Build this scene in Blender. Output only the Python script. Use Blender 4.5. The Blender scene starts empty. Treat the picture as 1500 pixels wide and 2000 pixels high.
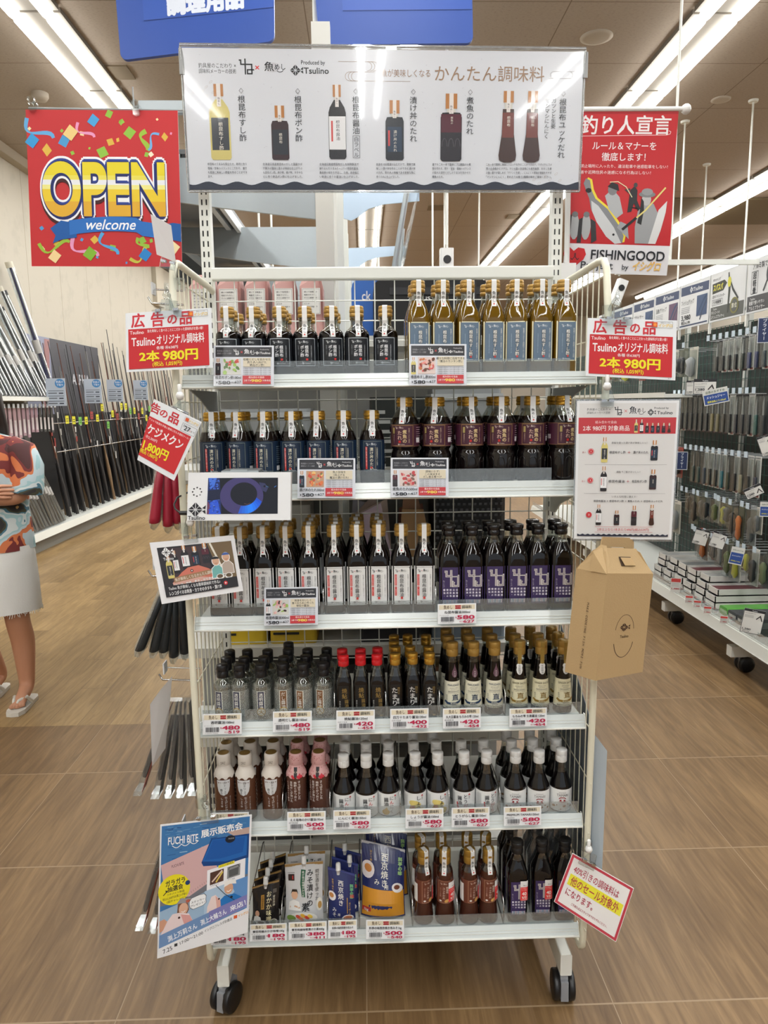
import bpy, math, random
from math import sin, cos, pi, radians, sqrt, atan2
from mathutils import Vector, Matrix

scene = bpy.context.scene
COL = scene.collection
rnd = random.Random(7)

# ------------------------------------------------------------------ camera
F_PX, PITCH, YAW, ROLL, EYE = 1417.6, 0.15, 0.0269, 0.0116, 1.515
cam_data = bpy.data.cameras.new('camera')
cam_data.sensor_fit = 'VERTICAL'
cam_data.sensor_height = 36.0
cam_data.lens = 36.0 * F_PX / 2000.0
cam_data.clip_start = 0.05
cam_data.clip_end = 120
cam = bpy.data.objects.new('camera', cam_data)
COL.objects.link(cam)
cam.matrix_world = (Matrix.Translation((0, 0, EYE)) @ Matrix.Rotation(-YAW, 4, 'Z')
                    @ Matrix.Rotation(pi / 2 - PITCH, 4, 'X') @ Matrix.Rotation(-ROLL, 4, 'Z'))
scene.camera = cam

# ------------------------------------------------------------------ view / world
scene.view_settings.view_transform = 'Standard'
scene.view_settings.look = 'None'
scene.view_settings.exposure = 0.25
scene.view_settings.gamma = 1.0
scene.view_settings.use_curve_mapping = False
cy = scene.cycles
cy.max_bounces = 7
cy.diffuse_bounces = 3
cy.glossy_bounces = 3
cy.transmission_bounces = 4
cy.transparent_max_bounces = 14
cy.caustics_reflective = False
cy.caustics_refractive = False
cy.sample_clamp_indirect = 4.0
LAMP_W = 12.0          # power of one pair of tubes' length of light
TUBE_E = 9.0           # brightness of the visible tubes
world = bpy.data.worlds.new('world')
scene.world = world
world.use_nodes = True
bg = world.node_tree.nodes['Background']
bg.inputs[0].default_value = (0.80, 0.86, 0.92, 1)
bg.inputs[1].default_value = 0.62


# ------------------------------------------------------------------ helpers
def lin(c):
    out = []
    for v in c[:3]:
        v = v / 255.0
        out.append(v / 12.92 if v <= 0.04045 else ((v + 0.055) / 1.055) ** 2.4)
    return tuple(out)


def ray(px, py):
    du, dv = px - 750, py - 1000
    c, s = cos(ROLL), sin(ROLL)
    u, v = c * du - s * dv, s * du + c * dv
    x, yv = u / F_PX, -v / F_PX
    d = cos(PITCH) + yv * sin(PITCH)
    z = -sin(PITCH) + yv * cos(PITCH)
    return Vector((x * cos(YAW) + d * sin(YAW), -x * sin(YAW) + d * cos(YAW), z))


def at(px, py, Y):
    """the point of the vertical plane at depth Y that the photograph shows at (px, py)"""
    r = ray(px, py)
    return r * (Y / r.y) + Vector((0, 0, EYE))


def atx(px, py, X):
    r = ray(px, py)
    return r * (X / r.x) + Vector((0, 0, EYE))


def atz(px, py, Z):
    r = ray(px, py)
    return r * ((Z - EYE) / r.z) + Vector((0, 0, EYE))


MATS = {}


def mat(name, col=(200, 200, 200), rough=0.5, metal=0.0, spec=0.5, attr=False, emit=0.0, bump=0.0, bscale=80.0, coat=0.0):
    if name in MATS:
        return MATS[name]
    m = bpy.data.materials.new(name)
    m.use_nodes = True
    nt = m.node_tree
    b = nt.nodes['Principled BSDF']
    b.inputs['Base Color'].default_value = (*lin(col), 1)
    b.inputs['Roughness'].default_value = rough
    b.inputs['Metallic'].default_value = metal
    b.inputs['Specular IOR Level'].default_value = spec
    if coat:
        b.inputs['Coat Weight'].default_value = coat
        b.inputs['Coat Roughness'].default_value = 0.08
    if attr:
        a = nt.nodes.new('ShaderNodeAttribute')
        a.attribute_name = 'Col'
        nt.links.new(a.outputs['Color'], b.inputs['Base Color'])
        if emit:
            nt.links.new(a.outputs['Color'], b.inputs['Emission Color'])
            b.inputs['Emission Strength'].default_value = emit
    elif emit:
        b.inputs['Emission Color'].default_value = (*lin(col), 1)
        b.inputs['Emission Strength'].default_value = emit
    if bump:
        n = nt.nodes.new('ShaderNodeTexNoise')
        n.inputs['Scale'].default_value = bscale
        n.inputs['Detail'].default_value = 3
        g = nt.nodes.new('ShaderNodeNewGeometry')
        nt.links.new(g.outputs['Position'], n.inputs['Vector'])
        bp = nt.nodes.new('ShaderNodeBump')
        bp.inputs['Strength'].default_value = bump
        bp.inputs['Distance'].default_value = 0.004
        nt.links.new(n.outputs['Fac'], bp.inputs['Height'])
        nt.links.new(bp.outputs['Normal'], b.inputs['Normal'])
    MATS[name] = m
    return m


def clear_mat(name, tint=(245, 248, 248), base=0.06, rim=0.55, rough=0.05, haze=0.0, hazecol=(225, 230, 232)):
    """thin clear plastic or glass: seen through, with a gloss that grows towards the rim"""
    if name in MATS:
        return MATS[name]
    m = bpy.data.materials.new(name)
    m.use_nodes = True
    nt = m.node_tree
    nt.nodes.remove(nt.nodes['Principled BSDF'])
    out = nt.nodes['Material Output']
    tr = nt.nodes.new('ShaderNodeBsdfTransparent')
    tr.inputs[0].default_value = (*lin(tint), 1)
    gl = nt.nodes.new('ShaderNodeBsdfGlossy')
    gl.inputs['Roughness'].default_value = rough
    gl.inputs['Color'].default_value = (0.9, 0.9, 0.9, 1)
    lw = nt.nodes.new('ShaderNodeLayerWeight')
    lw.inputs['Blend'].default_value = 0.35
    ma = nt.nodes.new('ShaderNodeMath')
    ma.operation = 'MULTIPLY_ADD'
    ma.inputs[1].default_value = rim
    ma.inputs[2].default_value = base
    nt.links.new(lw.outputs['Facing'], ma.inputs[0])
    mx = nt.nodes.new('ShaderNodeMixShader')
    nt.links.new(ma.outputs[0], mx.inputs[0])
    last = tr
    if haze:
        df = nt.nodes.new('ShaderNodeBsdfDiffuse')
        df.inputs[0].default_value = (*lin(hazecol), 1)
        m2 = nt.nodes.new('ShaderNodeMixShader')
        m2.inputs[0].default_value = haze
        nt.links.new(tr.outputs[0], m2.inputs[1])
        nt.links.new(df.outputs[0], m2.inputs[2])
        last = m2
    nt.links.new(last.outputs[0], mx.inputs[1])
    nt.links.new(gl.outputs[0], mx.inputs[2])
    nt.links.new(mx.outputs[0], out.inputs['Surface'])
    MATS[name] = m
    return m


class MB:
    """collects geometry for ONE mesh object"""

    def __init__(self):
        self.V, self.F, self.M, self.C, self.S = [], [], [], [], []
        self.T = None

    def add(self, verts, faces, mi=0, col=(255, 255, 255), smooth=False):
        n = len(self.V)
        T = self.T
        for v in verts:
            v = Vector(v)
            self.V.append(T @ v if T is not None else v)
        c = lin(col)
        for f in faces:
            self.F.append(tuple(i + n for i in f))
            self.M.append(mi)
            self.C.append(c)
            self.S.append(smooth)
        return self

    def box(self, lo, hi, mi=0, col=(255, 255, 255)):
        x0, y0, z0 = lo
        x1, y1, z1 = hi
        v = [(x0, y0, z0), (x1, y0, z0), (x1, y1, z0), (x0, y1, z0), (x0, y0, z1), (x1, y0, z1), (x1, y1, z1), (x0, y1, z1)]
        return self.add(v, [(0, 3, 2, 1), (4, 5, 6, 7), (0, 1, 5, 4), (1, 2, 6, 5), (2, 3, 7, 6), (3, 0, 4, 7)], mi, col)

    def bbox(self, lo, hi, r=0.004, mi=0, col=(255, 255, 255), axis='z'):
        """box whose four edges along an axis are rounded"""
        i = 'xyz'.index(axis)
        a, b = [(1, 2), (2, 0), (0, 1)][i]
        r = min(r, 0.49 * (hi[a] - lo[a]), 0.49 * (hi[b] - lo[b]))
        pts = []
        for (sa, sb, a0) in ((1, 1, 0), (0, 1, 90), (0, 0, 180), (1, 0, 270)):
            ca = (hi[a] - r) if sa else (lo[a] + r)
            cb = (hi[b] - r) if sb else (lo[b] + r)
            for k in range(4):
                t = radians(a0 + 30 * k)
                pts.append((ca + r * cos(t), cb + r * sin(t)))
        n = len(pts)
        v = []
        for h in (lo[i], hi[i]):
            for p in pts:
                q = [0, 0, 0]
                q[i], q[a], q[b] = h, p[0], p[1]
                v.append(tuple(q))
        f = [tuple(reversed(range(n))), tuple(range(n, 2 * n))] + [(k, (k + 1) % n, n + (k + 1) % n, n + k) for k in range(n)]
        return self.add(v, f, mi, col)

    def rings(self, rs, mi=0, col=(255, 255, 255), smooth=True, closed=True, cap0=True, cap1=True):
        n = len(rs[0])
        v = [p for r in rs for p in r]
        f = []
        for k in range(len(rs) - 1):
            for j in range(n if closed else n - 1):
                a, b = k * n + j, k * n + (j + 1) % n
                f.append((a, b, b + n, a + n))
        self.add(v, f, mi, col, smooth)
        if cap0:
            self.add(rs[0], [tuple(reversed(range(n)))], mi, col)
        if cap1:
            self.add(rs[-1], [tuple(range(n))], mi, col)
        return self

    def cyl(self, a, b, r0, r1=None, n=12, mi=0, col=(255, 255, 255), smooth=True, cap=True):
        return self.tube([a, b], r0, n, mi, col, r1=r1, cap=cap)

    def tube(self, pts, r, n=8, mi=0, col=(255, 255, 255), closed=False, r1=None, cap=True):
        pts = [Vector(p) for p in pts]
        m = len(pts)
        rs = r if isinstance(r, (list, tuple)) else [r if r1 is None else r + (r1 - r) * k / max(1, m - 1) for k in range(m)]
        up = None
        R = []
        for k, p in enumerate(pts):
            if closed:
                d = pts[(k + 1) % m] - pts[k - 1]
            else:
                d = pts[min(k + 1, m - 1)] - pts[max(k - 1, 0)]
            d.normalize()
            if up is None:
                up = Vector((0, 0, 1)) if abs(d.z) < 0.9 else Vector((0, 1, 0))
            s = d.cross(up)
            if s.length < 1e-4:
                s = d.cross(Vector((1, 0, 0)))
            s.normalize()
            up = s.cross(d).normalized()
            R.append([p + (s * cos(2 * pi * j / n) + up * sin(2 * pi * j / n)) * rs[k] for j in range(n)])
        if closed:
            R.append(R[0])
        return self.rings(R, mi, col, True, True, cap and not closed, cap and not closed)

    def lathe(self, prof, n=24, mi=0, col=(255, 255, 255), o=(0, 0, 0), axis='z', cap0=True, cap1=True):
        rs = []
        for (z, r) in prof:
            ring = []
            for j in range(n):
                a = 2 * pi * j / n
                p = (r * cos(a), r * sin(a), z)
                if axis == 'x':
                    p = (z, r * cos(a), r * sin(a))
                elif axis == 'y':
                    p = (r * sin(a), z, r * cos(a))
                ring.append((p[0] + o[0], p[1] + o[1], p[2] + o[2]))
            rs.append(ring)
        return self.rings(rs, mi, col, True, True, cap0, cap1)

    def prism(self, pts, d, mi=0, col=(255, 255, 255)):
        """polygon of 3-D points pushed along d"""
        n = len(pts)
        a = [Vector(p) for p in pts]
        d = Vector(d)
        v = a + [p + d for p in a]
        f = [tuple(range(n)), tuple(reversed(range(n, 2 * n)))] + [(k, k + n, (k + 1) % n + n, (k + 1) % n) for k in range(n)]
        return self.add(v, f, mi, col)

    def build(self, name, mats, parent=None, local=False):
        o = Vector((0, 0, 0))
        if parent is not None and not local:
            o = ORG.get(parent.name, o)
        me = bpy.data.meshes.new(name)
        me.from_pydata([tuple(v - o) for v in self.V], [], self.F)
        if not isinstance(mats, (list, tuple)):
            mats = [mats]
        for m in mats:
            me.materials.append(m)
        np_ = len(me.polygons)
        if np_ == len(self.F):
            me.polygons.foreach_set('material_index', self.M)
            me.polygons.foreach_set('use_smooth', self.S)
            a = me.color_attributes.new('Col', 'FLOAT_COLOR', 'CORNER')
            buf = []
            for f, c in zip(self.F, self.C):
                buf.extend((c[0], c[1], c[2], 1.0) * len(f))
            a.data.foreach_set('color', buf)
        me.update()
        ob = bpy.data.objects.new(name, me)
        COL.objects.link(ob)
        if parent is not None:
            ob.parent = parent
            if parent.name in ORG:
                ORG[ob.name] = ORG[parent.name]
        return ob


ORG = {}


def tag(o, label, cat, group=None):
    o['label'] = label
    o['category'] = cat
    if group:
        o['group'] = group
    return o


def thing(name, label, cat, loc=(0, 0, 0), group=None):
    o = bpy.data.objects.new(name, None)
    COL.objects.link(o)
    o.location = loc
    o.empty_display_size = 0.05
    ORG[o.name] = Vector(loc)
    return tag(o, label, cat, group)


def struct(o):
    o['kind'] = 'structure'
    return o


KIDS = {}


def copy_tree(o, parent=None):
    c = o.copy()
    COL.objects.link(c)
    if parent is not None:
        c.parent = parent
    kids = KIDS.get(o.name)
    if kids is None:
        kids = KIDS[o.name] = [k for k in o.children]
    for k in kids:
        copy_tree(k, c)
    return c


ORD = ['first', 'second', 'third', 'fourth', 'fifth', 'sixth', 'seventh', 'eighth', 'ninth', 'tenth', 'eleventh', 'twelfth',
       'thirteenth', 'fourteenth', 'fifteenth', 'sixteenth', 'seventeenth', 'eighteenth', 'nineteenth', 'twentieth']


def nth(k):
    if k < 20:
        return ORD[k]
    t = {2: 'twenty', 3: 'thirty', 4: 'forty', 5: 'fifty', 6: 'sixty', 7: 'seventy', 8: 'eighty', 9: 'ninety'}[(k + 1) // 10]
    u = (k + 1) % 10
    return (t + '-' + ORD[u - 1]) if u else t[:-1] + 'ieth'


# ---- lettering -----------------------------------------------------------
_font = bpy.data.curves.new('lettering', 'FONT')
_font_ob = bpy.data.objects.new('lettering', _font)
COL.objects.link(_font_ob)
_GL = {}


def glyphs(s, bold=0.0, res=2, shear=0.0):
    k = (s, bold, res, shear)
    if k in _GL:
        return _GL[k]
    _font.body = s
    _font.offset = bold
    _font.resolution_u = res
    _font.shear = shear
    dg = bpy.context.evaluated_depsgraph_get()
    me = bpy.data.meshes.new_from_object(_font_ob.evaluated_get(dg))
    v = [(p.co.x, p.co.y) for p in me.vertices]
    f = [tuple(p.vertices) for p in me.polygons]
    bpy.data.meshes.remove(me)
    xs = [p[0] for p in v] or [0, 0]
    _GL[k] = (v, f, min(xs), max(xs))
    return _GL[k]


def cut_poly(poly, ax, sgn, lim):
    out = []
    for i in range(len(poly)):
        p, q = poly[i - 1], poly[i]
        ip, iq = sgn * (p[ax] - lim) >= 0, sgn * (q[ax] - lim) >= 0
        if ip != iq:
            t = (lim - p[ax]) / (q[ax] - p[ax])
            out.append((p[0] + (q[0] - p[0]) * t, p[1] + (q[1] - p[1]) * t))
        if iq:
            out.append(q)
    return out


class Sheet:
    """a printed surface laid out in its own units, x to the right and y DOWN from its top-left corner"""

    def __init__(self, w, h, sub=None):
        self.w, self.h, self.sub = w, h, sub
        self.I = []
        self.layer = 0

    def emit(self, v, f, c):
        self.I.append((v, f, c, self.layer))
        self.layer += 1
        return self

    def rect(self, x, y, w, h, c):
        n = 1 if not self.sub else max(1, int(math.ceil(w / self.sub)))
        m = 1 if not self.sub else max(1, int(math.ceil(h / (self.sub * 5))))
        v, f = [], []
        for j in range(m + 1):
            for i in range(n + 1):
                v.append((x + w * i / n, y + h * j / m))
        for j in range(m):
            for i in range(n):
                a = j * (n + 1) + i
                f.append((a, a + n + 1, a + n + 2, a + 1))
        return self.emit(v, f, c)

    def frame(self, x, y, w, h, t, c):
        v = [(x, y), (x + w, y), (x + w, y + h), (x, y + h), (x + t, y + t), (x + w - t, y + t), (x + w - t, y + h - t), (x + t, y + h - t)]
        if self.sub:
            self.rect(x, y, w, t, c)
            self.layer -= 1
            self.rect(x, y + h - t, w, t, c)
            self.layer -= 1
            self.rect(x, y, t, h, c)
            self.layer -= 1
            return self.rect(x + w - t, y, t, h, c)
        return self.emit(v, [(0, 4, 5, 1), (1, 5, 6, 2), (2, 6, 7, 3), (3, 7, 4, 0)], c)

    def poly(self, pts, c):
        if self.sub:
            xs = [p[0] for p in pts]
            n = int((max(xs) - min(xs)) / self.sub)
            if n >= 1:
                V, F = [], []
                for k in range(n + 1):
                    lo, hi = min(xs) + (max(xs) - min(xs)) * k / (n + 1), min(xs) + (max(xs) - min(xs)) * (k + 1) / (n + 1)
                    o = cut_poly(cut_poly(pts, 0, 1, lo), 0, -1, hi)
                    if len(o) > 2:
                        F.append(tuple(reversed(range(len(V), len(V) + len(o)))))
                        V += o
                return self.emit(V, F, c)
        return self.emit([tuple(p) for p in pts], [tuple(reversed(range(len(pts))))], c)

    def ell(self, cx, cy, rx, ry, c, n=20, a0=0, a1=360, rot=0):
        full = abs(a1 - a0) >= 360
        v = []
        cr, sr = cos(radians(rot)), sin(radians(rot))
        for k in range(n if full else n + 1):
            a = radians(a0 + (a1 - a0) * k / n)
            x, y = rx * cos(a), ry * sin(a)
            v.append((cx + x * cr - y * sr, cy + x * sr + y * cr))
        return self.poly(v, c)

    def line(self, pts, t, c, closed=False):
        pts = [Vector((p[0], p[1])) for p in pts]
        n = len(pts)
        v = []
        for k in range(n):
            a = pts[k - 1] if (k > 0 or closed) else pts[k]
            b = pts[(k + 1) % n] if (k < n - 1 or closed) else pts[k]
            d0 = (pts[k] - a)
            d1 = (b - pts[k])
            if d0.length < 1e-9:
                d0 = d1
            if d1.length < 1e-9:
                d1 = d0
            d0.normalize()
            d1.normalize()
            n0 = Vector((-d0.y, d0.x))
            n1 = Vector((-d1.y, d1.x))
            m = (n0 + n1)
            if m.length < 1e-6:
                m = n0
            m.normalize()
            s = 1 / max(0.5, m.dot(n0))
            tt = t[k] if isinstance(t, (list, tuple)) else t
            v.append(tuple(pts[k] + m * s * tt / 2))
            v.append(tuple(pts[k] - m * s * tt / 2))
        f = [(2 * k, 2 * k + 1, (2 * k + 3) % (2 * n), (2 * k + 2) % (2 * n)) for k in range(n if closed else n - 1)]
        return self.emit(v, f, c)

    def arc(self, cx, cy, r, a0, a1, t, c, n=14, ry=None):
        ry = ry or r
        return self.line([(cx + r * cos(radians(a0 + (a1 - a0) * k / n)), cy + ry * sin(radians(a0 + (a1 - a0) * k / n))) for k in range(n + 1)], t, c)

    def text(self, s, x, y, h, c, bold=0.0, al='l', w=None, sx=1.0, rot=0, res=2, shear=0.0, edge=None):
        """one line of lettering, h high, its middle at y; w stretches it to that width"""
        if edge:
            self.text(s, x, y, h, edge[1], min(.059, bold + edge[0]), al, w, sx, rot, res, shear)
        if any(ord(q) < 128 and q.isalnum() for q in s):
            res = max(res, 3)
        v, f, x0, x1 = glyphs(s, 0.0, 10 if bold >= .06 else res, shear)
        if not v:
            return self
        k = h * sx
        if w is not None:
            k = w / max(1e-6, x1 - x0)
        if al == 'l':
            ox = -x0 * k
        elif al == 'c':
            ox = -(x0 + x1) * k / 2
        else:
            ox = -x1 * k
        cr, sr = cos(radians(rot)), sin(radians(rot))
        for i, (dx, dy) in enumerate(self.embolden(bold)):
            vv = []
            for p in v:
                a, b = (p[0] + dx) * k + ox, -(p[1] + dy - 0.37) * h
                vv.append((x + a * cr - b * sr, y + a * sr + b * cr))
            self.I.append((vv, f, c, self.layer + .06 * i))
        self.layer += 1
        return self

    def embolden(self, b):
        """shifts of the repeated lettering that make its strokes heavier"""
        if b <= 0:
            return [(0, 0)]
        n = 16
        if b < .06:
            b *= .62
            n = 4 if b <= .024 else 8
        return [(b * cos(2 * pi * (i + .5) / n), b * sin(2 * pi * (i + .5) / n)) for i in range(n)]

    def vtext(self, s, x, y, h, c, bold=0.0, pitch=1.02, res=2, sx=1.0):
        """lettering that runs downwards; x the middle of the column, y its top"""
        v, f = [], []
        for k, ch in enumerate(s):
            if ch == ' ':
                continue
            gv, gf, x0, x1 = glyphs(ch, 0.0, res)
            if ch in 'ー〜':
                gv = [(0.37 - (q[1] - 0.37) + 0.13, 0.37 + (q[0] - 0.5)) for q in gv]
                xs = [q[0] for q in gv]
                x0, x1 = min(xs), max(xs)
            n = len(v)
            yy = y + (k + 0.5) * h * pitch
            xm = (x0 + x1) / 2 if ord(ch) < 256 else 0.5
            v += [(x + (q[0] - xm) * h * sx, yy - (q[1] - 0.37) * h) for q in gv]
            f += [tuple(i + n for i in g) for g in gf]
        for i, (dx, dy) in enumerate(self.embolden(bold)):
            self.I.append(([(p[0] + dx * h, p[1] + dy * h) for p in v], f, c, self.layer + .06 * i))
        self.layer += 1
        return self

    def bars(self, x, y, w, h, c=(30, 30, 30), seed=3):
        r = random.Random(seed)
        q, v, f = x, [], []
        while q < x + w:
            a = r.choice((1, 1, 2, 3)) * w / 70
            n = len(v)
            v += [(q, y), (q, y + h), (q + a, y + h), (q + a, y)]
            f.append((n, n + 1, n + 2, n + 3))
            q += a + r.choice((1, 1, 2)) * w / 70
        return self.emit(v, f, c)

    def onto(self, mb, fn, mi=0, step=0.0002, base=0.0003):
        """lay the sheet on a surface: fn(x, y, off) -> 3-D point, off metres above it"""
        # layers that do not touch need no steps of their own; keep them thin
        top = max(1, self.layer)
        st = min(step, 0.0022 / top)
        for v, f, c, l in self.I:
            mb.add([fn(p[0], p[1], base + st * l + (.0005 if self.sub and l else 0)) for p in v], f, mi, c)
        return mb


def quad_fn(w, h, tl, tr, br, bl, bend=0.0):
    tl, tr, br, bl = (Vector(p) for p in (tl, tr, br, bl))
    pn = (bl - tl).cross(tr - tl)
    eye = Vector((0, 0, EYE))
    if abs(pn.dot(br - eye)) > 1e-9:      # keep the sheet flat: slide its last corner into the plane of the other three
        t = pn.dot(tl - eye) / pn.dot(br - eye)
        if 0.9 < t < 1.1:
            br = eye + (br - eye) * t
    nrm = (bl - tl).cross(tr - tl).normalized()
    if nrm.y > 0:
        nrm = -nrm

    def fn(x, y, off):
        u, v = x / w, y / h
        p = (tl * (1 - u) + tr * u) * (1 - v) + (bl * (1 - u) + br * u) * v
        b = bend * (1 - (2 * u - 1) ** 2) if bend else 0
        return p + nrm * (off + b)
    fn.n = nrm
    return fn


def board(sheet, name, fn, mats, parent=None, th=0.0015, col=(238, 238, 238), backcol=None, nx=1, edge=0):
    """a sheet with a body of its own thickness; the print lies on its front"""
    mb = MB()
    n = max(nx, 1)
    fr, bk = [], []
    for i in range(n + 1):
        x = sheet.w * i / n
        fr.append((fn(x, 0, 0), fn(x, sheet.h, 0)))
        bk.append((fn(x, 0, -th), fn(x, sheet.h, -th)))
    for i in range(n):
        a, b, c, d = fr[i][0], fr[i][1], fr[i + 1][1], fr[i + 1][0]
        e, f, g, h = bk[i][0], bk[i][1], bk[i + 1][1], bk[i + 1][0]
        mb.add([a, b, c, d], [(0, 1, 2, 3)], 0, col)
        mb.add([e, f, g, h], [(3, 2, 1, 0)], 0, backcol or col)
        mb.add([a, d, h, e], [(0, 1, 2, 3)], 0, col)
        mb.add([b, c, g, f], [(0, 3, 2, 1)], 0, col)
    mb.add([fr[0][0], fr[0][1], bk[0][1], bk[0][0]], [(0, 3, 2, 1)], 0, col)
    mb.add([fr[-1][0], fr[-1][1], bk[-1][1], bk[-1][0]], [(0, 1, 2, 3)], 0, col)
    sheet.onto(mb, fn, 0)
    return mb.build(name, mats, parent)


# ------------------------------------------------------------------ materials
PRINT = mat('printed_paper', rough=0.5, attr=True, spec=0.35)
GLOSS = mat('laminated_print', rough=0.22, attr=True, spec=0.5, coat=0.35)
LABEL = mat('bottle_label_print', rough=0.42, attr=True, spec=0.5)
PAINT = mat('painted_colour', rough=0.45, attr=True)
WHITE = mat('white_powder_coat', (222, 223, 216), 0.38)
CREAM = mat('cream_plastic_tube', (226, 223, 203), 0.32)
RAIL = mat('price_rail_plastic', (205, 212, 211), 0.16, spec=0.6)
CHROME = mat('chrome_wire', (200, 200, 200), 0.18, 1.0)
STEEL = mat('galvanised_steel', (165, 172, 175), 0.42, 0.75, bump=0.1, bscale=40)
GREYPL = mat('grey_plastic', (150, 152, 152), 0.4)
BLACKPL = mat('black_plastic', (22, 22, 24), 0.35)
CLEAR = clear_mat('clear_acrylic')
GUARD = clear_mat('clear_shelf_guard', (240, 243, 244), 0.06, 0.5, 0.04, haze=0.11, hazecol=(214, 222, 224))
BLIS = clear_mat('clear_blister', (240, 243, 243), 0.05, 0.16, 0.15, haze=0.02)
BAG = clear_mat('clear_bag_film', (235, 238, 238), 0.08, 0.45, 0.12, haze=0.06)
GLASS = clear_mat('clear_bottle_glass', (225, 230, 226), 0.09, 0.65, 0.03)
GOLD = mat('gold_cap_plastic', (168, 132, 64), 0.34, 0.35, 0.5)
GOLDM = mat('bright_gold_cap', (196, 152, 62), 0.28, 0.75)
SOY = mat('dark_soy_in_glass', (10, 6, 6), 0.045, spec=0.6)
SOYPET = mat('dark_sauce_in_bottle', (16, 10, 10), 0.1, spec=0.6)
BROWN = mat('brown_sauce_in_glass', (66, 34, 24), 0.08, spec=0.6)
KRAFT = mat('kraft_cardboard', (180, 152, 110), 0.75, bump=0.12, bscale=300)
# ------------------------------------------------------------------ the room
CEIL = 4.2
X_L, X_R, Y_N, Y_F = -3.75, 9.2, -9.0, 24.0


def tex_floor(name, wood=((122, 92, 62), (158, 124, 88)), tile=0.625, plank=False):
    m = bpy.data.materials.new(name)
    m.use_nodes = True
    nt = m.node_tree
    N, L = nt.nodes, nt.links
    b = N['Principled BSDF']
    g = N.new('ShaderNodeNewGeometry')
    sep = N.new('ShaderNodeSeparateXYZ')
    L.new(g.outputs['Position'], sep.inputs[0])

    def math_(op, a, b_=None, c=None):
        n = N.new('ShaderNodeMath')
        n.operation = op
        for i, v in enumerate((a, b_, c)):
            if v is None:
                continue
            if isinstance(v, (int, float)):
                n.inputs[i].default_value = v
            else:
                L.new(v, n.inputs[i])
        return n.outputs[0]
    tx, ty = (0.155, 1.24) if plank else (tile, tile)
    ox, oy = (0.0, 0.3) if plank else (0.014, -1.618 + 5 * tile)
    u = math_('DIVIDE', math_('ADD', sep.outputs[0], ox + 20 * tx), tx)
    iu = math_('FLOOR', u)
    v = math_('DIVIDE', math_('ADD', sep.outputs[1], oy + 20 * ty), ty)
    if plank:
        v = math_('ADD', v, math_('MULTIPLY', iu, 0.37))
    iv = math_('FLOOR', v)
    fu, fv = math_('FRACT', u), math_('FRACT', v)
    cid = N.new('ShaderNodeCombineXYZ')
    L.new(iu, cid.inputs[0])
    L.new(iv, cid.inputs[1])
    wn = N.new('ShaderNodeTexWhiteNoise')
    L.new(cid.outputs[0], wn.inputs['Vector'])
    # grain, stretched along y and shifted per tile
    gx = math_('ADD', math_('MULTIPLY', sep.outputs[0], 26.0), math_('MULTIPLY', wn.outputs['Value'], 37.0))
    gy = math_('MULTIPLY', sep.outputs[1], 1.7 if not plank else 2.4)
    gc = N.new('ShaderNodeCombineXYZ')
    L.new(gx, gc.inputs[0])
    L.new(gy, gc.inputs[1])
    L.new(wn.outputs['Value'], gc.inputs[2])
    n1 = N.new('ShaderNodeTexNoise')
    n1.inputs['Scale'].default_value = 1.6
    n1.inputs['Detail'].default_value = 7
    n1.inputs['Roughness'].default_value = 0.62
    n1.inputs['Distortion'].default_value = 0.9
    L.new(gc.outputs[0], n1.inputs['Vector'])
    gc2 = N.new('ShaderNodeCombineXYZ')
    L.new(math_('MULTIPLY', sep.outputs[0], 3.2), gc2.inputs[0])
    L.new(math_('MULTIPLY', sep.outputs[1], 1.0), gc2.inputs[1])
    L.new(wn.outputs['Value'], gc2.inputs[2])
    n2 = N.new('ShaderNodeTexNoise')
    n2.inputs['Scale'].default_value = 1.5
    n2.inputs['Detail'].default_value = 4
    L.new(gc2.outputs[0], n2.inputs['Vector'])
    mixv = math_('ADD', math_('MULTIPLY', n1.outputs['Fac'], 0.62), math_('MULTIPLY', n2.outputs['Fac'], 0.38))
    mixv = math_('ADD', mixv, math_('MULTIPLY', math_('SUBTRACT', wn.outputs['Value'], 0.5), 0.13 if plank else 0.05))
    cr = N.new('ShaderNodeValToRGB')
    e = cr.color_ramp.elements
    e[0].position, e[1].position = 0.33, 0.66
    e[0].color = (*lin(wood[0]), 1)
    e[1].color = (*lin(wood[1]), 1)
    mid = e.new(0.5)
    mid.color = (*lin(tuple((p + q) / 2 for p, q in zip(*wood))), 1)
    L.new(mixv, cr.inputs[0])
    wid = 0.012 if plank else 0.0042
    wv = 0.0016 if plank else wid
    du = math_('MINIMUM', fu, math_('SUBTRACT', 1.0, fu))
    dv = math_('MINIMUM', fv, math_('SUBTRACT', 1.0, fv))
    gap = math_('MAXIMUM', math_('LESS_THAN', du, wid / 2), math_('LESS_THAN', dv, wv / 2 if plank else wid))
    mx = N.new('ShaderNodeMix')
    mx.data_type = 'RGBA'
    L.new(gap, mx.inputs[0])
    L.new(cr.outputs[0], mx.inputs[6])
    mx.inputs[7].default_value = (*lin((92, 70, 48) if plank else (150, 128, 100)), 1)
    L.new(mx.outputs[2], b.inputs['Base Color'])
    b.inputs['Roughness'].default_value = 0.42
    b.inputs['Specular IOR Level'].default_value = 0.35
    bp = N.new('ShaderNodeBump')
    bp.inputs['Strength'].default_value = 0.12
    bp.inputs['Distance'].default_value = 0.002
    L.new(n1.outputs['Fac'], bp.inputs['Height'])
    L.new(bp.outputs['Normal'], b.inputs['Normal'])
    return m


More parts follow.
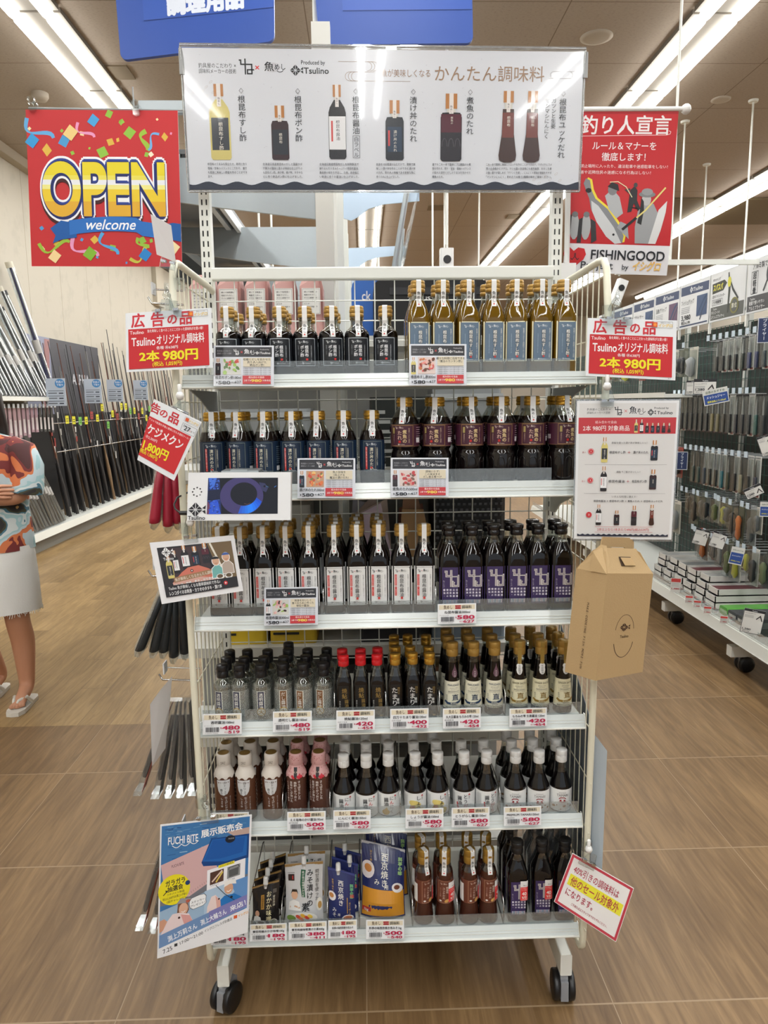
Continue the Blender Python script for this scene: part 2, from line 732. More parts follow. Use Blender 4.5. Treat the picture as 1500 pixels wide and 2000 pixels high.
TILE = tex_floor('wood_look_floor_tile', ((94, 71, 45), (140, 112, 77)))
PLANK = tex_floor('oak_plank_floor', ((122, 97, 62), (168, 139, 95)), plank=True)
fl = MB()
yb = 3.33
fl.add([(X_L, Y_N, 0), (X_R, Y_N, 0), (X_R, yb, 0), (X_L, yb, 0)], [(0, 1, 2, 3)], 0)
fl.add([(0.0, yb, 0), (X_R, yb, 0), (X_R, Y_F, 0), (0.0, Y_F, 0)], [(0, 1, 2, 3)], 0)
fl.add([(X_L, yb, 0), (0.0, yb, 0), (0.0, Y_F, 0), (X_L, Y_F, 0)], [(0, 1, 2, 3)], 1)
struct(fl.build('floor', [TILE, PLANK]))


def tex_panel(name, col, sx, sy, ox=0.0, oy=0.0, ax=(0, 1), line=(95, 88, 80), rough=0.8, pits=True, w=0.006):
    """flat panels with thin joints; ax picks which two world axes carry the grid"""
    m = bpy.data.materials.new(name)
    m.use_nodes = True
    nt = m.node_tree
    N, L = nt.nodes, nt.links
    b = N['Principled BSDF']
    g = N.new('ShaderNodeNewGeometry')
    sep = N.new('ShaderNodeSeparateXYZ')
    L.new(g.outputs['Position'], sep.inputs[0])
    outs = []
    for i, (s, o) in enumerate(((sx, ox), (sy, oy))):
        a = N.new('ShaderNodeMath')
        a.operation = 'MULTIPLY_ADD'
        L.new(sep.outputs[ax[i]], a.inputs[0])
        a.inputs[1].default_value = 1 / s
        a.inputs[2].default_value = o + 40
        f = N.new('ShaderNodeMath')
        f.operation = 'FRACT'
        L.new(a.outputs[0], f.inputs[0])
        l = N.new('ShaderNodeMath')
        l.operation = 'LESS_THAN'
        L.new(f.outputs[0], l.inputs[0])
        l.inputs[1].default_value = w / s
        outs.append(l)
    mxm = N.new('ShaderNodeMath')
    mxm.operation = 'MAXIMUM'
    L.new(outs[0].outputs[0], mxm.inputs[0])
    L.new(outs[1].outputs[0], mxm.inputs[1])
    n = N.new('ShaderNodeTexNoise')
    n.inputs['Scale'].default_value = 120 if pits else 6
    n.inputs['Detail'].default_value = 4
    mp = N.new('ShaderNodeMapping')
    mp.inputs['Scale'].default_value = (0.35, 1, 1) if pits else (1, 1, 1)
    L.new(g.outputs['Position'], mp.inputs[0])
    L.new(mp.outputs[0], n.inputs['Vector'])
    cr = N.new('ShaderNodeValToRGB')
    e = cr.color_ramp.elements
    e[0].position, e[1].position = 0.34, 0.46
    k = 0.92 if pits else 0.97
    e[0].color = (*lin(tuple(c * k for c in col)), 1)
    e[1].color = (*lin(col), 1)
    L.new(n.outputs['Fac'], cr.inputs[0])
    mx = N.new('ShaderNodeMix')
    mx.data_type = 'RGBA'
    L.new(mxm.outputs[0], mx.inputs[0])
    L.new(cr.outputs[0], mx.inputs[6])
    mx.inputs[7].default_value = (*lin(line), 1)
    L.new(mx.outputs[2], b.inputs['Base Color'])
    b.inputs['Roughness'].default_value = rough
    b.inputs['Specular IOR Level'].default_value = 0.2
    return m


CEILM = tex_panel('ceiling_board', (172, 160, 148), 1.82, 0.91, 0.2, 0.1, line=(128, 115, 102), w=0.008)
cm = MB()
cm.add([(X_L, Y_N, CEIL), (X_R, Y_N, CEIL), (X_R, Y_F, CEIL), (X_L, Y_F, CEIL)], [(3, 2, 1, 0)])
struct(cm.build('ceiling', CEILM))
WALLM = tex_panel('wall_panel', (184, 178, 165), 0.9, 9.0, 0.45, 0.5, ax=(1, 2), line=(158, 150, 134), pits=False, w=0.012)
wm = MB()
wm.box((X_L - 0.12, Y_N, 0), (X_L, Y_F, CEIL))
struct(wm.build('wall_left', WALLM))
wm = MB()
wm.box((X_L, Y_F, 0), (X_R, Y_F + 0.12, CEIL))
struct(wm.build('wall_back', mat('back_wall_paint', (196, 188, 174), 0.8)))
wm = MB()
wm.box((X_R, Y_N, 0), (X_R + 0.12, Y_F, CEIL))
struct(wm.build('wall_right', mat('right_wall_paint', (190, 184, 172), 0.8)))
wm = MB()
wm.box((X_L, Y_N, CEIL - 0.10), (X_L + 0.10, Y_F, CEIL))
struct(wm.build('trim_1', mat('wall_trim_paint', (176, 166, 150), 0.7)))
# wall pilaster behind the poster
wm = MB()
wm.box((X_L, 9.0, 3.55), (X_L + 0.08, 9.5, CEIL - 0.1))
wm.box((X_L, 13.6, 3.3), (X_L + 0.08, 14.1, CEIL - 0.1))
struct(wm.build('trim_2', mat('pilaster_paint', (186, 178, 162), 0.75)))

# ---- lamps: twin-tube fittings in rows that run into the store
TUBE = mat('lit_tube', (255, 253, 246), 0.5, emit=TUBE_E)
TUBE.cycles.emission_sampling = 'NONE'
HOUSE = mat('lamp_housing', (112, 106, 98), 0.6)
lamp_mesh = None
rows = [(-2.2, 'above the left aisle'), (0.14, 'above the display rack'), (2.52, 'above the right aisle'),
        (4.98, 'second row right of the rack'), (7.3, 'third row right of the rack')]
PITCHL = 1.27
proto = thing('ceiling_light', '', 'ceiling light', (0, 0, CEIL - 0.012), 'twin-tube ceiling lights')
q = MB()
q.box((-0.18, -0.62, -0.022), (0.18, 0.62, 0.011))
q.build('housing', HOUSE, proto, local=True)
for sx in (-0.112, 0.112):
    q = MB()
    q.T = Matrix.Translation((sx, 0, -0.048)) @ Matrix.Rotation(pi / 2, 4, 'X')
    q.lathe([(-0.615, 0.02), (-0.61, 0.036), (-0.6, 0.04), (0.6, 0.04), (0.61, 0.036), (0.615, 0.02)], 10)
    q.build('tube', TUBE, proto, local=True)
la = bpy.data.lights.new('ceiling_light_glow', 'AREA')
la.shape = 'RECTANGLE'
la.size, la.size_y = 0.072, 2 * PITCHL - 0.06
la.energy = LAMP_W
la.color = (0.955, 0.985, 1.0)
first = True
for ri, (rx, where) in enumerate(rows):
    k0 = -7 if ri < 3 else 1
    nrow = 16 if ri < 3 else 15
    for k in range(k0, nrow):
        y = 1.0 + PITCHL * k
        if first:
            c, first = proto, False
        else:
            c = copy_tree(proto)
        c.location = (rx, y, CEIL - 0.012)
        c['label'] = 'twin-tube ceiling light %s, %s along the row' % (where, nth(k - k0))
        if (k - k0) % 2 == 0:
            for sx in (-0.112, 0.112):
                lo = bpy.data.objects.new('ceiling_light_glow', la)
                COL.objects.link(lo)
                lo.location = (rx + sx, y + PITCHL / 2, CEIL - 0.104)
# ------------------------------------------------------------------ the display rack
RX0, RX1, RCX = -0.389, 0.511, 0.061      # shelf ends
YF, YB = 1.605, 1.93                      # shelf lip, wire back
SHELF = [(1.577, 1.548), (1.337, 1.302), (1.036, 1.005), (0.781, 0.750), (0.529, 0.499), (0.236, 0.207)]   # top / bottom of each lip
rack = thing('display_rack', 'white wire display rack on casters with six shelves of bottled seasonings', 'display rack', (RCX, 1.77, 0))

for k, x in enumerate((-0.394, 0.507)):
    q = MB()
    w, d = 0.0135, 0.03
    top = 2.30
    zz = [0.13, top]
    # front face with two columns of slots, cut out of strips
    z = 0.13
    q.box((x - w, 1.947, 0.13), (x + w, 1.945 + d, top))
    xs = [x - w, x - 0.0078, x - 0.0038, x + 0.0038, x + 0.0078, x + w]
    for i in (0, 2, 4):
        q.box((xs[i], 1.944, 0.13), (xs[i + 1], 1.947, top))
    nz = int((top - 0.13) / 0.0253)
    for j in range(nz + 1):
        for i in (1, 3):
            q.box((xs[i], 1.944, 0.13 + j * 0.0253), (xs[i + 1], 1.947, min(top, 0.13 + j * 0.0253 + 0.0113)))
    # dark inside the slots
    up = q.build('upright', WHITE, rack)
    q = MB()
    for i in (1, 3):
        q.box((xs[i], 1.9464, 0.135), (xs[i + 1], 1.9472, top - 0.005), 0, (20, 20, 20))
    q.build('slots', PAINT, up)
q = MB()
q.bbox((-0.378, 1.918, 1.826), (0.494, 1.945, 1.857), 0.004, axis='x')
q.build('cross_bar', WHITE, rack)
q = MB()
q.bbox((-0.378, 1.93, 0.17), (0.494, 1.96, 0.22), 0.004, axis='x')
q.build('cross_bar', WHITE, rack)
# wire back
q = MB()
for i in range(18):
    x = -0.375 + 0.0512 * i
    q.tube([(x, YB, 0.24), (x, YB, 1.825)], 0.0017, 5, cap=False)
for j in range(31):
    z = 0.26 + 0.0505 * j
    q.tube([(-0.378, YB + 0.003, z), (0.497, YB + 0.003, z)], 0.0017, 5, cap=False)
q.build('wire_back', WHITE, rack)
# side nets: bent tube and wires
for s, x, nm in ((-1, -0.3925, 'left'), (1, 0.5205, 'right')):
    p = [(x - s * 0.012, 1.935, 1.80), (x - s * 0.01, 1.90, 1.806), (x - s * 0.003, 1.62, 1.812), (x - s * 0.002, 1.595, 1.808), (x - s * 0.001, 1.581, 1.79), (x, 1.566, 1.70), (x, 1.562, 1.62), (x, 1.565, 1.5),
         (x, 1.58, 0.8), (x, 1.594, 0.21), (x, 1.598, 0.185), (x, 1.612, 0.170), (x, 1.64, 0.166), (x, 1.935, 0.166)]
    q = MB()
    q.tube(p, 0.0078, 12)
    fr = q.build('side_frame_tube', CREAM, rack)
    q = MB()
    for i in range(8):
        y = 1.622 + 0.0405 * i
        q.tube([(x - s * 0.003, y, 1.806), (x, y, 0.17)], 0.0016, 5, cap=False)
    for j in range(13):
        z = 0.24 + 0.128 * j
        y0 = 1.575 + 0.0
        q.tube([(x, y0, z), (x, 1.935, z)], 0.0016, 5, cap=False)
    q.build('side_net', CREAM, rack)
# shelves
for k, (zt, zb) in enumerate(SHELF):
    q = MB()
    q.box((RX0 + 0.006, YF + 0.012, zt - 0.014), (RX1 - 0.006, YB - 0.004, zt - 0.008))
    q.box((RX0 + 0.006, YF + 0.012, zb + 0.004), (RX1 - 0.006, YF + 0.018, zt - 0.012))
    q.box((RX0 + 0.006, YB - 0.01, zb), (RX1 - 0.006, YB - 0.004, zt - 0.012))
    q.box((RX0 + 0.06, YF + 0.06, zb + 0.005), (RX1 - 0.06, YF + 0.085, zt - 0.014))
    sh = q.build('shelf', WHITE, rack)
    q = MB()      # price rail: tilted channel with a thicker foot
    q.prism([(RX0, YF + 0.008, zt), (RX0, YF + 0.004, zt + 0.001), (RX0, YF - 0.006, zb + 0.0045), (RX0, YF - 0.001, zb + 0.003)], (RX1 - RX0, 0, 0))
    q.build('price_rail', RAIL, sh)
    q = MB()
    q.bbox((RX0, YF - 0.010, zb), (RX1, YF + 0.012, zb + 0.0045), 0.002, axis='x')
    for xe in (RX0 - 0.0015, RX1 - 0.0005):
        q.prism([(xe, YF - 0.010, zb), (xe, YF + 0.01, zb), (xe, YF + 0.012, zt + 0.001), (xe, YF + 0.003, zt + 0.001)], (0.002, 0, 0))
    ln = (zt - zb)
    for f in (0.33, 0.55):
        y = YF - 0.006 + 0.0105 * f
        q.box((RX0, y - 0.0012, zb + 0.0045 + (ln - 0.004) * f), (RX1, y - 0.0002, zb + 0.0052 + (ln - 0.004) * f))
    q.build('rail_edge', WHITE, sh)
    q = MB()      # clear stop along the front
    gx1 = RX1 - (0.055 if k == 0 else 0.008 if k != 1 else 0.09)
    q.box((RX0 + 0.004, YF + 0.0085, zt - 0.006), (gx1, YF + 0.0102, zt + 0.029))
    q.build('clear_front_stop', GUARD, sh)
    for sx, xx in ((-1, RX0 + 0.004), (1, RX1 - 0.007)):
        q = MB()
        z0 = zb - 0.001
        prof = [(1.94, z0), (1.64, z0), (1.66, z0 - 0.004), (1.74, z0 - 0.02), (1.84, z0 - 0.05), (1.89, z0 - 0.08), (1.94, z0 - 0.085)]
        q.prism([(xx, y, z) for y, z in prof], (0.003, 0, 0))
        q.build('shelf_bracket', GREYPL if k < 1 else WHITE, sh)
# legs and casters
for x, ang in ((-0.369, -24), (0.488, -4)):
    q = MB()
    q.bbox((x - 0.0145, 1.618, 0.083), (x + 0.0145, 2.065, 0.141), 0.003, axis='y')
    lg = q.build('base_leg', WHITE, rack)
    q = MB()
    for dx in (-0.0055, 0.0035):
        q.box((x + dx, 1.70, 0.1405), (x + dx + 0.0026, 1.722, 0.1414), 0, (18, 18, 18))
    q.build('leg_slots', PAINT, lg)
    for y in (1.645, 2.02):
        q = MB()
        R = Matrix.Translation((x, y, 0)) @ Matrix.Rotation(radians(ang), 4, 'Z')
        q.T = R
        q.lathe([(0.068, 0.011), (0.084, 0.011)], 12)
        q.bbox((-0.0095, -0.018, 0.02), (0.0095, 0.036, 0.071), 0.006, axis='x')
        q.prism([(-0.0095, -0.030, 0.012), (-0.0095, -0.018, 0.012), (-0.0095, -0.012, 0.06), (-0.0095, -0.026, 0.062)], (0.019, 0, 0))
        ca = q.build('caster', mat('caster_grey', (140, 142, 146), 0.4), rack)
        for sx in (-1, 1):
            q = MB()
            q.T = R
            q.lathe([(sx * 0.011, 0.02), (sx * 0.011, 0.033), (sx * 0.013, 0.0365), (sx * 0.023, 0.0365), (sx * 0.026, 0.0345), (sx * 0.0285, 0.024), (sx * 0.029, 0.001)], 28, o=(0, 0, 0.0365), axis='x')
            q.build('wheel', BLACKPL, ca)

# ------------------------------------------------------------------ bottles


def super_ring(r, p, z, n=32):
    out = []
    for j in range(n):
        a = 2 * pi * (j + 0.5) / n
        c, s = cos(a), sin(a)
        if p <= 2.01:
            k = r
        else:
            k = r / (abs(c) ** p + abs(s) ** p) ** (1.0 / p)
        out.append((k * c, k * s, z))
    return out


class Body:
    def __init__(self, prof):
        # prof: (z, r, p)
        self.P = [(t if len(t) == 3 else (t[0], t[1], 2.0)) for t in prof]

    def rp(self, z):
        P = self.P
        if z <= P[0][0]:
            return P[0][1], P[0][2]
        for a, b in zip(P, P[1:]):
            if z <= b[0]:
                t = (z - a[0]) / max(1e-9, b[0] - a[0])
                return a[1] + (b[1] - a[1]) * t, a[2] + (b[2] - a[2]) * t
        return P[-1][1], P[-1][2]

    def surf(self, s, z, off):
        """point of the front at arc length s from the middle"""
        r, p = self.rp(z)
        if p <= 2.2:
            a = s / r
            return Vector(((r + off) * sin(a), -(r + off) * cos(a), z))
        x = max(-0.985 * r, min(0.985 * r, s))
        y = r * (1 - abs(x / r) ** p) ** (1 / p)
        return Vector((x, -y - off, z))


def make_bottle(name, prof, fill, liquid, glass, cap=None, strip=None, labels=(), extra=None, n=32):
    """a bottle with its parts; returns the thing (label set per copy)"""
    b = Body(prof)
    t = thing(name, '-', 'bottle')
    q = MB()
    P = b.P
    zs = sorted(set([p[0] for p in P] + ([fill] if fill else [])))
    rs = [super_ring(*b.rp(z), z, n) for z in zs]
    if fill is None:
        q.rings(rs, 0)
    else:
        k = zs.index(fill)
        q.rings(rs[:k + 1], 0)
        q.rings(rs[k:], 1, cap0=False)
    q.build('bottle_body', [liquid, glass] if fill is not None else [liquid], t, local=True)
    if cap:
        z0, z1, r, m, style = cap
        q = MB()
        h = z1 - z0
        if style == 'ribbed':        # two-step twist cap with grooves
            pr = [(z0, r * 0.94), (z0 + h * .04, r), (z0 + h * .30, r), (z0 + h * .33, r * .93), (z0 + h * .37, r * .93), (z0 + h * .40, r), (z0 + h * .68, r * .99), (z0 + h * .70, r * .95), (z0 + h * .73, r * .97), (z0 + h * .93, r * .95), (z1, r * .86), (z1, .0005)]
        elif style == 'flip':        # hinge cap
            pr = [(z0, r * .96), (z0 + h * .03, r), (z0 + h * .50, r), (z0 + h * .52, r * .96), (z0 + h * .55, r), (z0 + h * .95, r * .99), (z1, r * .93), (z1, .0005)]
        elif style == 'black':
            pr = [(z0, r * .9), (z0 + h * .05, r), (z0 + h * .45, r * .98), (z0 + h * .5, r * .9), (z0 + h * .56, r * .98), (z0 + h * .72, r * 1.06), (z0 + h * .95, r * 1.04), (z1, r * .94), (z1 - h * .03, r * .8), (z1 - h * .05, .0005)]
        else:
            pr = [(z0, r * .97), (z0 + h * .06, r), (z0 + h * .92, r), (z1, r * .93), (z1, .0005)]
        q.lathe(pr, 24, cap1=False)
        if style == 'flip':
            a = radians(rnd.uniform(-60, -30))
            q.box((-.004, -r - .002, z0 + h * .47), (.004, -r + .002, z0 + h * .60))
        if style == 'ribbed':
            for j in range(0, 24):
                a = 2 * pi * j / 24
                q.box((r * .97 * cos(a) - .0006, r * .97 * sin(a) - .0006, z0 + h * .42), (r * .97 * cos(a) + .0006, r * .97 * sin(a) + .0006, z0 + h * .66))
        q.build('cap', m, t, local=True)
        if strip:
            zend, txt, w, scol = strip
            cr = r + .0006
            path = [(.35 * r, z1 + .0008), (-.86 * r, z1 + .0008), (-cr, z1 - h * .08), (-cr, z0 + .001)]
            zz = z0 - .002
            while zz > zend:
                rr = b.rp(zz)[0]
                path.append((-max(rr + .0010, min(cr, rr + .004 if zz > z0 - .012 else rr + .0010)), zz))
                zz -= .006
            rr = b.rp(zend)[0]
            path.append((-rr - .0012, zend))
            # arc-length map for the print
            L = [0.0]
            for a, c in zip(path, path[1:]):
                L.append(L[-1] + math.hypot(c[0] - a[0], c[1] - a[1]))

            def sfn(x, y, off, path=path, L=L, w=w):
                y = min(max(y, 0), L[-1] - 1e-7)
                for i in range(len(L) - 1):
                    if y <= L[i + 1]:
                        u = (y - L[i]) / max(1e-9, L[i + 1] - L[i])
                        a, c = path[i], path[i + 1]
                        dy, dz = c[0] - a[0], c[1] - a[1]
                        l = math.hypot(dy, dz) or 1
                        nx, nz = dz / l, -dy / l
                        return Vector((x - w / 2, a[0] + dy * u + nx * off, a[1] + dz * u + nz * off))
            S = Sheet(w, L[-1])
            q = MB()
            for i in range(len(path) - 1):
                q.add([sfn(0, L[i], 0), sfn(w, L[i], 0), sfn(w, L[i + 1] - 1e-6, 0), sfn(0, L[i + 1] - 1e-6, 0)], [(3, 2, 1, 0)], 0, scol)
            ed = L[-1]
            if txt:
                S.vtext(txt, w / 2, ed - .0335, .0082, (35, 35, 38), .01, res=1)
                S.rect(w * .36, ed - .007, w * .28, w * .28, (196, 62, 60))
            S.onto(q, sfn, 0)
            q.build('seal_strip', PRINT, t, local=True)
    for (S, zt, nm, m, *r_) in labels:
        sc = r_[0] if r_ else 0.0
        q = MB()
        S.onto(q, lambda x, y, off, S=S, zt=zt, sc=sc: b.surf(x - S.w / 2 + sc, zt - y, off))
        q.build(nm, m, t, local=True)
    if extra:
        extra(t, b)
    return t


def ne_mark(S, x, y, h, c, t=None, inner=None):
    """the angular emblem of bars"""
    w = h * .92
    t = t or h * .085
    A = [[(x + .42 * w, y), (x + .42 * w, y + h)], [(x, y + .10 * h), (x + .13 * w, y + .10 * h), (x + .13 * w, y + .36 * h), (x + .86 * w, y + .36 * h), (x + .86 * w, y + .95 * h), (x + .56 * w, y + .95 * h), (x + .56 * w, y + .70 * h), (x + 1.02 * w, y + .70 * h)]]
    for p in A:
        S.line(p, t, c)
    if inner:
        for p in A:
            S.line(p, t * .28, inner)
    return S


def fish_mark(S, x, y, w, c):
    """diamond fish of eight wedges with a tail; (x, y) its middle"""
    h = w * .42
    bw = w * .40
    cx = x - w * .09
    g = w * .022
    for sx in (-1, 1):
        for sy in (-1, 1):
            S.poly([(cx + sx * g, y + sy * g * 1.6), (cx + sx * g, y + sy * h), (cx + sx * bw * .48, y + sy * h * .53)], c)
            S.poly([(cx + sx * g * 3, y + sy * g), (cx + sx * bw * .53, y + sy * h * .46), (cx + sx * bw, y + sy * g)], c)
        S.layer = max(0, S.layer - 3)
    tx = cx + bw
    for sy in (-1, 1):
        S.poly([(tx - w * .02, y + sy * h * .22), (tx + w * .19, y + sy * h * .62), (tx + w * .16, y + sy * g)], c)
    return S


def uomeshi(S, x, y, h, c, blob=None):
    if blob:
        S.ell(x + h * .9, y + h * .1, h * .95, h * .55, blob)
    S.text('魚', x, y, h * 1.15, c, .02, res=1)
    S.text('めし', x + h * 1.15, y + h * .05, h * .85, c, .015, res=1, sx=.8)
    S.arc(x + h * 1.75, y + h * .42, h * .34, 10, 170, h * .07, c, 8, h * .2)
    return S


def logo_row(S, x, y, h, c, cross=(200, 60, 60)):
    ne_mark(S, x, y - h / 2, h, c)
    S.text('×', x + h * 1.32, y, h * .8, cross, .01, al='c', res=1)
    uomeshi(S, x + h * 1.75, y - h * .08, h * .78, c)
    return S


INK = (34, 36, 42)


# --- labels
def lab_ponzu():
    S = Sheet(.070, .062, .004)
    S.rect(0, 0, .070, .062, (26, 30, 36))
    S.frame(.012, .0015, .046, .059, .0011, (206, 214, 220))
    logo_row(S, .0200, .0095, .0062, (225, 228, 230), (200, 205, 208))
    S.vtext('根昆布', .0385, .0165, .0082, (236, 238, 240), .02)
    S.vtext('ポン酢', .0290, .0165, .0082, (236, 238, 240), .02)
    S.rect(.0365, .0445, .0045, .0045, (196, 44, 40))
    S.vtext('北海道日高産根昆布だし使用', .0480, .0165, .0027, (200, 205, 210), res=1)
    S.vtext('釣具屋のこだわり', .0210, .0165, .0026, (150, 156, 162), res=1)
    fish_mark(S, .031, .0552, .006, (225, 228, 230))
    S.text('Tsulino', .035, .0552, .0036, (225, 228, 230), .01, res=1)
    return S


def lab_sushi():
    W, H = .0460, .086
    S = Sheet(W, H, .006)
    S.rect(0, 0, W, H, (232, 228, 196))
    S.rect(.0030, .0020, W - .006, H - .004, (96, 116, 136))
    logo_row(S, .0100, .010, .0064, (226, 230, 234), (205, 210, 214))
    S.vtext('根昆布すし酢', .0250, .0180, .0092, (30, 34, 40), .085)
    S.vtext('根昆布すし酢', .0250, .0180, .0092, (240, 240, 236), .02)
    S.vtext('釣具屋のこだわり×調味料メーカーの技術', .0385, .0150, .0033, (225, 226, 222), .01, res=1)
    S.vtext('北海道日高産根昆布使用の合わせ酢', .0120, .0260, .0026, (158, 176, 192), res=1)
    S.rect(.0230, .0735, .0042, .0042, (200, 70, 66))
    fish_mark(S, .0150, .0815, .0058, (228, 232, 235))
    S.text('Tsulino', .0190, .0815, .0036, (228, 232, 235), .01, res=1)
    return S


def lab_donburi():
    S = Sheet(.118, .070, .004)
    S.rect(0, 0, .118, .070, (22, 42, 66))
    S.frame(.037, .003, .044, .064, .0008, (126, 138, 130))
    logo_row(S, .0435, .0095, .0066, (214, 220, 224), (190, 200, 206))
    S.rect(.0425, .0150, .0045, .050, (196, 66, 60))
    S.vtext('簡単に絶品漬け丼の出来上がり', .0448, .0165, .0030, (240, 225, 220), res=1)
    S.vtext('漬け丼のたれ', .0560, .0165, .0080, (226, 222, 200), .02)
    S.rect(.0640, .0150, .0005, .048, (190, 180, 140))
    S.vtext('日高産根昆布だしの旨み', .0680, .0165, .0036, (212, 208, 190), .01, res=1)
    S.rect(.0535, .0590, .0042, .0042, (190, 60, 55))
    fish_mark(S, .0545, .0650, .005, (214, 220, 224))
    S.text('Tsulino', .0580, .0650, .0031, (214, 220, 224), .01, res=1)
    for k in range(9):
        S.rect(.0900, .012 + k * .0045, .018, .0011, (120, 136, 150))
        S.layer -= 1
    S.layer += 1
    S.rect(.0900, .055, .012, .010, (225, 225, 225))
    return S


def lab_nizakana():
    S = Sheet(.150, .050, .004)
    S.rect(0, 0, .150, .050, (70, 30, 50))
    S.rect(0, .0008, .150, .0006, (150, 118, 70))
    S.layer -= 1
    S.rect(0, .0486, .150, .0006, (150, 118, 70))
    S.frame(.049, .0022, .052, .0456, .0009, (166, 132, 82))
    logo_row(S, .0600, .0075, .0054, (226, 208, 200), (200, 160, 150))
    S.vtext('煮魚の', .0815, .0118, .0098, (228, 204, 150), .025)
    S.vtext('たれ', .0705, .0135, .0105, (224, 190, 170), .015)
    S.rect(.0680, .0360, .0050, .0050, (190, 40, 36))
    S.vtext('釣具屋のこだわり調味料', .0910, .0080, .0030, (214, 186, 160), res=1)
    S.rect(.0535, .0075, .0050, .013, (168, 150, 92))
    S.vtext('国産根昆布だし', .0565, .0225, .0028, (200, 170, 150), res=1)
    fish_mark(S, .0690, .0445, .0050, (224, 205, 190))
    S.text('Tsulino', .0725, .0445, .0031, (224, 205, 190), .01, res=1)
    for k in range(8):
        S.rect(.1080, .0065 + k * .0048, .022 - (k % 3) * .003, .0016, (168, 136, 152))
        S.layer -= 1
    S.layer += 1
    S.rect(.1080, .030, .012, .010, (224, 220, 222))
    S.rect(.0200, .0060, .012, .012, (60, 26, 48))
    S.bars(.0200, .026, .012, .010, (215, 205, 210))
    return S


def lab_white():
    W, H = .0462, .0905
    S = Sheet(W, H, .006)
    S.rect(0, 0, W, H, (226, 227, 226))
    S.frame(.0026, .0026, W - .0052, H - .0052, .0005, (60, 60, 64))
    for x in (.0026, W - .0056):
        for y in (.0026, H - .0056):
            S.rect(x, y, .0030, .0030, INK)
            S.layer -= 1
    S.layer += 1
    logo_row(S, .0080, .0105, .0070, INK)
    S.rect(.0065, .0190, .0050, .0265, (208, 58, 54))
    S.layer -= 1
    S.rect(.0065, .0475, .0050, .0215, (208, 58, 54))
    S.vtext('北海道日高産根昆布', .0090, .0196, .0028, (244, 226, 222), res=1)
    S.vtext('だし醤油仕込み', .0090, .0482, .0028, (244, 226, 222), res=1)
    S.vtext('根昆布醤油', .0225, .0185, .0106, INK, .008)
    S.vtext('釣具屋のこだわり×調味料メーカー', .0370, .0190, .0033, (110, 110, 114), res=1)
    for x in (.0148, .0298):
        S.rect(x, .0190, .0004, .050, (140, 140, 144))
    S.rect(.0202, .0715, .0050, .0056, (204, 72, 66))
    fish_mark(S, .0165, .0830, .0064, INK)
    S.text('Tsulino', .0205, .0830, .0040, INK, .01, res=1)
    return S


def lab_purple():
    W, H = .0480, .0900
    S = Sheet(W, H, .006)
    S.rect(0, 0, W, H, (58, 44, 88))
    ne_mark(S, .0110, .0060, .0400, (206, 200, 196), .0050, (120, 112, 122))
    S.vtext('ねこんぶ', .0095, .0300, .0042, (200, 196, 204), res=1)
    for r, row in enumerate(('北海道日高', '産根昆布使', '用のだし醤')):
        for k in range(5):
            ch = ('醤使根日北', '油用昆高海', '・の布産道')[r][k]
            S.text(ch, .0105 + k * .0073, .0530 + r * .0070, .0052, (222, 218, 228), .05, al='c', res=1)
    for k in range(9):
        S.rect(.0080 + k * .0037, .0765, .0028, .0085, ((186, 182, 200), (150, 170, 190), (200, 180, 190))[k % 3])
        S.layer -= 1
    S.layer += 1
    return S


def lab_clear(word, col):
    W, H = .120, .066
    S = Sheet(W, H, .004)
    v, f = [], []
    for j in range(18):
        for i in range(36):
            x, y = .002 + i * .00325 + (j % 2) * .0016, .003 + j * .0035
            n = len(v)
            v += [(x - .0013, y), (x, y + .0014), (x + .0013, y), (x, y - .0014)]
            f.append((n, n + 1, n + 2, n + 3))
    S.emit(v, f, (176, 179, 174))
    S.rect(.0485, .003, .0180, .048, (206, 206, 196))
    S.rect(.0505, .004, .0140, .046, col)
    S.vtext(word, .0575, .0065, .0100, (228, 226, 218), .02)
    S.ell(.0575, .0530, .0100, .0100, (176, 146, 84), 18)
    S.ell(.0575, .0530, .0078, .0078, (222, 216, 198), 18)
    S.text('大', .0575, .0530, .0120, (168, 130, 60), .05, al='c')
    S.line([(.062, .0605), (.066, .0590), (.064, .0620), (.070, .0600)], .0006, (120, 110, 90))
    return S


def lab_black(word, sub, gold, white):
    S = Sheet(.034, .078, .006)
    S.rect(0, 0, .034, .078, (18, 17, 16))
    if white:
        S.vtext(word, .0160, .0060, .0155, (222, 222, 218), .01)
        S.vtext('四万十', .0255, .0055, .0062, gold, .01)
        S.vtext(sub, .0235, .0330, .0068, (214, 214, 210), .02)
    else:
        S.vtext(word, .0190, .0060, .0130, gold, .01)
        S.vtext(sub, .0235, .0335, .0100, gold, .005)
        S.vtext('焼き鮎のだし', .0080, .0370, .0030, (224, 222, 214), res=1)
    S.text('SHIMANTO', .0170, .0670, .0030, gold, al='c', res=1)
    S.text('SOY SAUCE', .0170, .0715, .0030, gold, al='c', res=1)
    S.ell(.026, .0755, .004, .0022, gold, 10)
    return S


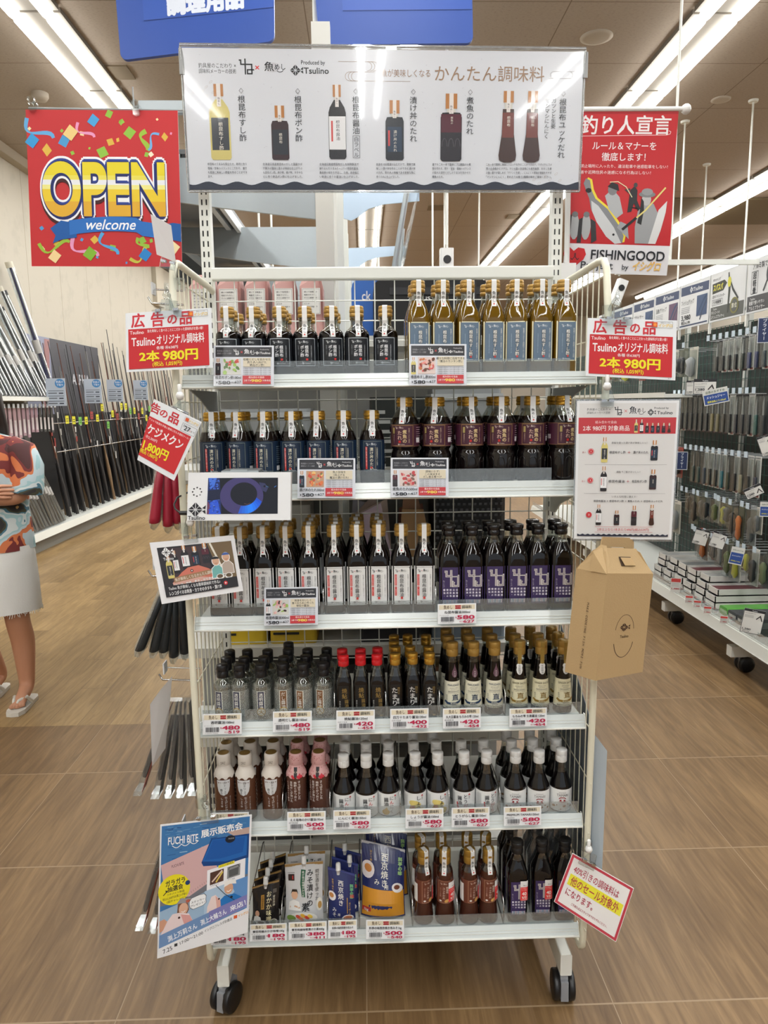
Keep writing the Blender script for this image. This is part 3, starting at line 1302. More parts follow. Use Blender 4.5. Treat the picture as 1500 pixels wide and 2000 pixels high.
def lab_cone(title, ink, gold, base):
    W, H = .074, .066
    S = Sheet(W, H, .004)
    S.rect(0, 0, W, H, base)
    cx = W / 2
    S.text(title, cx, .0085, .0068, ink, .015, al='c', sx=.74)
    S.text('JAPAN SOY', cx, .0155, .0036, (110, 108, 96), al='c', res=1)
    S.text('BREWED BY', cx, .0195, .0024, (110, 108, 96), al='c', res=1)
    S.text('NAOGENSHOYU', cx, .0240, .0044, (84, 84, 84), .01, al='c', sx=.8, res=1)
    S.text('THE TRADITIONAL BREWERY', cx, .0280, .0021, (110, 108, 96), al='c', res=1)
    S.text('直', cx + .003, .0385, .0165, gold, .02, al='c')
    S.vtext('無添加', cx - .0165, .0320, .0042, (110, 108, 96), res=1)
    S.vtext('石川県', cx + .0175, .0320, .0042, (110, 108, 96), res=1)
    S.line([(cx - .021, .0470), (cx - .015, .0520), (cx - .006, .0530), (cx + .003, .0525), (cx + .012, .0500), (cx + .019, .0455)], .0052, gold)
    S.text('醤油製造', cx - .001, .0528, .0034, base, .01, al='c', res=1)
    S.text('金沢大野', cx, .0575, .0032, (100, 98, 86), al='c', res=1)
    S.rect(cx - .020, .0605, .040, .0036, (120, 118, 98))
    S.text('直源醤油株式会社', cx, .0624, .0034, base, al='c', res=1)
    return S


def lab_truffle():
    S = Sheet(.150, .096, .004)
    S.poly([(.059, .004), (.091, .004), (.0905, .020), (.088, .032), (.083, .040), (.075, .043), (.067, .040), (.062, .032), (.0595, .020)], (206, 206, 206))
    S.vtext('白トリュフ', .0785, .0065, .0072, (52, 44, 42), .0)
    S.vtext('香る', .0700, .0250, .0072, (52, 44, 42), .0)
    S.vtext('仕上げにかける', .0800, .0450, .0062, (222, 214, 206), .0, res=1)
    S.vtext('しょうゆ', .0705, .0470, .0062, (222, 214, 206), .0, res=1)
    S.vtext('白トリュフの豊かな香り', .0895, .0450, .0030, (212, 204, 196), res=1)
    for sx in (.032, .108):
        for k in range(7):
            S.line([(sx, .018 + k * .010), (sx + .010, .013 + k * .010)], .0018, (196, 168, 150))
            S.layer -= 1
    return S


def lab_ume():
    S = Sheet(.130, .092, .004)
    S.vtext('さっぱりとした', .0735, .0050, .0068, (232, 222, 216), .01)
    S.vtext('梅酢とかつおと', .0645, .0065, .0070, (232, 222, 216), .01)
    S.vtext('昆布だしが効いた', .0550, .0065, .0066, (232, 222, 216), .01)
    S.vtext('ええ塩梅のかけ醤油', .0460, .0065, .0058, (206, 186, 176), .0, res=1)
    S.text('伊賀越', .065, .0790, .0082, (236, 228, 222), .02, al='c')
    return S


def lab_garlic(kind):
    S = Sheet(.130, .056, .004)
    S.rect(0, 0, .130, .056, (230, 230, 228))
    cx = .065
    S.poly([(cx + .0105, .0075), (cx + .0165, .0075), (cx + .0135, .0025)], (190, 40, 44))
    S.vtext('金印', cx + .0135, .0090, .0040, (60, 50, 50), res=1)
    for k in range(6):
        S.rect(cx - .024 - k * .0022, .006, .0007, .030, (170, 170, 170))
        S.layer -= 1
    S.layer += 1
    if kind == 'garlic':
        S.vtext('に', cx + .0045, .0050, .0110, INK, .012)
        S.vtext('ん', cx + .0045, .0160, .0110, (196, 40, 40), .012)
        S.vtext('に', cx + .0045, .0270, .0110, INK, .012)
        S.vtext('く', cx + .0045, .0380, .0110, INK, .012)
        S.vtext('醤油', cx - .0080, .0080, .0118, INK, .015)
        S.ell(cx - .0090, .0455, .0085, .0070, (206, 162, 70), 16)
        S.poly([(cx - .0140, .0420), (cx - .0070, .0330), (cx - .0060, .0345), (cx - .0040, .0420)], (206, 162, 70))
    elif kind == 'ginger':
        S.ell(cx - .004, .0260, .0150, .0085, (226, 204, 120), 12, rot=20)
        S.ell(cx - .009, .0400, .0090, .0100, (214, 186, 92), 12)
        S.ell(cx + .009, .0440, .0090, .0080, (226, 200, 110), 12)
        S.vtext('しょうが', cx + .0040, .0045, .0122, INK, .012)
        S.vtext('醤油', cx - .0095, .0290, .0118, (190, 60, 30), .02)
    elif kind == 'chili':
        S.vtext('とう', cx + .0045, .0050, .0118, INK, .012)
        S.vtext('がら', cx + .0045, .0288, .0118, (176, 36, 40), .012)
        S.vtext('醤油', cx - .0090, .0090, .0118, INK, .012)
        S.line([(cx - .0150, .0260), (cx - .0140, .0370), (cx - .0105, .0450), (cx - .0030, .0510)], [.0026, .0034, .0030, .0005], (200, 44, 48))
    else:
        S.I, S.layer = S.I[:1], 1
        S.text('premium', cx, .0075, .0046, (120, 112, 108), al='c', shear=.2)
        S.text('TAMARI', cx, .0142, .0090, (96, 92, 92), al='c', sx=.85)
        S.line([(cx - .0080, .0235), (cx - .0045, .0205), (cx + .0045, .0205), (cx + .0080, .0235)], .0020, (150, 30, 34))
        S.poly([(cx - .0060, .0255), (cx + .0060, .0255), (cx + .0072, .0300), (cx - .0072, .0300)], (150, 30, 34))
        S.ell(cx, .0275, .0026, .0030, (230, 230, 228), 10)
        S.line([(cx - .0085, .0310), (cx, .0325), (cx + .0085, .0310)], .0014, (150, 30, 34))
        for k, y in enumerate((.0360, .0385)):
            S.rect(cx - .006, y, .012, .0007, (170, 168, 166))
        for (bx, by, br) in ((-.020, .043, .0042), (-.0125, .040, .0020), (.004, .0415, .0036), (.0125, .037, .0019), (.020, .043, .0032), (-.004, .0495, .0018)):
            S.ell(cx + bx, by, br, br * .72, (150, 98, 50), 10, rot=-20)
            S.layer -= 1
        S.layer += 1
        for k in range(6):
            S.rect(cx - .055, .012 + k * .005, .016, .001, (170, 170, 170))
            S.layer -= 1
    return S


def lab_yukke(kind):
    S = Sheet(.120, .062, .004)
    S.rect(0, 0, .120, .062, (106, 56, 40))
    S.frame(.0455, .002, .030, .058, .0007, (190, 150, 120))
    logo_row(S, .0510, .0085, .0048, (226, 206, 190), (214, 180, 160))
    S.vtext('根昆布', .0680, .0150, .0062, (232, 212, 196), .01)
    S.vtext('ユッケだれ', .0600, .0170, .0064, (232, 212, 196), .01)
    S.vtext('ガツンと生姜', .0520, .0190, .0040, (214, 178, 160), res=1)
    S.ell(.052, .054, .0030, .0022, (235, 232, 228), 10)
    S.ell(.067, .053, .0062, .0040, (206, 160, 90), 12, rot=-30)
    S.rect(.0150, .010, .020, .048, (226, 226, 224))
    S.rect(.0800, .010, .022, .022, (228, 228, 226))
    for k in range(6):
        S.rect(.0815, .0125 + k * .003, .016, .001, (110, 110, 112))
        S.layer -= 1
    S.layer += 1
    S.rect(.0800, .036, .022, .020, (228, 228, 226))
    S.bars(.0815, .038, .018, .005, INK)
    S.rect(.0815, .0460, .017, .001, (120, 120, 120))
    return S


def sticker40():
    S = Sheet(.019, .052, .004)
    S.rect(0, 0, .019, .052, (232, 232, 232))
    S.rect(0, .0160, .019, .036, (222, 50, 52))
    S.text('表示価格より', .0095, .0195, .0030, (244, 220, 216), al='c', res=1)
    S.text('さらに割引', .0095, .0235, .0030, (244, 220, 216), al='c', res=1)
    S.text('40', .0095, .0325, .0125, (246, 240, 236), .03, al='c', sx=.9)
    S.text('%引', .0095, .0430, .0088, (246, 240, 236), .03, al='c', sx=.85)
    S.rect(.002, .0490, .015, .0012, (244, 190, 186))
    S.text('魚めし', .012, .0100, .0036, INK, res=1, al='c')
    return S


# --- kinds
SQ = 6.5
PROTO = {}
PROTO['ponzu'] = make_bottle('ponzu_bottle', [(0, .022), (.003, .0265), (.006, .0272), (.092, .0272), (.098, .0262), (.103, .0225), (.108, .0165), (.113, .0135), (.128, .0125), (.129, .0136), (.133, .0136)],
                             .101, SOY, GLASS, (.131, .155, .0158, GOLD, 'ribbed'), (.088, '魚めし', .0108, (228, 228, 226)), [(lab_ponzu(), .0870, 'label', LABEL)])
AMBER = mat('amber_vinegar_in_glass', (96, 66, 14), 0.05, spec=0.8)


def _sushi_liquid():
    m = AMBER
    b = m.node_tree.nodes['Principled BSDF']
    b.inputs['Transmission Weight'].default_value = 0.35
    b.inputs['Subsurface Weight'].default_value = 0.0
    b.inputs['Base Color'].default_value = (*lin((126, 94, 20)), 1)


_sushi_liquid()
sq300 = [(0, .021, SQ), (.003, .0238, SQ), (.006, .0243, SQ), (.126, .0243, SQ), (.134, .0236, 5), (.146, .0205, 3.4), (.158, .0165, 2.4), (.168, .0140, 2), (.180, .0130, 2), (.181, .0142, 2), (.185, .0142, 2)]
PROTO['sushi'] = make_bottle('sushi_vinegar_bottle', sq300, .165, AMBER, GLASS, (.182, .208, .0162, GOLD, 'ribbed'), (.151, '魚めし', .0108, (228, 228, 226)), [(lab_sushi(), .1180, 'label', LABEL)])
PROTO['donburi'] = make_bottle('rice_bowl_sauce_bottle', [(0, .021), (.004, .0265), (.008, .0275), (.020, .0275), (.022, .0262), (.024, .0275), (.104, .0275), (.110, .0262), (.122, .0225), (.136, .0170), (.143, .0150), (.147, .0146), (.152, .0150)],
                               .124, SOYPET, GLASS, (.148, .168, .0170, GOLDM, 'ribbed'), (.112, '魚めし', .0115, (224, 225, 226)), [(lab_donburi(), .1030, 'label', LABEL)])


def _niz(t, b):
    q = MB()   # arched dents of the lower half
    for k in range(8):
        a = 2 * pi * k / 8
        pts = []
        for i in range(9):
            u = pi * i / 8
            ds = .0085 * cos(u)
            dz = .046 + .016 * sin(u)
            pts.append((ds, dz))
        pts = [(.0085, .010)] + pts + [(-.0085, .010)]
        P = []
        for ds, dz in pts:
            r = b.rp(dz)[0]
            P.append(((r + .0004) * sin(a + ds / r), -(r + .0004) * cos(a + ds / r), dz))
        q.tube(P, .0009, 5)
    q.build('moulded_ribs', SOYPET, t, local=True)


PROTO['nizakana'] = make_bottle('simmering_sauce_bottle', [(0, .024), (.004, .0305), (.009, .0318), (.066, .0318), (.072, .0312), (.076, .0285), (.080, .0285), (.084, .0318), (.138, .0318), (.143, .0310), (.154, .0265), (.166, .0195), (.171, .0165), (.175, .0160), (.180, .0165)],
                                .152, SOYPET, GLASS, (.175, .196, .0182, GOLDM, 'ribbed'), (.138, '魚めし', .0120, (224, 225, 226)), [(lab_nizakana(), .1365, 'label', LABEL)], _niz)
PROTO['white'] = make_bottle('kelp_soy_bottle_white_label', sq300, .163, SOY, GLASS, (.182, .209, .0162, GOLD, 'ribbed'), (.146, '魚めし', .0108, (228, 228, 226)), [(lab_white(), .1150, 'label', LABEL)])
PROTO['purple'] = make_bottle('kelp_soy_bottle_purple_label', [(a, r * 1.03, p) for a, r, p in sq300], .163, SOY, GLASS, (.180, .205, .0150, mat('black_gloss_cap', (24, 22, 24), 0.16), 'black'), None, [(lab_purple(), .1105, 'label', LABEL)])
CLEARSOY = clear_mat('clear_soy_in_glass', (206, 208, 200), 0.12, 0.55, 0.05, haze=0.30, hazecol=(176, 178, 170))
BCAP = mat('black_cap', (26, 25, 27), 0.3)
rd100 = [(0, .017), (.003, .0212), (.007, .0218), (.082, .0218), (.089, .0210), (.095, .0180), (.099, .0135), (.104, .0122), (.112, .0122)]
PROTO['clear'] = make_bottle('clear_soy_bottle', rd100, .090, CLEARSOY, GLASS, (.104, .134, .0135, BCAP, 'flip'), None, [(lab_clear('透明醤油', (52, 54, 78)), .0780, 'label', LABEL)])
PROTO['dashi'] = make_bottle('clear_dashi_soy_bottle', rd100, .090, CLEARSOY, GLASS, (.104, .134, .0135, BCAP, 'flip'), None, [(lab_clear('だし醤油', (124, 84, 50)), .0780, 'label', LABEL)])
sq120 = [(0, .0150, SQ), (.003, .0172, SQ), (.006, .0176, SQ), (.092, .0176, SQ), (.099, .0166, 4), (.112, .0135, 2.6), (.124, .0110, 2), (.131, .0105, 2), (.140, .0105, 2)]
PROTO['ayu'] = make_bottle('roasted_ayu_soy_bottle', sq120, .106, SOY, GLASS, (.131, .155, .0128, mat('red_cap', (196, 28, 36), 0.32), 'flip'), None, [(lab_black('焼鮎', '醤油', (150, 122, 66), False), .0870, 'label', LABEL)])
PROTO['tamari'] = make_bottle('tamari_soy_bottle', sq120, .106, SOY, GLASS, (.131, .157, .0128, GOLDM, 'flip'), None, [(lab_black('たまり', '醤油', (150, 122, 66), True), .0870, 'label', LABEL)])
cone = [(0, .0190), (.003, .0222), (.006, .0226), (.084, .0180), (.112, .0150), (.134, .0130), (.140, .0124), (.160, .0118)]


def _drop(t, b):
    S = Sheet(.016, .034, .004)
    S.poly([(.008, 0), (.0095, .008), (.0135, .018), (.0150, .025), (.0125, .031), (.008, .0335), (.0035, .031), (.001, .025), (.0025, .018), (.0065, .008)], (96, 66, 78))
    S.vtext('丸大豆', .008, .0165, .0050, (206, 190, 194), res=1)
    q = MB()
    S.onto(q, lambda x, y, off: b.surf(x - .008 + .003, .1290 - y, off))
    q.build('drop_sticker', LABEL, t, local=True)


def _gtag(t, b):
    S = Sheet(.014, .052, .004)
    S.rect(.003, 0, .008, .030, (150, 124, 60))
    S.poly([(.0015, .026), (.004, .0245), (.007, .0255), (.010, .0245), (.0125, .026), (.0135, .030), (.0125, .034), (.0135, .040), (.012, .047), (.009, .0505), (.005, .0505), (.002, .047), (.0005, .040), (.0015, .034), (.0005, .030)], (226, 226, 224))
    S.vtext('生姜醤油', .007, .0275, .0052, (70, 66, 60), res=1)
    q = MB()
    S.onto(q, lambda x, y, off: b.surf(x - .007, .1500 - y, off + .0013))
    q.build('neck_tag', LABEL, t, local=True)


PROTO['marudaizu'] = make_bottle('soybean_soy_bottle', cone, .132, SOY, GLASS, (.146, .178, .0142, GOLD, 'flip'), None, [(lab_cone('MARUDAIZU', (44, 60, 84), (40, 62, 92), (226, 222, 200)), .0865, 'label', LABEL)], _drop)
PROTO['ginger'] = make_bottle('ginger_soy_bottle', cone, .132, SOY, GLASS, (.146, .178, .0142, GOLD, 'flip'), (.120, '', .0090, (150, 122, 56)), [(lab_cone('GINGER SHOYU', (96, 90, 60), (146, 116, 50), (224, 218, 186)), .0865, 'label', LABEL)], _gtag)
TRUF = mat('truffle_soy_in_plastic', (92, 58, 42), 0.14, spec=0.6)
pet195 = [(0, .020), (.004, .0245), (.008, .0250), (.030, .0250), (.034, .0242), (.038, .0250), (.084, .0240), (.100, .0246), (.114, .0238), (.124, .0190), (.130, .0160), (.136, .0150), (.144, .0150)]


def _shrink(cols, spots):
    def ex(t, b):
        q = MB()
        zs = [.112, .116, .122, .128, .133, .140]
        n = 36
        rs = []
        for i, z in enumerate(zs):
            r = b.rp(z)[0] + .0010
            rs.append([(r * cos(2 * pi * j / n), r * sin(2 * pi * j / n), z - (.0045 * (j % 4 < 2) if i == 0 else 0)) for j in range(n)])
        q.rings(rs, 0, cols, True, True, False, False)
        S = Sheet(.100, .026, .004)
        if spots:
            r = random.Random(5)
            for k in range(34):
                S.ell(r.uniform(.004, .096), r.uniform(.002, .022), .0011, .0011, (150, 60, 70), 6)
                S.layer -= 1
            S.layer += 1
            for k, (x, y) in enumerate(((.062, .020), (.057, .023), (.067, .023), (.061, .0255), (.042, .022), (.045, .025))):
                S.ell(x, y, .0036, .0032, (196, 44, 60), 9)
                S.layer -= 1
            S.layer += 1
            S.rect(.0465, .002, .0085, .022, (24, 22, 24))
            S.text('ええ', .0508, .012, .0062, (232, 214, 190), al='c', res=1)
        S.onto(q, lambda x, y, off: b.surf((x - .05) * .8, .136 - y, off + .0012))
        q.build('shrink_sleeve', LABEL, t, local=True)
        q = MB()
        q.lathe([(.135, .0150), (.138, .0172), (.160, .0168), (.1655, .0150), (.1655, .0135)], 24, 0, cols, cap1=False)
        q.lathe([(.1648, .0138), (.1648, .0004)], 24, 0, (120, 92, 40), cap0=False, cap1=False)
        if not spots:
            S = Sheet(.014, .014, .003)
            S.text('人形印', .007, .004, .0040, (80, 66, 50), al='c', res=1)
            S.line([(.002, .0085), (.007, .006), (.012, .0085)], .0007, (80, 66, 50))
            S.onto(q, lambda x, y, off: Vector(((.0174 + off) * sin((x - .007) / .0172), -(.0174 + off) * cos((x - .007) / .0172), .152 - y)))
        else:
            r = random.Random(8)
            for k in range(26):
                a, z = r.uniform(-1.6, 1.6), r.uniform(.140, .162)
                R_ = .0176
                q.add([(R_ * sin(a + da), -R_ * cos(a + da), z + dz) for da, dz in ((-.06, 0), (0, -.0013), (.06, 0), (0, .0013))], [(0, 1, 2, 3)], 0, (150, 60, 70))
        q.build('cap', LABEL, t, local=True)
    return ex


PROTO['truffle'] = make_bottle('truffle_soy_bottle', pet195, .112, TRUF, GLASS, None, None, [(lab_truffle(), .1100, 'label', LABEL)], _shrink((212, 204, 194), False))
PROTO['ume'] = make_bottle('plum_soy_bottle', pet195, .112, mat('plum_soy_in_plastic', (84, 52, 42), 0.14, spec=0.6), GLASS, None, None, [(lab_ume(), .1080, 'label', LABEL)], _shrink((206, 160, 158), True))
WCAP = mat('white_cap', (222, 222, 220), 0.4)
rd150 = [(0, .0215), (.003, .0260), (.007, .0268), (.060, .0268), (.068, .0258), (.080, .0205), (.094, .0150), (.106, .0125), (.118, .0112), (.128, .0112)]
for kk in ('garlic', 'ginger2', 'chili', 'ptamari'):
    PROTO[kk] = make_bottle({'garlic': 'garlic_soy_bottle', 'ginger2': 'ginger_soy_bottle_white_cap', 'chili': 'chili_soy_bottle', 'ptamari': 'premium_tamari_bottle'}[kk], rd150, .100, SOY, GLASS,
                            (.124, .154, .0136, WCAP, 'flip'), None, [(lab_garlic({'garlic': 'garlic', 'ginger2': 'ginger', 'chili': 'chili', 'ptamari': 'tamari'}[kk]), .0615, 'label', LABEL)])


def _stick(side):
    def ex(t, b):
        S = sticker40()
        q = MB()
        S.onto(q, lambda x, y, off: b.surf(x - .0095 + side, .1160 - y, off + .0028))
        q.build('discount_sticker', LABEL, t, local=True)
    return ex


yuk = [(0, .0205), (.003, .0245), (.007, .0250), (.020, .0244), (.046, .0215), (.064, .0203), (.122, .0203), (.132, .0200), (.142, .0180), (.149, .0140), (.156, .0126), (.170, .0126)]
BRNG = mat('gold_flip_cap', (170, 132, 58), 0.3, 0.5)
PROTO['yukke'] = make_bottle('tartare_sauce_bottle', yuk, .138, BROWN, GLASS, (.158, .194, .0143, BRNG, 'flip'), (.134, '魚めし', .0112, (226, 226, 224)), [(lab_yukke(0), .1200, 'label', LABEL)], _stick(.020))
PROTO['off'] = make_bottle('discounted_kelp_soy_bottle', [(a, r * 1.0, p) for a, r, p in sq300], .163, SOY, GLASS, (.178, .209, .0150, BCAP, 'black'), None, [(lab_purple(), .1120, 'label', LABEL)], _stick(.0135))

# --- set them out
USED = set()
ROWN = ['front row', 'second row', 'third row', 'fourth row']
FRONTY = 1.649


def put(kind, x, y, z, rz, label, group):
    p = PROTO[kind]
    if kind in USED:
        o = copy_tree(p)
    else:
        o = p
        USED.add(kind)
    o.location = (x, y, z)
    o.rotation_euler = (0, 0, rz)
    o['label'] = label
    o['group'] = group
    return o


def rowof(kind, shelf, pxs, py, desc, group, rows=1, pitch=.058, y0=FRONTY, back=None, yaw=.18, dz=0):
    """front row measured in the photograph, further rows behind it"""
    z = SHELF[shelf][0] - 0.0076 + dz
    for r in range(rows):
        idx = range(len(pxs)) if r == 0 or back is None else back[r - 1]
        n = len(list(idx))
        for c, k in enumerate(idx):
            p = at(pxs[k], py, y0)
            x = p.x + (rnd.uniform(-.004, .004) if r else 0)
            y = y0 + r * pitch + rnd.uniform(-.003, .003)
            put(kind, x, y, z, rnd.uniform(-yaw, yaw), '%s, %s from the left, %s' % (desc, nth(c), ROWN[r]), group)


rowof('ponzu', 0, [446, 496, 547, 596, 647, 697, 753], 650, 'gold-capped black-label ponzu bottle on the top shelf', 'ponzu bottles on the top shelf', 3, .060, back=[[0, 1, 2, 3, 4, 5, 6], [0, 1, 2, 3, 4]])
rowof('sushi', 0, [816, 864, 912, 962, 1008, 1054, 1100], 650, 'square amber vinegar bottle on the top shelf', 'amber vinegar bottles on the top shelf', 2, .062)
rowof('donburi', 1, [415, 468, 520, 572, 622, 673, 727], 880, 'navy-label rice bowl sauce bottle on second shelf', 'navy-label sauce bottles on the second shelf', 2, .062, yaw=.3)
rowof('nizakana', 1, [791, 853, 917, 978, 1037, 1097], 880, 'big maroon-label simmering sauce bottle on second shelf', 'maroon-label sauce bottles on the second shelf', 2, .070, y0=1.657, yaw=.35)
rowof('white', 2, [430, 473, 516, 560, 604, 653, 697, 740, 784, 828], 1100, 'white-label kelp soy bottle on third shelf', 'white-label kelp soy bottles on the third shelf', 4, .054, back=[[0, 1, 2, 3, 4, 5, 6, 7], [2, 3, 4, 5, 6, 7], [4, 5, 6, 7]], yaw=.05)
rowof('purple', 2, [877, 921, 964, 1008, 1050, 1094], 1100, 'purple-label kelp soy bottle on third shelf', 'purple-label kelp soy bottles on the third shelf', 2, .056, yaw=.05)
rowof('clear', 3, [436, 469, 511], 1350, 'navy-striped clear soy bottle on fourth shelf', 'clear soy bottles on the fourth shelf', 3, .050, yaw=.3)
rowof('dashi', 3, [553, 593, 632], 1350, 'brown-striped clear dashi soy bottle on fourth shelf', 'clear dashi soy bottles on the fourth shelf', 4, .050, back=[[0, 1, 2], [0, 1, 2], [0]], yaw=.3)
rowof('ayu', 3, [672, 705, 737], 1350, 'red-capped black soy bottle on fourth shelf', 'red-capped soy bottles on the fourth shelf', 2, .044, y0=1.64, yaw=.06)
rowof('tamari', 3, [772, 806, 839], 1350, 'gold-capped black tamari bottle on fourth shelf', 'gold-capped tamari bottles on the fourth shelf', 4, .044, y0=1.64, back=[[0, 1, 2], [0], [0, 1, 2]], yaw=.06)
rowof('marudaizu', 3, [883, 924, 965], 1330, 'cone soy bottle with purple drop sticker, fourth shelf', 'cone soy bottles with drop stickers', 3, .052, y0=1.65, yaw=.12)
rowof('ginger', 3, [1014, 1056, 1099], 1330, 'cone ginger soy bottle with white tag, fourth shelf', 'cone ginger soy bottles', 3, .052, y0=1.65, yaw=.2)
rowof('truffle', 4, [439, 481, 532], 1540, 'white-topped truffle soy bottle on fifth shelf', 'truffle soy bottles on the fifth shelf', 3, .056, yaw=.2)
rowof('ume', 4, [580, 624], 1540, 'pink-topped plum soy bottle on fifth shelf', 'plum soy bottles on the fifth shelf', 3, .056, yaw=.12)
rowof('garlic', 4, [672, 716, 759], 1540, 'white-capped garlic soy bottle on fifth shelf', 'garlic soy bottles on the fifth shelf', 3, .058, yaw=.25)
rowof('ginger2', 4, [811, 855], 1540, 'white-capped ginger soy bottle on fifth shelf', 'ginger soy bottles on the fifth shelf', 3, .058, yaw=.25)
rowof('chili', 4, [906, 950], 1540, 'white-capped chili soy bottle on fifth shelf', 'chili soy bottles on the fifth shelf', 2, .058, yaw=.25)
rowof('ptamari', 4, [1006, 1051, 1095], 1540, 'white-capped premium tamari bottle on fifth shelf', 'premium tamari bottles on the fifth shelf', 3, .058, yaw=.2)
rowof('yukke', 5, [827, 869, 916, 953], 1740, 'brown sauce bottle with discount sticker, bottom shelf', 'brown sauce bottles on the bottom shelf', 2, .060, y0=1.647, yaw=.5)
rowof('off', 5, [1008, 1056, 1100], 1740, 'discounted purple-label soy bottle on bottom shelf', 'discounted soy bottles on the bottom shelf', 3, .056, y0=1.652, yaw=.06)

# clear film wrapped round the further discounted bottles: left as wrinkled film
q = MB()
r2 = random.Random(4)
x0, x1 = at(1000, 1650, 1.70).x, at(1118, 1650, 1.70).x
g = []
for i in range(13):
    for j in range(8):
        g.append((x0 + (x1 - x0) * i / 12, 1.688 + r2.uniform(-.005, .002) - .0 * j, .236 + .205 * j / 7 + r2.uniform(-.004, .004)))
q.add(g, [(i * 8 + j, i * 8 + 8 + j, i * 8 + 9 + j, i * 8 + j + 1) for i in range(12) for j in range(7)], smooth=False)
tag(q.build('plastic_wrap', BAG), 'crinkled clear film around the discounted soy bottles at the back', 'plastic wrap')
# ------------------------------------------------------------------ printed signs


def banded(S, s, x, y, h, w, bold, bands):
    """lettering whose fill changes in level bands; bands: (upper edge as a share of the height, colour)"""
    v, f, x0, x1 = glyphs(s, bold, 10)
    k = w / (x1 - x0)
    P = [((p[0] - (x0 + x1) / 2) * k + x, y - (p[1] - 0.37) * h) for p in v]
    ys = [p[1] for p in P]
    ya, yb_ = min(ys), max(ys)
    for (a, c), (b, _) in zip(bands, bands[1:] + [(1.0, None)]):
        lo, hi = ya + (yb_ - ya) * a, ya + (yb_ - ya) * b
        V, F = [], []
        for g in f:
            poly = [P[i] for i in g]
            poly = cut_poly(cut_poly(poly, 1, 1, lo), 1, -1, hi)
            if len(poly) >= 3:
                n = len(V)
                V += poly
                F.append(tuple(range(n, n + len(poly))))
        S.emit(V, F, c)
        S.layer -= 1
    S.layer += 1


def pic_bottle(S, x, y, w, h, kind):
    """printed picture of a bottle, top at y, middle at x"""
    cap = (182, 122, 66)
    body = {'sushi': (206, 192, 112), 'ponzu': (52, 30, 32), 'white': (34, 30, 32), 'donburi': (26, 28, 34), 'niz': (40, 34, 38), 'yuk': (62, 36, 26)}[kind]
    lab = {'sushi': (46, 48, 52), 'ponzu': (40, 42, 48), 'white': (228, 228, 230), 'donburi': (36, 54, 76), 'niz': (84, 32, 44), 'yuk': (112, 48, 36)}[kind]
    n = h * (.16 if kind in ('sushi', 'white', 'yuk') else .22)
    cw = w * (.46 if kind in ('sushi', 'white') else .54)
    S.rect(x - cw * .38, y + n * .8, cw * .76, h * .16, (206, 204, 196))
    sh = y + h * (.34 if kind in ('sushi', 'white') else .32)
    nk = y + n * 1.25
    if kind == 'yuk':
        S.poly([(x - w * .30, y + h * .25), (x + w * .30, y + h * .25), (x + w * .33, y + h * .60), (x + w * .48, y + h * .90), (x + w * .44, y + h * .97), (x + w * .2, y + h), (x - w * .2, y + h), (x - w * .44, y + h * .97), (x - w * .48, y + h * .90), (x - w * .33, y + h * .60)], body)
    else:
        S.poly([(x - cw * .38, nk), (x + cw * .38, nk), (x + w * .42, sh - h * .04), (x + w * .5, sh + h * .03), (x + w * .5, y + h * .97), (x + w * .42, y + h), (x - w * .42, y + h), (x - w * .5, y + h * .97), (x - w * .5, sh + h * .03), (x - w * .42, sh - h * .04)], body)
    S.rect(x - cw * .5, y, cw, n, cap)
    lw, l0, l1 = {'sushi': (.84, .44, .87), 'ponzu': (.88, .44, .90), 'white': (.96, .42, .87), 'donburi': (.80, .44, .86), 'niz': (.96, .30, .57), 'yuk': (.62, .30, .65)}[kind]
    S.rect(x - w * lw / 2, y + h * l0, w * lw, h * (l1 - l0), lab)
    ink = INK if kind == 'white' else (225, 218, 205)
    hh = min(w * .24, h * (l1 - l0) / 7)
    S.vtext({'sushi': '根昆布すし酢', 'ponzu': '根昆布', 'white': '根昆布醤油', 'donburi': '漬け丼のたれ', 'niz': '煮魚の', 'yuk': '根昆布'}[kind], x + w * .03, y + h * l0 + hh * .9, hh, ink, res=1)
    if kind in ('white', 'donburi'):
        S.rect(x - w * .36, y + h * (l0 + .06), w * .10, h * (l1 - l0) * .62, (204, 70, 66))
    if kind == 'niz':
        for k in (-1, 0, 1):
            S.arc(x + k * w * .31, y + h * .78, w * .12, 180, 360, w * .025, (82, 78, 84), 8, h * .12)
            S.layer -= 1
        S.layer += 1
    S.rect(x - w * .10, y - h * .006, w * .20, h * .30, (226, 220, 216))
    S.vtext('魚めし', x, y + h * .17, w * .13, (50, 50, 54), res=1)
    return S


# ---- the long header sign on top of the rack
W, H = 780, 284
S = Sheet(W, H)
S.rect(0, 0, W, H, (214, 217, 224))
r3 = random.Random(11)
for k in range(70):
    x, y, a = r3.uniform(8, 770), r3.uniform(8, 262), r3.uniform(0, 3.1)
    S.line([(x, y), (x + 3 * cos(a), y + 3 * sin(a))], .7, (192, 193, 202))
    S.layer -= 1
S.layer += 1
for (x, y) in ((20, 74), (27, 79), (43, 76), (52, 66), (36, 84), (30, 92), (43, 94), (56, 86), (18, 86), (668, 268), (690, 262), (700, 270), (712, 256), (722, 262), (734, 250), (742, 264), (676, 278), (728, 276)):
    S.ell(x, y, 4.2, 2.0, (190, 186, 186), 8, rot=-40)
    S.ell(x, y, 3.4, 1.3, (216, 218, 224), 8, rot=-40)
    S.layer -= 2
S.layer += 2
S.text('釣具屋のこだわり ×', 30, 34, 10.5, INK, w=72)
S.text('調味料メーカーの技術', 30, 45, 10.5, INK, w=72)
ne_mark(S, 108, 20, 31, INK)
S.text('×', 143, 37, 18, (206, 60, 62), .02, al='c')
uomeshi(S, 157, 35, 17, INK, (196, 196, 202))
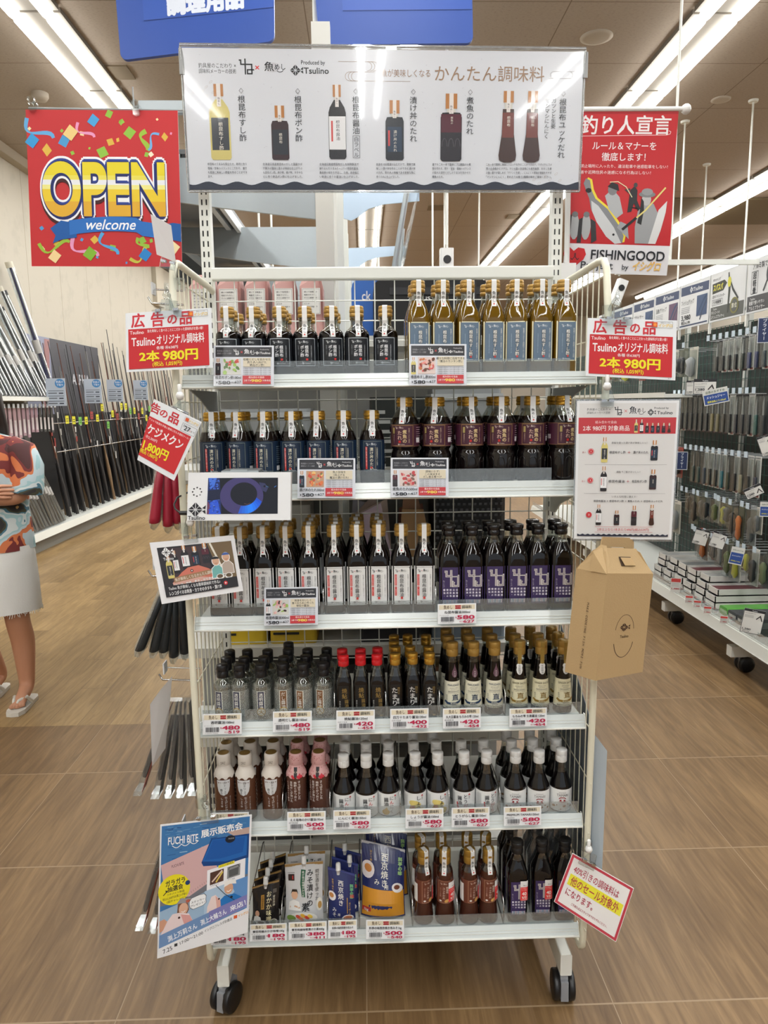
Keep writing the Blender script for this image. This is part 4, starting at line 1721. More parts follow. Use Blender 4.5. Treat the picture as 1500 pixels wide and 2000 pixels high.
S.text('Produced by', 251, 26, 11.5, INK, .012, al='c', w=46)
fish_mark(S, 219, 42, 26, INK)
S.text('Tsulino', 233, 42, 17, INK, .03, w=48)
T_ = (160, 140, 124)
for k in (0, 1, 2):
    S.arc(356 + k * 6, 33, 9, -90, 90, .8, T_, 10)
    S.arc(322 - k * -6, 53, 9, 90, 270, .8, T_, 10)
    S.layer -= 2
S.line([(300, 24), (368, 24)], .8, T_)
S.line([(322, 44), (370, 44)], .8, T_)
S.line([(322, 62), (440, 62)], .8, T_)
S.layer += 6
TAN = (158, 128, 104)
S.text('魚が美味しくなる', 383, 46, 16.5, TAN, .0, w=96)
S.text('かんたん調味料', 488, 46, 34, TAN, .0, w=215)
S.line([(770 - 58, 54), (770 - 12, 54)], .8, (130, 128, 130))
S.arc(722, 47, 7, 90, 270, .8, (130, 128, 130), 10)
S.arc(752, 47, 7, -90, 90, .8, (130, 128, 130), 10)
S.line([(722, 40), (764, 40)], .8, (130, 128, 130))
cols = [(66, 40, 152, 'sushi', 70, '根昆布すし酢', 110, 92), (183, 34, 110, 'ponzu', 112, '根昆布ポン酢', 220, 92), (296, 34, 150, 'white', 70, '根昆布醤油', 333, 92),
        (409, 36, 122, 'donburi', 100, '漬け丼のたれ', 446, 92), (521, 42, 138, 'niz', 86, '煮魚のたれ', 558, 92), (634, 37, 146, 'yuk', 80, '', 0, 0), (682, 36, 146, 'yuk', 80, '根昆布ユッケだれ', 742, 94)]
for (x, w, h, kd, y, tx, tx_x, tx_y) in cols:
    pic_bottle(S, x, y, w, h, kd)
    if tx:
        S.vtext(tx, tx_x, tx_y, 15.2, INK, -.004)
        S.line([(tx_x, tx_y - 14), (tx_x + 4, tx_y - 9), (tx_x, tx_y - 4), (tx_x - 4, tx_y - 9)], .8, (120, 120, 124), closed=True)
S.vtext('ガツンと生姜', 724, 94, 10.2, INK)
S.vtext('マシマシにんにく', 711, 94, 10.2, INK)
S.frame(326, 172, 14, 46, .8, (70, 70, 76))
S.vtext('白ラベル', 333, 174, 10.5, INK)
para = [(38, ['根昆布のうまみを際立たせ、寿司に合う', '塩味・甘味のバランスにこだわり、誰で', 'も簡単に美味しい酢飯を作ることができ', 'ます。'], 77), (147, ['北海道日高産根昆布のだしと国産かぼ', 'す果汁の酸味と香りが特別な仕上がりの', 'ね昆布ポン酢。焼き物、揚げ物、タタキな', 'どに合う絶品ポン酢に仕上げました。'], 78),
        (259, ['北海道日高産根昆布だしを特殊製法で', '練り込んだうまみたっぷりの根昆布醤油。', '魚本来の味を引き出し、白身、赤身幅広', 'い刺身に合うお醤油に仕上げました。'], 78), (372, ['刺身を10分間漬け込むだけで、簡単で美', '味しい漬け丼を作ることができる漬け丼', 'のたれ。釣り人の特権である新鮮な魚に', '合うたれに仕上げました。'], 78),
        (484, ['誰でもこれ一本で簡単にプロ顔負けの煮', '魚を作れる。照り・甘味・塩味のバランス', 'の取れた調合とだしのうまみを効かせた', '煮魚のたれ。'], 77), (592, ['これ一本で簡単に美味しいユッケを作ることができます。マダイやヒラメ', '等の白身魚からマグロ、カツオ等の赤身魚にも相性抜群。おろし生姜', 'の強い香りが楽しめる「ガツンと生姜」。にんにくの風味が食欲をそそる', '「マシマシにんにく」釣れたての魚で2種類の味をご賞味ください。'], 132)]
for x, ls, w in para:
    for k, l in enumerate(ls):
        full = len(l) >= len(ls[0]) - 2
        S.text(l, x, 231 + k * 8.6, 6.0, (64, 64, 70), .006, res=1, **({'w': w} if full else {'sx': w / (6.0 * len(ls[0]))}))
        S.layer -= 1
S.layer += 1
pts = [(0, H)]
for k in range(121):
    pts.append((W * k / 120, 270 - 3.2 * cos(2 * pi * k / 120 * 14.6)))
pts.append((W, H))
v = []
for k in range(121):
    v += [(W * k / 120, 270.5 - 3.6 * cos(2 * pi * k / 120 * 13.6 + 2.2)), (W * k / 120, H)]
S.emit(v, [(2 * k, 2 * k + 1, 2 * k + 3, 2 * k + 2) for k in range(120)], (40, 44, 58))
TL, TR, BR, BL = at(355, 93, 1.880), at(1141, 101, 1.880), at(1129, 371, 1.906), at(371, 371, 1.906)
ft = thing('header_sign', 'long white header sign with seven bottle pictures on top of the rack', 'sign', (RCX, 1.9, 2.04))
fn = quad_fn(W, H, TL, TR, BR, BL)
board(S, 'sign_panel', fn, [GLOSS], ft, th=.003)
q = MB()
e0, e1 = TL + Vector((-.005, 0, .006)), TR + Vector((.004, 0, .006))
q.tube([e0, e1], .0045, 6)
q.tube([TL + Vector((-.004, 0, .004)), BL + Vector((-.003, 0, -.004))], .0028, 6)
q.tube([TR + Vector((.003, 0, .004)), BR + Vector((.003, 0, -.004))], .0028, 6)
q.tube([BL + Vector((-.003, 0, -.004)), BR + Vector((.003, 0, -.004))], .0028, 6)
q.build('clear_frame', clear_mat('clear_sign_frame', (205, 208, 210), .25, .5, .05, haze=.25), ft)
q = MB()
fs_ = quad_fn(W, H, TL, TR, BR, BL)
for o_ in (.0045,):
    q.add([fs_(0, 0, o_), fs_(0, H, o_), fs_(W, H, o_), fs_(W, 0, o_)], [(0, 1, 2, 3)])
q.build('clear_sleeve', clear_mat('clear_sign_sleeve', (255, 255, 255), .012, .16, .03), ft)
for p in (TL + Vector((-.003, .004, -.03)), TR + Vector((.005, .004, -.03))):
    q = MB()
    q.bbox(p - Vector((.006, .004, .028)), p + Vector((.006, .012, .03)), .003, axis='z')
    q.build('corner_clip', GREYPL, ft)


def confetti(S, n, W, H, seed, avoid=None):
    r = random.Random(seed)
    pal = [(70, 150, 206), (222, 140, 176), (140, 188, 66), (236, 214, 160), (214, 176, 70), (236, 226, 200)]
    for k in range(n):
        x, y = r.uniform(4, W - 4), r.uniform(4, H - 4)
        if avoid and avoid[0] < y < avoid[1]:
            continue
        a, s = r.uniform(0, 3), r.choice((3, 4, 5, 6, 9, 13))
        c = r.choice(pal)
        S.poly([(x + s * cos(a + t) * (1 if i % 2 else .75), y + s * sin(a + t)) for i, t in enumerate((0, 1.5, 3.1, 4.6))], c)
        S.layer -= 1
    S.layer += 1


def curl(S, x, y, c, s=1, rot=0, w=7):
    P = []
    for k in range(13):
        u = k / 12
        P.append((u * 46 * s, sin(u * 5.2) * 12 * s))
    cr, sr = cos(radians(rot)), sin(radians(rot))
    P = [(x + a * cr - b * sr, y + a * sr + b * cr) for a, b in P]
    S.line(P, [w * (.35 + .65 * abs(cos(k / 12 * 4))) for k in range(13)], c)


# ---- OPEN poster
W, H = 300, 308
S = Sheet(W, H)
S.rect(0, 0, W, H, (190, 44, 48))
confetti(S, 60, W, H, 3, (88, 208))
for a in ((2, 16, (96, 166, 216), 1.35, 50, 8), (102, 24, (226, 150, 190), .9, 55, 6), (236, 40, (150, 186, 60), .8, 100, 10), (262, 46, (110, 170, 220), .8, 140, 5), (16, 262, (150, 186, 60), 1.3, 10, 7), (84, 250, (226, 150, 190), 1.3, 50, 8),
          (144, 240, (80, 160, 214), 1.1, 70, 7), (196, 292, (190, 186, 70), 1.0, -20, 7), (214, 250, (150, 186, 60), .6, 60, 7)):
    curl(S, *a)
for (x, y, c, s) in ((86, 44, (230, 200, 130), 16), (132, 20, (70, 158, 214), 13), (116, 282, (128, 178, 50), 15), (46, 288, (236, 206, 150), 14), (226, 284, (40, 130, 200), 14), (10, 60, (50, 150, 210), 15), (284, 270, (240, 220, 170), 13)):
    S.poly([(x, y - s), (x + s, y - 2), (x + 2, y + s), (x - s * .9, y + 3)], c)
    S.layer -= 1
S.layer += 1
for (bold, c, dy) in ((.112, (60, 18, 22), 7), (.110, (236, 236, 240), 0), (.078, (38, 60, 140), 0), (.062, (24, 36, 96), 2)):
    S.text('OPEN', 149, 150 + dy, 142, c, bold, al='c', w=232)
banded(S, 'OPEN', 149, 150, 142, 244, .035, [(0, (224, 206, 40)), (.25, (226, 214, 90)), (.33, (226, 228, 232)), (.42, (232, 226, 140)), (.50, (226, 196, 46)), (.72, (218, 168, 48))])
S.poly([(40, 232), (62, 216), (92, 222), (92, 250), (62, 254), (44, 262), (50, 246)], (24, 88, 160))
S.poly([(254, 226), (284, 220), (300, 222), (300, 258), (270, 252), (254, 252)], (24, 88, 160))
V, F = [], []
for k in range(17):
    x = 78 + 178 * k / 16
    y = 216 - 8 * sin(pi * k / 16) + (6 if k > 12 else 0)
    V += [(x, y), (x, y + 29)]
S.emit(V, [(2 * k, 2 * k + 1, 2 * k + 3, 2 * k + 2) for k in range(16)], (40, 108, 186))
S.text('welcome', 161, 223, 29, (236, 240, 244), .02, al='c', shear=.3, w=98, res=3)
po = thing('open_poster', 'red party poster reading OPEN hung left of the header sign', 'poster', at(200, 520, 2.2))
board(S, 'poster_sheet', quad_fn(W, H, at(50, 214, 2.2), at(347, 216, 2.2), at(356, 521, 2.2), at(62, 520, 2.2)), [PRINT], po, th=.0012)
hg = thing('poster_hanger', 'thin grey rod with two clear clips holding the red poster', 'hanger', at(60, 214, 2.2))
q = MB()
q.tube([at(56, 211, 2.215), at(372, 216, 2.215)], .0028, 8)
q.tube([at(262, 218, 2.215), at(259, 170, 2.215)], .0022, 6)
q.build('rod', GREYPL, hg)
for px, py in ((63, 205), (266, 212)):
    p = at(px, py, 2.195)
    q = MB()
    q.bbox(p + Vector((-.009, -.006, -.018)), p + Vector((.009, .004, .006)), .004, axis='y')
    q.lathe([(-.006, .009), (.006, .009)], 12, o=(p.x - .002, p.y, p.z + .014), axis='y')
    q.lathe([(-.006, .006), (.006, .006)], 12, o=(p.x + .008, p.y, p.z + .002), axis='y')
    q.build('clip', CLEAR, hg)
q = MB()
a, b = at(272, 196, 2.24), at(392, 223, 2.24)
q.bbox((a.x, 2.23, b.z), (b.x, 2.25, b.z + .034), .002, axis='x')
ga = tag(q.build('sign_bracket', STEEL), 'pale metal arm reaching left behind the header sign', 'bracket')

# ---- red banner on the right
W, H = 203, 322
S = Sheet(W, H)
RED = (186, 36, 42)
S.rect(0, 0, W, H, RED)
S.rect(0, 0, W, 13, (160, 28, 34))
S.rect(0, 265, W, H - 265, (222, 222, 226))
S.text('釣り人宣言', 104, 34, 38, (232, 226, 226), .03, al='c', w=172)
S.line([(14, 55), (184, 52), (190, 50), (191, 46), (187, 44)], 1, (236, 200, 200))
S.text('ルール＆マナーを', 104, 73, 17, (232, 222, 222), .02, al='c', w=122)
S.text('徹底します！', 104, 94, 17, (232, 222, 222), .02, al='c', w=84)
S.text('立入禁止場所に入ったり、違法駐車や迷惑駐車をしない！', 8, 112, 7.5, (232, 210, 210), .01, w=182, res=1)
S.text('漁業者や近隣住民の迷惑になる行為はしない！', 8, 124, 7.5, (232, 210, 210), .01, w=150, res=1)
YEL = (226, 206, 60)
big = [(34, 136), (42, 140), (46, 160), (54, 176), (78, 196), (100, 226), (112, 248), (110, 262), (96, 264), (78, 250), (58, 222), (46, 196), (42, 176), (36, 162), (30, 146)]
S.poly([(x + 4, y - 2) for x, y in big], YEL)
S.poly(big, (126, 128, 132))
S.poly([(46, 180), (60, 190), (92, 232), (108, 262), (96, 264), (78, 250), (58, 222), (48, 200)], (196, 198, 200))
S.ell(92, 246, 2.4, 2.4, (24, 24, 26), 8)
S.poly([(98, 232), (122, 254), (118, 226), (104, 220)], (150, 152, 156))
S.ell(40, 160, 6, 5, (26, 26, 28), 8)
S.poly([(72, 170), (86, 156), (100, 172), (108, 204), (96, 214), (80, 196)], (168, 170, 172))     # angler behind the fish
S.ell(86, 158, 9, 11, (120, 120, 122), 12)
S.poly([(76, 152), (84, 143), (96, 147), (99, 160), (92, 158)], (34, 34, 36))
S.poly([(120, 158), (128, 150), (134, 158), (134, 178), (142, 196), (136, 198), (128, 184), (124, 200), (116, 202), (118, 180)], (38, 38, 40))
S.ell(130, 148, 4, 5, (60, 60, 62), 8)
S.line([(120, 156), (112, 158), (122, 166)], 3.5, (60, 60, 62))
S.line([(124, 172), (112, 152), (96, 142), (80, 143)], 1.6, (220, 210, 170))
S.poly([(136, 200), (150, 182), (166, 184), (176, 204), (170, 262), (134, 262), (132, 230)], (150, 152, 154))     # angler in a hat
S.ell(152, 176, 9, 12, (178, 178, 178), 14)
S.poly([(142, 172), (140, 200), (136, 222), (144, 226), (148, 196), (147, 180)], (34, 34, 36))
S.ell(153, 166, 16, 6, (120, 122, 124), 14)
S.ell(153, 161, 11, 7, (140, 142, 144), 12)
S.poly([(176, 196), (192, 178), (190, 200), (182, 236), (174, 262), (160, 262), (166, 236)], (210, 210, 210))
S.line([(108, 236), (150, 198), (188, 152)], 3, (214, 200, 120))
S.line([(108, 236), (134, 212)], 5, (30, 30, 32))
for x in (16, 38):
    S.ell(x, 232, 9, 26, (166, 168, 170), 14)
    S.ell(x, 208, 6, 6, (110, 112, 114), 10)
S.poly([(0, 214), (10, 208), (8, 264), (0, 264)], (40, 40, 42))
S.poly([(24, 218), (31, 214), (30, 264), (22, 264)], (44, 44, 46))
S.poly([(46, 216), (56, 222), (60, 258), (50, 264)], (50, 50, 52))
S.poly([(0, 275), (10, 273), (18, 280), (26, 273), (38, 275), (42, 286), (38, 296), (20, 312), (2, 296), (-2, 286)], (196, 40, 44))
S.line([(20, 284), (20, 292), (16, 297), (13, 294)], 1.4, INK)
S.line([(22, 284), (22, 292), (26, 297), (29, 294)], 1.4, INK)
S.text('FISHINGOOD', 194, 285, 26, INK, .03, al='r', w=142)
S.text('Project', 34, 306, 20, (60, 62, 68), .02, w=62)
S.text('by', 120, 308, 14, (60, 62, 68), .02, al='c')
S.text('イシグロ', 162, 306, 20, (232, 214, 120), .0, al='c', w=54, shear=.25, edge=(.05, (222, 128, 40)))
bn = thing('hanging_banner', 'red fishing manners banner hung on a white rod right of the header sign', 'banner', at(1200, 538, 2.05))
tl, tr, br_, bl = at(1118, 209, 2.05), at(1326, 209, 2.05), at(1303, 538, 2.05), at(1099, 531, 2.05)
f0 = quad_fn(W, H, tl, tr, br_, bl)


def wavy(x, y, off):
    p = f0(x, y, off)
    return p + Vector((0, .008 * sin(y / 48.0) * (y / H), 0))


S2 = Sheet(W, H)
q = MB()
n = 24
for th, c in ((0, (200, 60, 64)), (.0012, (170, 60, 62))):
    rs = [[wavy(0, H * k / n, -th), wavy(W, H * k / n, -th)] for k in range(n + 1)]
    v = [p for r_ in rs for p in r_]
    q.add(v, [(2 * k, 2 * k + 1, 2 * k + 3, 2 * k + 2) for k in range(n)], 0, c)


def finer(S, m=13):
    """split tall faces so that the print follows the waves of the cloth"""
    out = []
    for (v, f, c, l) in S.I:
        if max(p[1] for p in v) - min(p[1] for p in v) < m * 1.6 or len(f) > 3:
            out.append((v, f, c, l))
            continue
        V, F = [], []
        y0, y1 = min(p[1] for p in v), max(p[1] for p in v)
        k = int((y1 - y0) / m) + 1
        for j in range(k):
            lo, hi = y0 + (y1 - y0) * j / k, y0 + (y1 - y0) * (j + 1) / k
            for g in f:
                poly = [v[i] for i in g]
                poly = cut_poly(cut_poly(poly, 1, 1, lo), 1, -1, hi)
                if len(poly) >= 3:
                    nn = len(V)
                    V += poly
                    F.append(tuple(range(nn, nn + len(poly))))
        out.append((V, F, c, l))
    S.I = out
    return S


finer(S).onto(q, wavy, 0, .0003)
q.build('banner_cloth', PRINT, bn)
q = MB()
a, b = at(1105, 214, 2.052), at(1340, 213, 2.052)
q.tube([a, b], .0065, 10)
q.T = Matrix.Translation(b)
q.lathe([(-.013, .002), (-.010, .009), (-.004, .013), (.003, .0135), (.009, .010), (.013, .003)], 16, axis='x')
q.build('rod', mat('white_plastic', (226, 226, 224), .35), bn)
q = MB()
a, b = at(1107, 216, 2.04), at(1106, 560, 2.03)
q.tube([Vector((b.x, 2.04, a.z)), b], .0075, 10)
q.box((.5202, 1.962, b.z), (b.x + .006, 2.034, b.z + .05))
tag(q.build('banner_pole', mat('white_plastic')), 'white pole clamped beside the right upright that carries the red banner', 'pole')

# ---- clear clips with a white ball, fixed to the side tubes


def clip(px, py, Y, label, wide=.06, tube=None, ang=0):
    t = thing('sign_clip', label, 'clip', at(px, py, Y), 'clear sign clips on the side tubes')
    p = at(px, py, Y)
    q = MB()
    q.T = Matrix.Translation(p) @ Matrix.Rotation(radians(ang), 4, 'Y')
    q.bbox((-wide / 2, -.003, -.014), (wide / 2, .004, .002), .002, axis='x')
    q.prism([(-.016, .0, .002), (.016, .0, .002), (.009, .0, .022), (-.009, .0, .022)], (0, .004, 0))
    q.build('jaw', CLEAR, t)
    for dx in (-wide * .3, wide * .3):
        q = MB()
        q.T = Matrix.Translation(p) @ Matrix.Rotation(radians(ang), 4, 'Y')
        q.box((dx - .005, -.004, -.002), (dx + .005, .005, .003))
        q.build('spring', CHROME, t)
    q = MB()
    q.T = Matrix.Translation(p + Vector((0, .004, .03)))
    q.lathe([(-.009, .001), (-.007, .006), (0, .009), (.007, .006), (.009, .001)], 12)
    q.lathe([(.008, .004), (.022, .0045), (.024, .003)], 8)
    q.build('ball_joint', CLEAR if wide > .05 else mat('white_plastic'), t)
    if tube:
        a, b = p + Vector((0, .004, .045)), Vector(tube)
        q = MB()
        q.tube([a, (a + b) / 2 + Vector((0, 0, .004)), b], .0035, 6)
        q.lathe([(-.012, .013), (.012, .013)], 14, o=tuple(b))
        q.build('tube_clamp', CLEAR, t)
    return t


def ad_sign(kind):
    W, H = 170, 112
    S = Sheet(W, H)
    S.rect(0, 0, W, H, (228, 232, 236))
    R = (200, 44, 54)
    for k, ch in enumerate('広告の品'):
        sx = (24, 62, 91, 118)[k]
        h = (28, 28, 22, 27)[k]
        S.text(ch, sx, 15.5 + (1 if k == 2 else 0), h, (232, 150, 160), .055, al='c')
        S.text(ch, sx, 15.5 + (1 if k == 2 else 0), h, R, .03, al='c')
    S.rect(5, 31, 158, 76, (196, 42, 48))
    S.text('Tsulino', 8, 37.5, 9, (240, 226, 226), .02, w=27)
    S.text('魚を美味しく食べることにこだわった調味料がお買い得！', 42, 36.5, 6.4, (240, 226, 226), .02, w=110, res=1)
    S.text('Tsulino', 11, 55, 22, (240, 236, 236), .03, w=46)
    S.text('オリジナル調味料', 60, 54, 20, (240, 236, 236), .03, w=94)
    S.text('各種 ㊍638円', 80, 69, 6.6, (240, 226, 226), .02, al='c', w=42, res=1)
    S.text('2本', 26, 84, 21, (236, 222, 40), .05, w=38)
    S.text('980円', 72, 84, 23, (236, 222, 40), .05, w=68)
    S.text('(税込 1,059円)', 80, 99.5, 9.6, (236, 222, 40), .03, al='c', w=58)
    S.frame(122, 3, 40, 12, .5, (120, 120, 124))
    S.rect(124, 4.5, 9, 9, (214, 92, 50))
    S.ell(128.5, 9, 3, 3, (236, 150, 60), 8)
    S.text('イシグロ', 148, 10.5, 6.5, (226, 190, 80), .04, al='c', w=26, res=1)
    S.text('釣具のイシグロ', 148, 5.4, 2.6, INK, al='c', res=1)
    S.text('817', 158, 109.5, 3.4, (110, 110, 114), al='c', res=1)
    return S


YA = 1.53
s1 = ad_sign(0)
f1 = quad_fn(s1.w, s1.h, at(245, 612, 1.515), at(413, 601, 1.545), at(416, 718, 1.54), at(247, 727, 1.51))
tag(board(s1, 'ad_sign', f1, [PRINT], None, .0012, nx=4), 'red price sign reading 980 clipped to the left tube of the rack', 'sign', 'red 980 sale signs')
clip(326, 606, 1.527, 'clear clip holding the red sign on the left tube', .06, (-.392, 1.56, at(345, 600, 1.56).z), -3)
s1 = ad_sign(0)
f1 = quad_fn(s1.w, s1.h, at(1148, 621, 1.545), at(1322, 626, 1.525), at(1319, 743, 1.52), at(1144, 734, 1.54))
tag(board(s1, 'ad_sign', f1, [PRINT], None, .0012), 'red price sign reading 980 clipped to the right tube of the rack', 'sign', 'red 980 sale signs')
clip(1206, 622, 1.527, 'clear clip holding the red sign on the right tube', .062, (.52, 1.562, at(1186, 608, 1.56).z), 2)

# ---- tilted red sign
W, H = 104, 134
S = Sheet(W, H)
S.rect(0, 0, W, H, (226, 230, 234))
S.poly([(0, 0)] * 3, (226, 230, 234))
R = (196, 44, 54)
S.text('告', 8, 17, 22, R, .04, al='c')
S.text('の', 27, 19, 19, R, .04, al='c')
S.text('品', 50, 18, 25, R, .04, al='c')
S.rect(0, 37, 97, 86, (200, 48, 52))
S.text('アジの下処理を手軽に簡単に行える便利ツール！', 95, 43, 5.2, (240, 220, 220), .015, al='r', w=94, res=1)
S.text('ケジメクン', 88, 62, 24, (238, 234, 234), .04, al='r', w=84)
S.text('㊍2,300円', 32, 79, 7, (240, 222, 222), .01, al='r', w=28, res=1)
S.text('1,800円', 66, 96, 23, (236, 224, 40), .05, al='r', w=62)
S.text('(税込 1,980円)', 46, 111, 10, (236, 224, 40), .03, al='r', w=46)
S.frame(70, 4, 32, 10, .4, (150, 150, 150))
S.rect(72, 5.5, 7, 7, (214, 92, 50))
S.text('イシグロ', 90, 9.5, 6, (226, 190, 80), .04, al='c', w=20, res=1)
S.frame(70, 18, 32, 17, .5, (70, 70, 74))
S.text('7/', 75, 23, 6.5, INK, .01, al='c')
S.text('27', 83, 26, 13, INK, .03, al='c')
S.text('まで', 96, 28, 5, INK, al='c', res=1)
S.text('日', 90, 28, 4, (210, 90, 90), al='c', res=1)
fk = quad_fn(W, H, at(301, 779, 1.49), at(394, 824, 1.51), at(340, 939, 1.505), at(268, 898, 1.48))
tag(board(S, 'ad_sign', fk, [PRINT], None, .0012, nx=4), 'tilted red sale sign with yellow 800 yen price on the left tube', 'sign')
clip(352, 802, 1.515, 'clear clip on the left tube behind the tilted red sign', .04, (-.392, 1.57, at(347, 800, 1.57).z), 26)

# ---- blank white cards seen from behind
for quad, lab in (([(294, 418, 1.50), (334, 440, 1.52), (343, 512, 1.53), (306, 497, 1.51)], 'blank white card standing at the top of the left tube before the poster'),
                  ([(336, 1321, 1.54), (336, 1322, 1.541), (0, 0, 0), (0, 0, 0)], 'blank white card hung among the blister packs on the left side')):
    if quad[2][2] == 0:
        P = [at(336, 1321, 1.60), at(331, 1380, 1.60), at(323, 1462, 1.60), at(297, 1497, 1.52), at(293, 1376, 1.52), at(313, 1348, 1.56)]
    else:
        P = [at(*c) for c in quad]
    q = MB()
    q.prism(P, (0, .0012, 0), 0, (214, 212, 212))
    tag(q.build('card', PRINT), lab, 'card')
clip(328, 512, 1.535, 'clear clip with a chain at the top of the left tube', .03, (-.380, 1.58, at(333, 556, 1.58).z), 12)

# ---- set-offer poster at the right
W, H = 200, 278
S = Sheet(W, H)
S.rect(0, 0, W, H, (226, 228, 230))
S.rect(5, 5, W - 10, H - 10, (214, 213, 212))
S.text('釣具屋のこだわり ×', 20, 17, 5.4, INK, w=46, res=1)
S.text('調味料メーカーの技術', 20, 23.5, 5.4, INK, w=46, res=1)
logo_row(S, 74, 20, 17, INK, (206, 140, 140))
S.text('Produced by', 166, 14.5, 5.5, INK, .01, al='c', res=1)
fish_mark(S, 147, 23, 17, INK)
S.text('Tsulino', 158, 23.5, 9, INK, .02, w=30)
S.rect(4, 33, 192, 32, (190, 54, 60))
S.text('組み合わせ自由', 58, 42, 6, (236, 200, 200), al='c', w=42, res=1)
S.text('2本 980円 対象商品', 13, 54, 11.5, (236, 224, 222), .015, w=92)
for k, kd in enumerate(('sushi', 'white', 'ponzu', 'donburi', 'ponzu', 'niz', 'yuk')):
    pic_bottle(S, 118 + k * 10.8, 37 + (0 if kd in ('sushi', 'white') else 7), 7, 26 - (0 if kd in ('sushi', 'white') else 7), kd)
for y, kd1, kd2, t1, t2, t0 in ((72, 'sushi', 'donburi', '根昆布すし酢', '漬け丼のたれ', '酢飯を使った漬け丼が美味しいっ！'), (130, 'white', 'ponzu', '根昆布醤油', '根昆布ポン酢', '焼魚でご飯がおいしい！')):
    pic_bottle(S, 57, y, 13, 50, kd1)
    pic_bottle(S, 156, y + 6, 14, 40, kd2)
    S.text(t0, 106, y + 11, 4.6, (90, 88, 88), al='c', res=1)
    S.text(t1, 67, y + 30, 6.2, INK, .01, w=32, res=1)
    S.text('＋', 106, y + 30, 7, (180, 50, 54), .03, al='c', res=1)
    S.text(t2, 114, y + 30, 6.2, INK, .01, w=30, res=1)
    S.ell(30, y + 28, 6, 6, (196, 60, 66), 16)
    S.ell(30, y + 28, 5, 5, (232, 200, 200), 16)
    S.ell(30, y + 28, 4.4, 4.4, (190, 48, 54), 16)
    S.text('1' if y == 72 else '2', 30, y + 28, 5, (240, 230, 230), .02, al='c', res=1)
    S.text('其の', 20, y + 30, 4, (180, 90, 90), al='r', res=1)
    S.rect(18, y + 54, 164, .5, (150, 148, 150))
S.text('いろんな料理に使える！', 100, 191, 5, (90, 88, 88), al='c', res=1)
S.text('根昆布醤油 ＋ 根昆布ポン酢 ＋ 煮魚のたれ ＋ 根昆布ユッケだれ', 38, 200, 5, INK, .01, w=140, res=1)
for x, kd, h in ((49, 'white', 42), (86, 'ponzu', 30), (121, 'niz', 40), (157, 'yuk', 42)):
    pic_bottle(S, x, 249 - h, 11, h, kd)
S.ell(29, 228, 6, 6, (196, 60, 66), 16)
S.text('3', 29, 228, 5, (240, 230, 230), .02, al='c', res=1)
S.rect(42, 252, 118, .6, (204, 120, 120))
S.text('2本以上なら1本あたり490円(税込529円)', 100, 258, 6.6, (192, 64, 68), al='c', w=106, res=1)
S.rect(42, 263, 118, .6, (204, 120, 120))
V = []
for k in range(81):
    V += [(6 + 186 * k / 80, 268 - 1.1 * cos(2 * pi * k / 80 * 17)), (6 + 186 * k / 80, 272)]
S.emit(V, [(2 * k, 2 * k + 1, 2 * k + 3, 2 * k + 2) for k in range(80)], (42, 46, 62))
cp = thing('offer_poster', 'laminated white poster of bottle pairs clipped to the right tube', 'poster', at(1215, 1056, 1.52))
fo = quad_fn(W, H, at(1127, 783, 1.53), at(1327, 782, 1.51), at(1311, 1054, 1.51), at(1121, 1052, 1.53))
board(S, 'poster_print', fo, [GLOSS], cp, th=.0015)
q = MB()
fo2 = quad_fn(W, H, at(1125, 780, 1.532), at(1331, 779, 1.512), at(1314, 1058, 1.512), at(1118, 1056, 1.532))
q.add([fo2(0, 0, -.001), fo2(0, H, -.001), fo2(W, H, -.001), fo2(W, 0, -.001)], [(0, 1, 2, 3)])
q.add([fo2(0, 0, -.0016), fo2(0, H, -.0016), fo2(W, H, -.0016), fo2(W, 0, -.0016)], [(3, 2, 1, 0)])
q.build('laminate_edge', clear_mat('laminate_film', (225, 228, 230), .12, .5, .06, haze=.2), cp)
clip(1186, 783, 1.515, 'clear clip with a white ball joint above the set-offer poster', .026, (.52, 1.565, at(1184, 752, 1.56).z))

# ---- recipe sign with a red fish
W, H = 170, 116
S = Sheet(W, H)
S.rect(0, 0, W, H, (226, 226, 228))
S.rect(12, 11, 150, 94, (40, 36, 38))
S.rect(30, 14, 82, 62, (62, 46, 48))
for x, w, h, kd, y in ((30, 13, 44, 'sushi', 27), (44, 11, 44, 'white', 19), (64, 15, 46, 'white', 11), (85, 15, 40, 'donburi', 15), (106, 15, 40, 'niz', 10)):
    pic_bottle(S, x, y, w, h, kd)
S.poly([(112, 11), (162, 11), (162, 84), (130, 84)], (112, 92, 62))
S.poly([(116, 12), (120, 11), (136, 60), (133, 62)], (220, 214, 200))
S.poly([(30, 80), (52, 62), (66, 54), (88, 52), (106, 60), (128, 74), (136, 86), (110, 82), (80, 84), (36, 94)], (200, 112, 92))
S.poly([(30, 80), (52, 72), (86, 74), (128, 82), (132, 90), (60, 92), (34, 96)], (206, 160, 146))
S.ell(73, 61, 3, 3, (60, 30, 28), 10)
S.ell(73, 61, 1.4, 1.4, (230, 220, 210), 8)
fish_mark(S, 31, 21, 24, (232, 232, 232))
S.text('Tsulino', 31, 33, 7, (232, 232, 232), .02, al='c')
S.poly([(34, 70), (120, 62), (122, 71), (34, 80)], (150, 116, 84))
S.text('魚が美味しくなるかんたん調味料', 36, 75, 7, (230, 222, 206), rot=-5, w=84)
S.text('漬け丼・刺身・炙り・カツオのタタキ', 34, 88, 10, (240, 238, 236), .03, rot=-5, w=98, edge=(.03, (40, 34, 36)))
